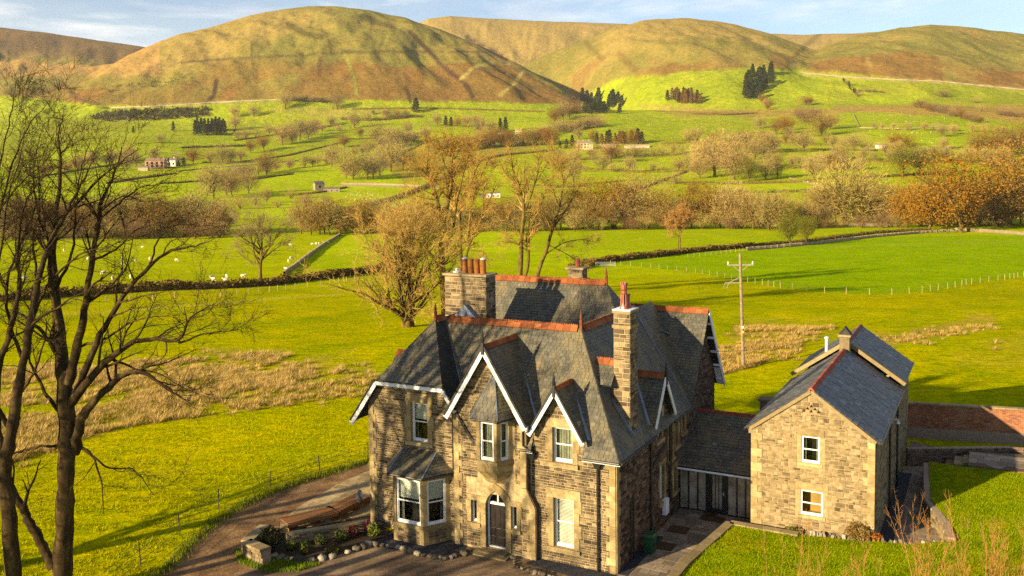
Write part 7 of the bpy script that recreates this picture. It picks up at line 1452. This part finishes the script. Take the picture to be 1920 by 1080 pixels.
# wire fences
def wire_fence(pix, label, step=3.0, h=1.15, wires=3, lit=True, r=.05, wr=.006, zoff=0.0, post_mat=None):
    P = poly_on_ground(pix) if not isinstance(pix, np.ndarray) else pix; root = empty('wire_fence', P[0], 0, label, 'fence'); me = MB().box((-r, -r, -.3), (r, r, h)).mesh('post', post_mat or POST); S = resample(P, step); S[:, 2] = ground_z(S)
    for c in S: o = bpy.data.objects.new('post', me); o.location = c - P[0]; o.rotation_euler = (random.uniform(-.05, .05), random.uniform(-.05, .05), random.uniform(0, 1.5)); link(o, root)
    for k in range(wires): q = S - P[0] + (0, 0, h * (k + 1) / (wires + .3)); MB().tube(q, wr, 3).build('wire', WIRE, root)
    return root
wire_fence([(1128, 495), (1200, 500), (1300, 511), (1380, 525), (1460, 540), (1520, 547), (1560, 551), (1660, 554), (1720, 550), (1780, 541), (1830, 531), (1880, 525), (1930, 517)], 'curving fence of pale posts along the near edge of the green field', 3.9, r=.045)
wire_fence([(200, 568), (320, 560), (420, 556), (500, 548), (600, 536), (680, 524)], 'fence of small posts in front of the brown hedge on the left', 3.6, r=.06)
wire_fence([(1290, 483), (1340, 478), (1400, 470)], 'short posted fence in front of the dark hedge', 3.2)
tf = np.array([on_plane(*p) for p in ((180, 1130), (250, 1072), (300, 1035), (360, 985), (420, 950), (480, 928), (560, 900), (640, 876), (690, 862))]); wire_fence(tf, 'thin stock-wire fence following the dirt track on the left', 3.0, 1.05, 4, r=.022, wr=.010, post_mat=WIRE)
g = place(1135, 500); gt = empty('field_gate', g, 0, 'small grey metal gate at the end of the pale-post fence', 'gate'); MB().box((-2.6, -.04, .2), (2.6, .04, .26)).build('bottom_bar', STEEL, gt)
for k in range(4): MB().box((-2.6, -.03, .45 + .24 * k), (2.6, .03, .5 + .24 * k)).build('bar', STEEL, gt)
for x in (-2.6, 2.55): MB().box((x, -.05, 0), (x + .07, .05, 1.3)).build('upright', STEEL, gt)
# telegraph pole
q = place(1394, 690); D = q[1]; top = at_depth(1387.5, 475, D); PO = empty('telegraph_pole', q, 0, 'weathered wooden telegraph pole with crossarm standing between house and annex', 'telegraph pole')
tp_ = top - q; MB().tube([(0, 0, -.3), tp_ * .5, tp_], [.15, .13, .11], 10).build('shaft', POLEW, PO)
ax_ = np.array([math.cos(.25), math.sin(.25) * 0, 0]); zc = tp_ * .90
ARM = simple('weathered_arm', (.22, .19, .15), .8, .2, 5); MB().bar(zc - ax_ * 1.15, zc + ax_ * 1.15, .1, .12).build('crossarm', ARM, PO)
for s in (-.75, .75): MB().bar(zc + ax_ * s, zc - (0, 0, .62), .05, .05).build('brace', ARM, PO)
for s in (-1.1, 1.1, .0): MB().lathe(zc + ax_ * s + (0, 0, .06), [(.05, 0), (.07, .08), (.04, .1), (.06, .18), (.02, .24)], 8).build('insulator', WHITE, PO)
lo = tp_ * .745; MB().bar(lo, lo - ax_ * 1.4 + (0, 0, .02), .06, .08).build('lower_arm', ARM, PO); MB().bar(lo + (0, 0, .55), lo - ax_ * 1.0 + (0, 0, .05), .05, .05).build('brace', ARM, PO)
m = MB(); m.tube([lo - ax_ * 1.4, lo - ax_ * 1.55 + (0, 0, -.4), lo - ax_ * 1.25 + (0, 0, -.45), lo - ax_ * 1.1 + (0, 0, -.05)], .025, 5); m.build('switch_cage', ARM, PO)
MB().box(tuple(tp_ * .36 + (-.08, -.19, -.1)), tuple(tp_ * .36 + (.08, -.15, .1))).build('number_plate', WHITE, PO); MB().box(tuple(tp_ * .32 + (-.08, -.19, -.12)), tuple(tp_ * .32 + (.08, -.15, .06))).build('warning_plate', simple('yellow_plate', (.6, .42, .03), .5, .05, 3), PO)
# service wire from the pole past the wing to the annex
w0 = h2w((.3, 12.6, 7.2)); w1 = h2w((6.6, 17.8, 8.0)); t = np.linspace(0, 1, 12)[:, None]; wv = w0 + (w1 - w0) * t; wv[:, 2] -= .35 * np.sin(np.pi * t[:, 0]); o = MB().tube(wv, .012, 4).build('overhead_wire', WIRE); tag(o, 'thin black wire strung from the rear gable to the annex chimney', 'wire')
# far buildings -------------------------------------------------
def far_house(px, py, wpx, hpx, dpx, wallc, roofc, label, rows=((.35, 3),), chim=(), gable=.45, rot=0.0, name='farmhouse', cat='house'):
    q = place(px, py); D = q[1]; w = wpx / FPX * D; h = hpx / FPX * D; d = dpx / FPX * D; e_ = empty(name, q - (0, 0, .3), rot, label, cat); wm = simple('far_wall', wallc, .9, .2, .5); rm = simple('far_roof', roofc, .8, .25, .5)
    m = MB(); m.box((-w / 2, 0, 0), (w / 2, d, h * (1 - gable * .6))); m.build('wall', wm, e_); zt = h * (1 - gable * .6); zr_ = h
    for s in (-1, 1):
        g_ = MB(); g_.prism([(s * w / 2 * .985, 0, zt), (s * w / 2 * .985, d, zt), (s * w / 2 * .985, d / 2, zr_ * .985)], (-s * .3, 0, 0)); g_.build('gable_wall', wm, e_)
    r_ = MB(); r_.prism([(-w / 2 - .3, -.3, zt - .1), (w / 2 + .3, -.3, zt - .1), (w / 2 + .3, d / 2, zr_), (-w / 2 - .3, d / 2, zr_)], (0, .15, -.15)); r_.prism([(w / 2 + .3, d + .3, zt - .1), (-w / 2 - .3, d + .3, zt - .1), (-w / 2 - .3, d / 2, zr_), (w / 2 + .3, d / 2, zr_)], (0, -.15, -.15)); ro = r_.build('roof', rm, e_)
    for zf, n in rows:
        for i in range(n):
            x = -w / 2 + w * (i + .5) / n; s = min(w / n * .22, h * .11); wn = MB(); wn.box((x - s, -.06, zt * zf * 1.4 - s), (x + s, .02, zt * zf * 1.4 + s * 1.2)); wo = wn.build('window', DARK, e_)
    for cx_ in chim: MB().box((cx_ * w - .5, d / 2 - .4, zr_ - .6), (cx_ * w + .5, d / 2 + .4, zr_ + 1.4)).build('chimney', wm, ro)
    return e_
far_house(290, 316, 36, 20, 14, (.34, .20, .12), (.16, .10, .075), 'pink-brown stone terrace of cottages on the left slope', rows=((.25, 4), (.52, 4)), chim=(-.3, .1, .4)); far_house(318, 312, 22, 16, 12, (.62, .58, .50), (.13, .10, .09), 'white-fronted cottage at the right end of the terrace', rows=((.3, 3),), chim=(.3,)); far_house(268, 320, 18, 9, 9, (.36, .24, .15), (.14, .11, .10), 'low outhouse in front of the cottage terrace', rows=())
far_house(600, 357, 18, 18, 14, (.20, .16, .11), (.07, .065, .065), 'small tall stone barn in the left valley field', rows=((.4, 1),), rot=.5, name='stone_barn', cat='barn'); far_house(622, 360, 30, 10, 12, (.22, .18, .12), (.10, .085, .075), 'low stone byre beside the tall barn', rows=((.3, 3),), rot=.1, name='stone_barn', cat='barn')
far_house(925, 371, 26, 12, 12, (.52, .49, .43), (.13, .11, .085), 'pale field hut with lean-to behind the tall bare trees', rows=((.3, 3),), name='field_hut', cat='hut', gable=.35); far_house(905, 371, 14, 9, 9, (.13, .11, .08), (.06, .055, .05), 'dark shed left of the pale field hut', rows=(), name='field_hut', cat='hut')
far_house(1094, 281, 24, 18, 14, (.40, .31, .19), (.17, .14, .11), 'grey stone hall with chimneys in mid valley', rows=((.28, 4), (.55, 4)), chim=(-.42, 0, .42), name='stone_hall'); far_house(1108, 281, 8, 15, 8, (.42, .32, .2), (.17, .14, .11), 'small gabled wing beside the grey stone hall', rows=(), name='stone_hall')
far_house(1140, 277, 30, 8, 14, (.30, .22, .14), (.30, .20, .14), 'long brown-roofed barn right of the hall', rows=(), name='farm_shed', cat='barn'); far_house(1195, 278, 46, 7, 12, (.42, .33, .24), (.36, .27, .19), 'long pale shed at the foot of the pine row', rows=(), name='farm_shed', cat='barn')
far_house(972, 251, 12, 9, 9, (.50, .36, .22), (.30, .20, .13), 'small farmhouse below the bracken spur', rows=((.3, 2),), chim=(.4,)); far_house(940, 253, 14, 6, 8, (.45, .40, .34), (.20, .17, .15), 'low white shed left of the small farmhouse', rows=(), name='farm_shed', cat='barn')
far_house(1652, 278, 15, 8, 9, (.75, .72, .66), (.17, .16, .16), 'white farmhouse on the right slope', rows=((.3, 2),), chim=(.4,)); far_house(1568, 285, 16, 6, 9, (.10, .09, .08), (.06, .06, .07), 'dark barn left of the white farmhouse', rows=(), name='farm_shed', cat='barn'); far_house(1632, 280, 14, 5, 9, (.25, .2, .14), (.12, .1, .09), 'low shed next to the white farmhouse', rows=(), name='farm_shed', cat='barn'); far_house(442, 318, 26, 5, 12, (.12, .11, .10), (.16, .15, .14), 'low dark farm shed right of the cottages', rows=(), name='farm_shed', cat='barn')
# sheep ---------------------------------------------------------
def sheep_mesh(graze, seed):
    r = np.random.default_rng(seed); m = MB(); s = []
    P = [(-.52, .0, .66, .12), (-.42, 0, .68, .24), (-.1, 0, .68, .29), (.22, 0, .69, .28), (.42, 0, .72, .2), (.55, 0, .60 if graze else .86, .13), (.68, 0, .32 if graze else .98, .10), (.80, 0, .16 if graze else .93, .06)]
    m.tube([p[:3] for p in P], [p[3] for p in P], 8)
    for x in (-.35, .3):
        for y in (-.14, .14): m.tube([(x, y, .55), (x + .02, y, .25), (x, y, -.02)], [.07, .04, .035], 5)
    for sgn in (-1, 1): m.tube([(.68, sgn * .06, .36 if graze else 1.02), (.64, sgn * .2, .36 if graze else 1.0)], [.03, .01], 4)
    me = m.mesh('sheep', [WOOL], True); return me
SHEEP = [sheep_mesh(True, 1), sheep_mesh(False, 2), sheep_mesh(True, 3)]
def sheep(pts, where, group, k=1.0):
    for x, y in pts:
        q = place(x, y)
        if q is None: continue
        i = random.randrange(3); o = bpy.data.objects.new('sheep', SHEEP[i]); o.location = q; o.rotation_euler = (0, 0, random.uniform(0, 6.3)); s = random.uniform(.95, 1.15) * k; o.scale = (s, s, s); link(o); tag(o, ('white sheep grazing ' if i != 1 else 'white sheep standing ') + where, 'sheep', group)
sheep([(397, 524), (401, 528), (425, 522), (424, 530), (456, 522)], 'close to the hedge left of the wide bare tree', 'sheep at the hedge'); sheep([(165, 489), (230, 486), (255, 492), (281, 489), (331, 491), (211, 526), (245, 523), (195, 515), (228, 498), (22, 500), (48, 525), (267, 466), (120, 472)], 'in the left field behind the near bare trees', 'sheep in the left field'); sheep([(546, 487), (537, 508), (545, 462), (586, 460), (593, 460), (599, 459), (609, 458), (614, 458), (541, 493)], 'by the slanting wall in the left field', 'sheep by the slanting wall')
sheep([(random.uniform(645, 725), random.uniform(357, 378)) for _ in range(26)], 'in the flock under the long pale wall', 'flock under the pale wall', .95); sheep([(random.uniform(1570, 1780), random.uniform(244, 270)) for _ in range(30)], 'on the field near the white farmhouse', 'flock near the white farm', 1.2); sheep([(random.uniform(370, 480), random.uniform(318, 334)) for _ in range(10)] + [(random.uniform(500, 640), random.uniform(285, 318)) for _ in range(8)], 'in the fields right of the cottages', 'flock by the cottages', 1.3)
sheep([(random.uniform(440, 640), random.uniform(208, 240)) for _ in range(22)] + [(random.uniform(660, 1030), random.uniform(198, 216)) for _ in range(22)], 'on the high field under the main fell', 'flock under the main fell', 1.3); sheep([(random.uniform(1290, 1420), random.uniform(225, 255)) for _ in range(12)] + [(random.uniform(1620, 1780), random.uniform(216, 232)) for _ in range(8)] + [(random.uniform(1190, 1320), random.uniform(228, 262)) for _ in range(8)], 'on the right green slopes', 'flock on the right slopes', 1.2); sheep([(1535, 344), (1532, 346), (1515, 342), (1632, 352), (1637, 351), (1505, 392), (1303, 332), (1545, 346), (1250, 328), (1480, 341)], 'in the hedged fields right of the riverside belt', 'sheep in the hedged fields', 1.1)
q = place(1664, 438)
# ---------------------------------------------------------------- rushes, grass and small plants
def tufts(n, r, mask_polys, h, blades, label, color, name, wspread=.35, bw=.02, dmax=130, zfun=None):
    V, C = [], []; cnt = 0; tries = 0; P = []
    while len(P) < n and tries < 60:
        tries += 1; k = r.integers(0, len(mask_polys)); poly, wgt = mask_polys[k]; xs = [p[0] for p in poly]; ys = [p[1] for p in poly]; px = r.uniform(min(xs), max(xs), 400); py = r.uniform(min(ys), max(ys), 400); q = np.array([on_plane(a, b, 0) for a, b in zip(px, py)]); q = q[q[:, 1] < dmax]
        if not len(q): continue
        u, v = project(q); m = rush_mask(u, v, q[:, 0], q[:, 1]) > r.random(len(q)) * 1.0; P.extend(list(q[m]))
    P = np.array(P[:n]); P[:, 2] = ground_z(P); N_ = len(P) * blades; B = np.repeat(P, blades, 0); a = r.uniform(0, 6.3, N_); rad = wspread * np.sqrt(r.random(N_)); hh = h * np.repeat(r.uniform(.5, 1.25, len(P)), blades) * r.uniform(.6, 1.1, N_); B[:, 0] += rad * np.cos(a); B[:, 1] += rad * np.sin(a)
    ou = rad / wspread; tip = B + np.stack([np.cos(a) * hh * .95 * ou + .08 * hh, np.sin(a) * hh * .95 * ou + .06 * hh, hh * (1 - .45 * ou)], -1); w = np.stack([np.cos(a + 1.57), np.sin(a + 1.57), a * 0], -1) * bw; V = np.stack([B - w, B + w, tip], 1).reshape(-1, 3); o0 = P[0].copy()
    me = np_mesh(name, V - o0, np.arange(3 * N_).reshape(-1, 3), BLADE); o = bpy.data.objects.new(name, me); o.location = o0; o.color = (*color, 1); link(o); tag(o, label, kind='stuff')
rr = np.random.default_rng(5)
tufts(1500, rr, RUSH_BANDS[:2], .62, 44, 'straw-coloured rush tussocks across the left meadow', (.44, .315, .11), 'rush_tussocks', .32, .020); tufts(1300, rr, RUSH_BANDS[:2], .45, 36, 'olive-green rush tussocks mixed among the straw ones', (.27, .225, .03), 'rush_tussocks', .34, .022); tufts(800, rr, RUSH_BANDS[2:], .52, 40, 'straw-coloured rush tussocks beyond the annex', (.38, .27, .08), 'rush_tussocks', .36, .026)
def blades(P, h, bw, color, label, name='grass', lean=.25):
    r = np.random.default_rng(8); n = len(P); a = r.uniform(0, 6.3, n); hh = h * r.uniform(.5, 1.3, n); tip = P + np.stack([np.cos(a) * hh * lean * 2 * r.random(n), np.sin(a) * hh * lean * 2 * r.random(n), hh], -1); w = np.stack([np.cos(a + 1.57), np.sin(a + 1.57), a * 0], -1) * bw; o0 = P[0].copy()
    me = np_mesh(name, np.stack([P - w, P + w, tip], 1).reshape(-1, 3) - o0, np.arange(3 * n).reshape(-1, 3), BLADE); o = bpy.data.objects.new(name, me); o.location = o0; o.color = (*color, 1); link(o); tag(o, label, kind='stuff'); return o
def on_lawn(n, seed):
    r = np.random.default_rng(seed); xs = [p[0] for p in LG]; ys = [p[1] for p in LG]; X = r.uniform(min(xs), max(xs), n * 2); Y = r.uniform(min(ys), max(ys), n * 2); m = inpoly(X, Y, [tuple(p) for p in LG]); X, Y = X[m][:n], Y[m][:n]; PX = np.array(LG); d = np.hypot(X[:, None] - PX[:, 0], Y[:, None] - PX[:, 1]) + .3; w = 1 / d ** 2; Z = (w * np.array(lz_)).sum(1) / w.sum(1) + fbm(X / 1.5, Y / 1.5, 3, 5) * .10 - .01
    return HO + X[:, None] * EX + Y[:, None] * EY + Z[:, None] * EZ
blades(on_lawn(42000, 3), .085, .016, (.165, .205, .002), 'mown grass blades of the raised lawn', lean=.5)
r = np.random.default_rng(12); px = r.uniform(-60, 900, 120000); py = r.uniform(690, 1110, 120000); px, py = px[:60000], py[:60000]; dr_ = np.stack([(px - CX) / FPX, -(py - CY) / FPX, -np.ones_like(px)], -1) @ R.T; Q = CAM + dr_ * (-CAM[2] / dr_[:, 2:3]); u, v = project(Q)
trk = [(250, 1130), (285, 1085), (320, 1060), (365, 1012), (410, 975), (460, 945), (515, 921), (570, 902), (630, 884), (700, 863), (900, 840), (900, 1200), (250, 1200)]; hx = (Q - HO) @ EX; hy = (Q - HO) @ EY; keep = ~inpoly(u, v, trk) & ~((hx > -14) & (hx < 11) & (hy > -1) & (hy < 26)); tn = fbm(Q[:, 0] / 1.1, Q[:, 1] / .5, 3, 7); keep &= tn > -.05; Q = Q[keep]; Q[:, 2] = ground_z(Q)
blades(Q, .12, .022, (.25, .25, .001), 'tufted grass of the near meadow on the left', lean=.5)
ed = np.array([on_plane(*p) for p in trk[:11]]); ed = resample(ed, .02); r = np.random.default_rng(3); ed = np.repeat(ed, 3, 0); ed[:, :2] += r.normal(0, .22, (len(ed), 2)); blades(ed[~((((ed - HO) @ EX) > -14))], .26, .02, (.13, .16, .012), 'longer darker grass fringe along the dirt track')
# verge of grass in front of the terrace wall
vg = np.array([on_plane(a, b) for a, b in zip(r.uniform(440, 600, 9000), r.uniform(1030, 1075, 9000))]); u, v = project(vg); vg = vg[inpoly(u, v, [(440, 1030), (480, 1042), (560, 1056), (610, 1058), (560, 1072), (500, 1074), (445, 1056)])]; vg[:, 2] = .015; blades(vg, .14, .015, (.13, .19, .012), 'green grass verge below the terrace wall')
def shrub(px, py, w, h, color, label, n=900, z=0.0, leaf=.07, name='garden_shrub', wood=True):
    q = on_plane(px, py, z); r = np.random.default_rng(int(px)); e_ = empty(name, q, 0, label, 'shrub'); d = r.normal(0, 1, (n, 3)); d /= np.linalg.norm(d, axis=1)[:, None]; d *= r.uniform(.55, 1.0, (n, 1)) ** .5 * (1 + .18 * np.sin(d[:, :1] * 7 + d[:, 1:2] * 5)); P = d * (w / 2, w / 2, h / 2) + (0, 0, h / 2); P = P[P[:, 2] > .02]
    v, f = leaf_cards(r, P, leaf); o = bpy.data.objects.new('foliage', np_mesh('foliage', v, f, LEAF)); o.color = (*color, 1); link(o, e_)
    m = MB()
    for k in range(7): a = k * .9; m.tube([(0, 0, -.05), (math.cos(a) * w * .15, math.sin(a) * w * .15, h * .35), (math.cos(a) * w * .3, math.sin(a) * w * .3, h * .75)], [.03, .02, .008], 5)
    m.build('stems', BARK_L, e_); return e_
shrub(507, 1030, 1.05, 1.05, (.018, .030, .010), 'round clipped dark green bush at the terrace wall corner', 1600, .05, .06); shrub(1608, 1020, .98, .95, (.16, .10, .022), 'rounded olive and rust shrub against the annex base', 1300, .35, .06); shrub(1642, 1022, .6, .55, (.26, .10, .02), 'small orange shrub at the annex corner', 600, .35, .06); shrub(1483, 1004, .6, .45, (.10, .12, .02), 'little green plant at the annex foot by the edging stones', 350, .3, .06)
for i, (px, py, w, h, c, lab) in enumerate([(570, 1038, .5, .6, (.09, .11, .02), 'pale green bushy plant in the dark flower bed'), (600, 1020, .6, .4, (.05, .07, .02), 'low dark plant in the middle of the flower bed'), (640, 1012, .6, .45, (.06, .10, .02), 'green plant beside the pink flowers in the bed'), (662, 1005, .5, .5, (.20, .05, .05), 'pink-red flowering plant by the terrace coping'), (700, 1005, .55, .6, (.12, .16, .025), 'leafy yellow-green plant at the foot of the wing'), (690, 998, .35, .55, (.30, .06, .10), 'magenta flowering plant at the wing corner'), (545, 1030, .5, .35, (.07, .09, .02), 'low mossy plant behind the bed rocks'), (625, 1036, .7, .3, (.09, .08, .02), 'brown-green ground plant at the bed edge'), (655, 990, .5, .45, (.08, .05, .03), 'russet plant under the satellite dish')]): shrub(px, py, w, h, c, lab, 260, .04, .075, 'bed_plant')
# tall bare saplings in front of the lawn
def sapling(px, py, D, hpx, seed, label, n=5, color=(.30, .155, .045), fine=160):
    global spec_min
    r = np.random.default_rng(seed); top = at_depth(px, py - hpx, D); bot = at_depth(px, py, D); z0 = .5; bot[2] = z0; h = top[2] - z0; spec_min = .004; big, small = [], []
    for k in range(n): a = r.uniform(0, 6.3); p, q = branch(r, np.array([math.cos(a), math.sin(a), 0]) * .15, np.array([math.cos(a) * .16, math.sin(a) * .16, 1]), h * r.uniform(.65, 1.0), .020, 9, .05, .03, .25); big.append((p, q)); grow(r, p[2:], q[2:], 0, [(2.2, .8, .5, .6, 4, .1, .12)], small)
    parts = [(*fine_twigs(r, small, fine, .22, .004, .5, .5), 0)]; e_ = empty('bare_sapling', bot, 0, label, 'sapling', 'bare saplings on the lawn'); o = bpy.data.objects.new('stems', tubes_mesh('stems', big, TWIGS)); o.color = (*color, 1); link(o, e_); o = bpy.data.objects.new('twigs', merge_mesh('twigs', tubes_mesh('twigs', small, TWIGS), parts, [TWIGS])); o.color = (*color, 1); link(o, e_); tag(o, kind='stuff')
for i, (px, D, ty) in enumerate([(1470, 30, 935), (1512, 30.5, 950), (1545, 29, 985), (1640, 30, 1010), (1700, 31, 985), (1735, 31, 905), (1780, 30, 940), (1800, 31, 960), (1835, 29, 905), (1850, 31, 935), (1880, 30, 990), (1900, 28, 960), (1775, 28, 1000), (1860, 27, 975), (1560, 27.5, 1010), (1915, 31, 930)]):
    by = project(np.array([(px - CX) / FPX * D, D, .5]))[1]; sapling(px, by, D, by - ty, 60 + i, 'thin bare orange-twigged sapling rising before the lawn', n=3 + i % 3)
for pix, h_, lab in (([(60, 335), (160, 318), (260, 302)], 2.2, 'hedge left of the cottage terrace'), ([(700, 300), (760, 285), (810, 262)], 2.4, 'hedge climbing behind the tall bare trees'), ([(1040, 302), (1160, 297), (1290, 291)], 2.2, 'hedge across the field under the grey hall'), ([(1560, 302), (1700, 304), (1900, 306)], 2.4, 'long hedge across the right-hand fields'), ([(1440, 314), (1530, 318), (1620, 320)], 2.4, 'hedge beside the brown round tree on the right'), ([(440, 264), (540, 250), (640, 234)], 2.6, 'hedge rising right of the square plantation'), ([(1280, 264), (1420, 268), (1560, 274)], 2.2, 'hedge through the middle of the right slope'), ([(660, 205), (800, 203), (1020, 210)], 3.0, 'hedge under the bracken spur'), ([(860, 395), (960, 392), (1080, 388), (1200, 380)], 2.0, 'hedge behind the riverside belt in the middle'), ([(1180, 362), (1240, 340), (1300, 318)], 2.0, 'hedge slanting up right of the middle meadow')):
    hedge(pix, h_, h_ * 1.8, HB, lab, 10, 300 + int(pix[0][0]))
# ---------------------------------------------------------------- air
hz = MB().box((-6600, -60, -30), (6600, 6000, 900)).build('haze', [])
hm = bpy.data.materials.new('valley_air'); hm.use_nodes = True; ht = hm.node_tree; ht.nodes.clear(); ho = ht.nodes.new('ShaderNodeOutputMaterial'); hv = ht.nodes.new('ShaderNodeVolumePrincipled'); hv.inputs['Color'].default_value = (.95, .93, .90, 1); hv.inputs['Density'].default_value = 0.000028; hv.inputs['Anisotropy'].default_value = 0.2
ht.links.new(hv.outputs[0], ho.inputs['Volume']); hz.data.materials.append(hm); tag(hz, 'thin warm valley haze', kind='stuff')
number_labels()
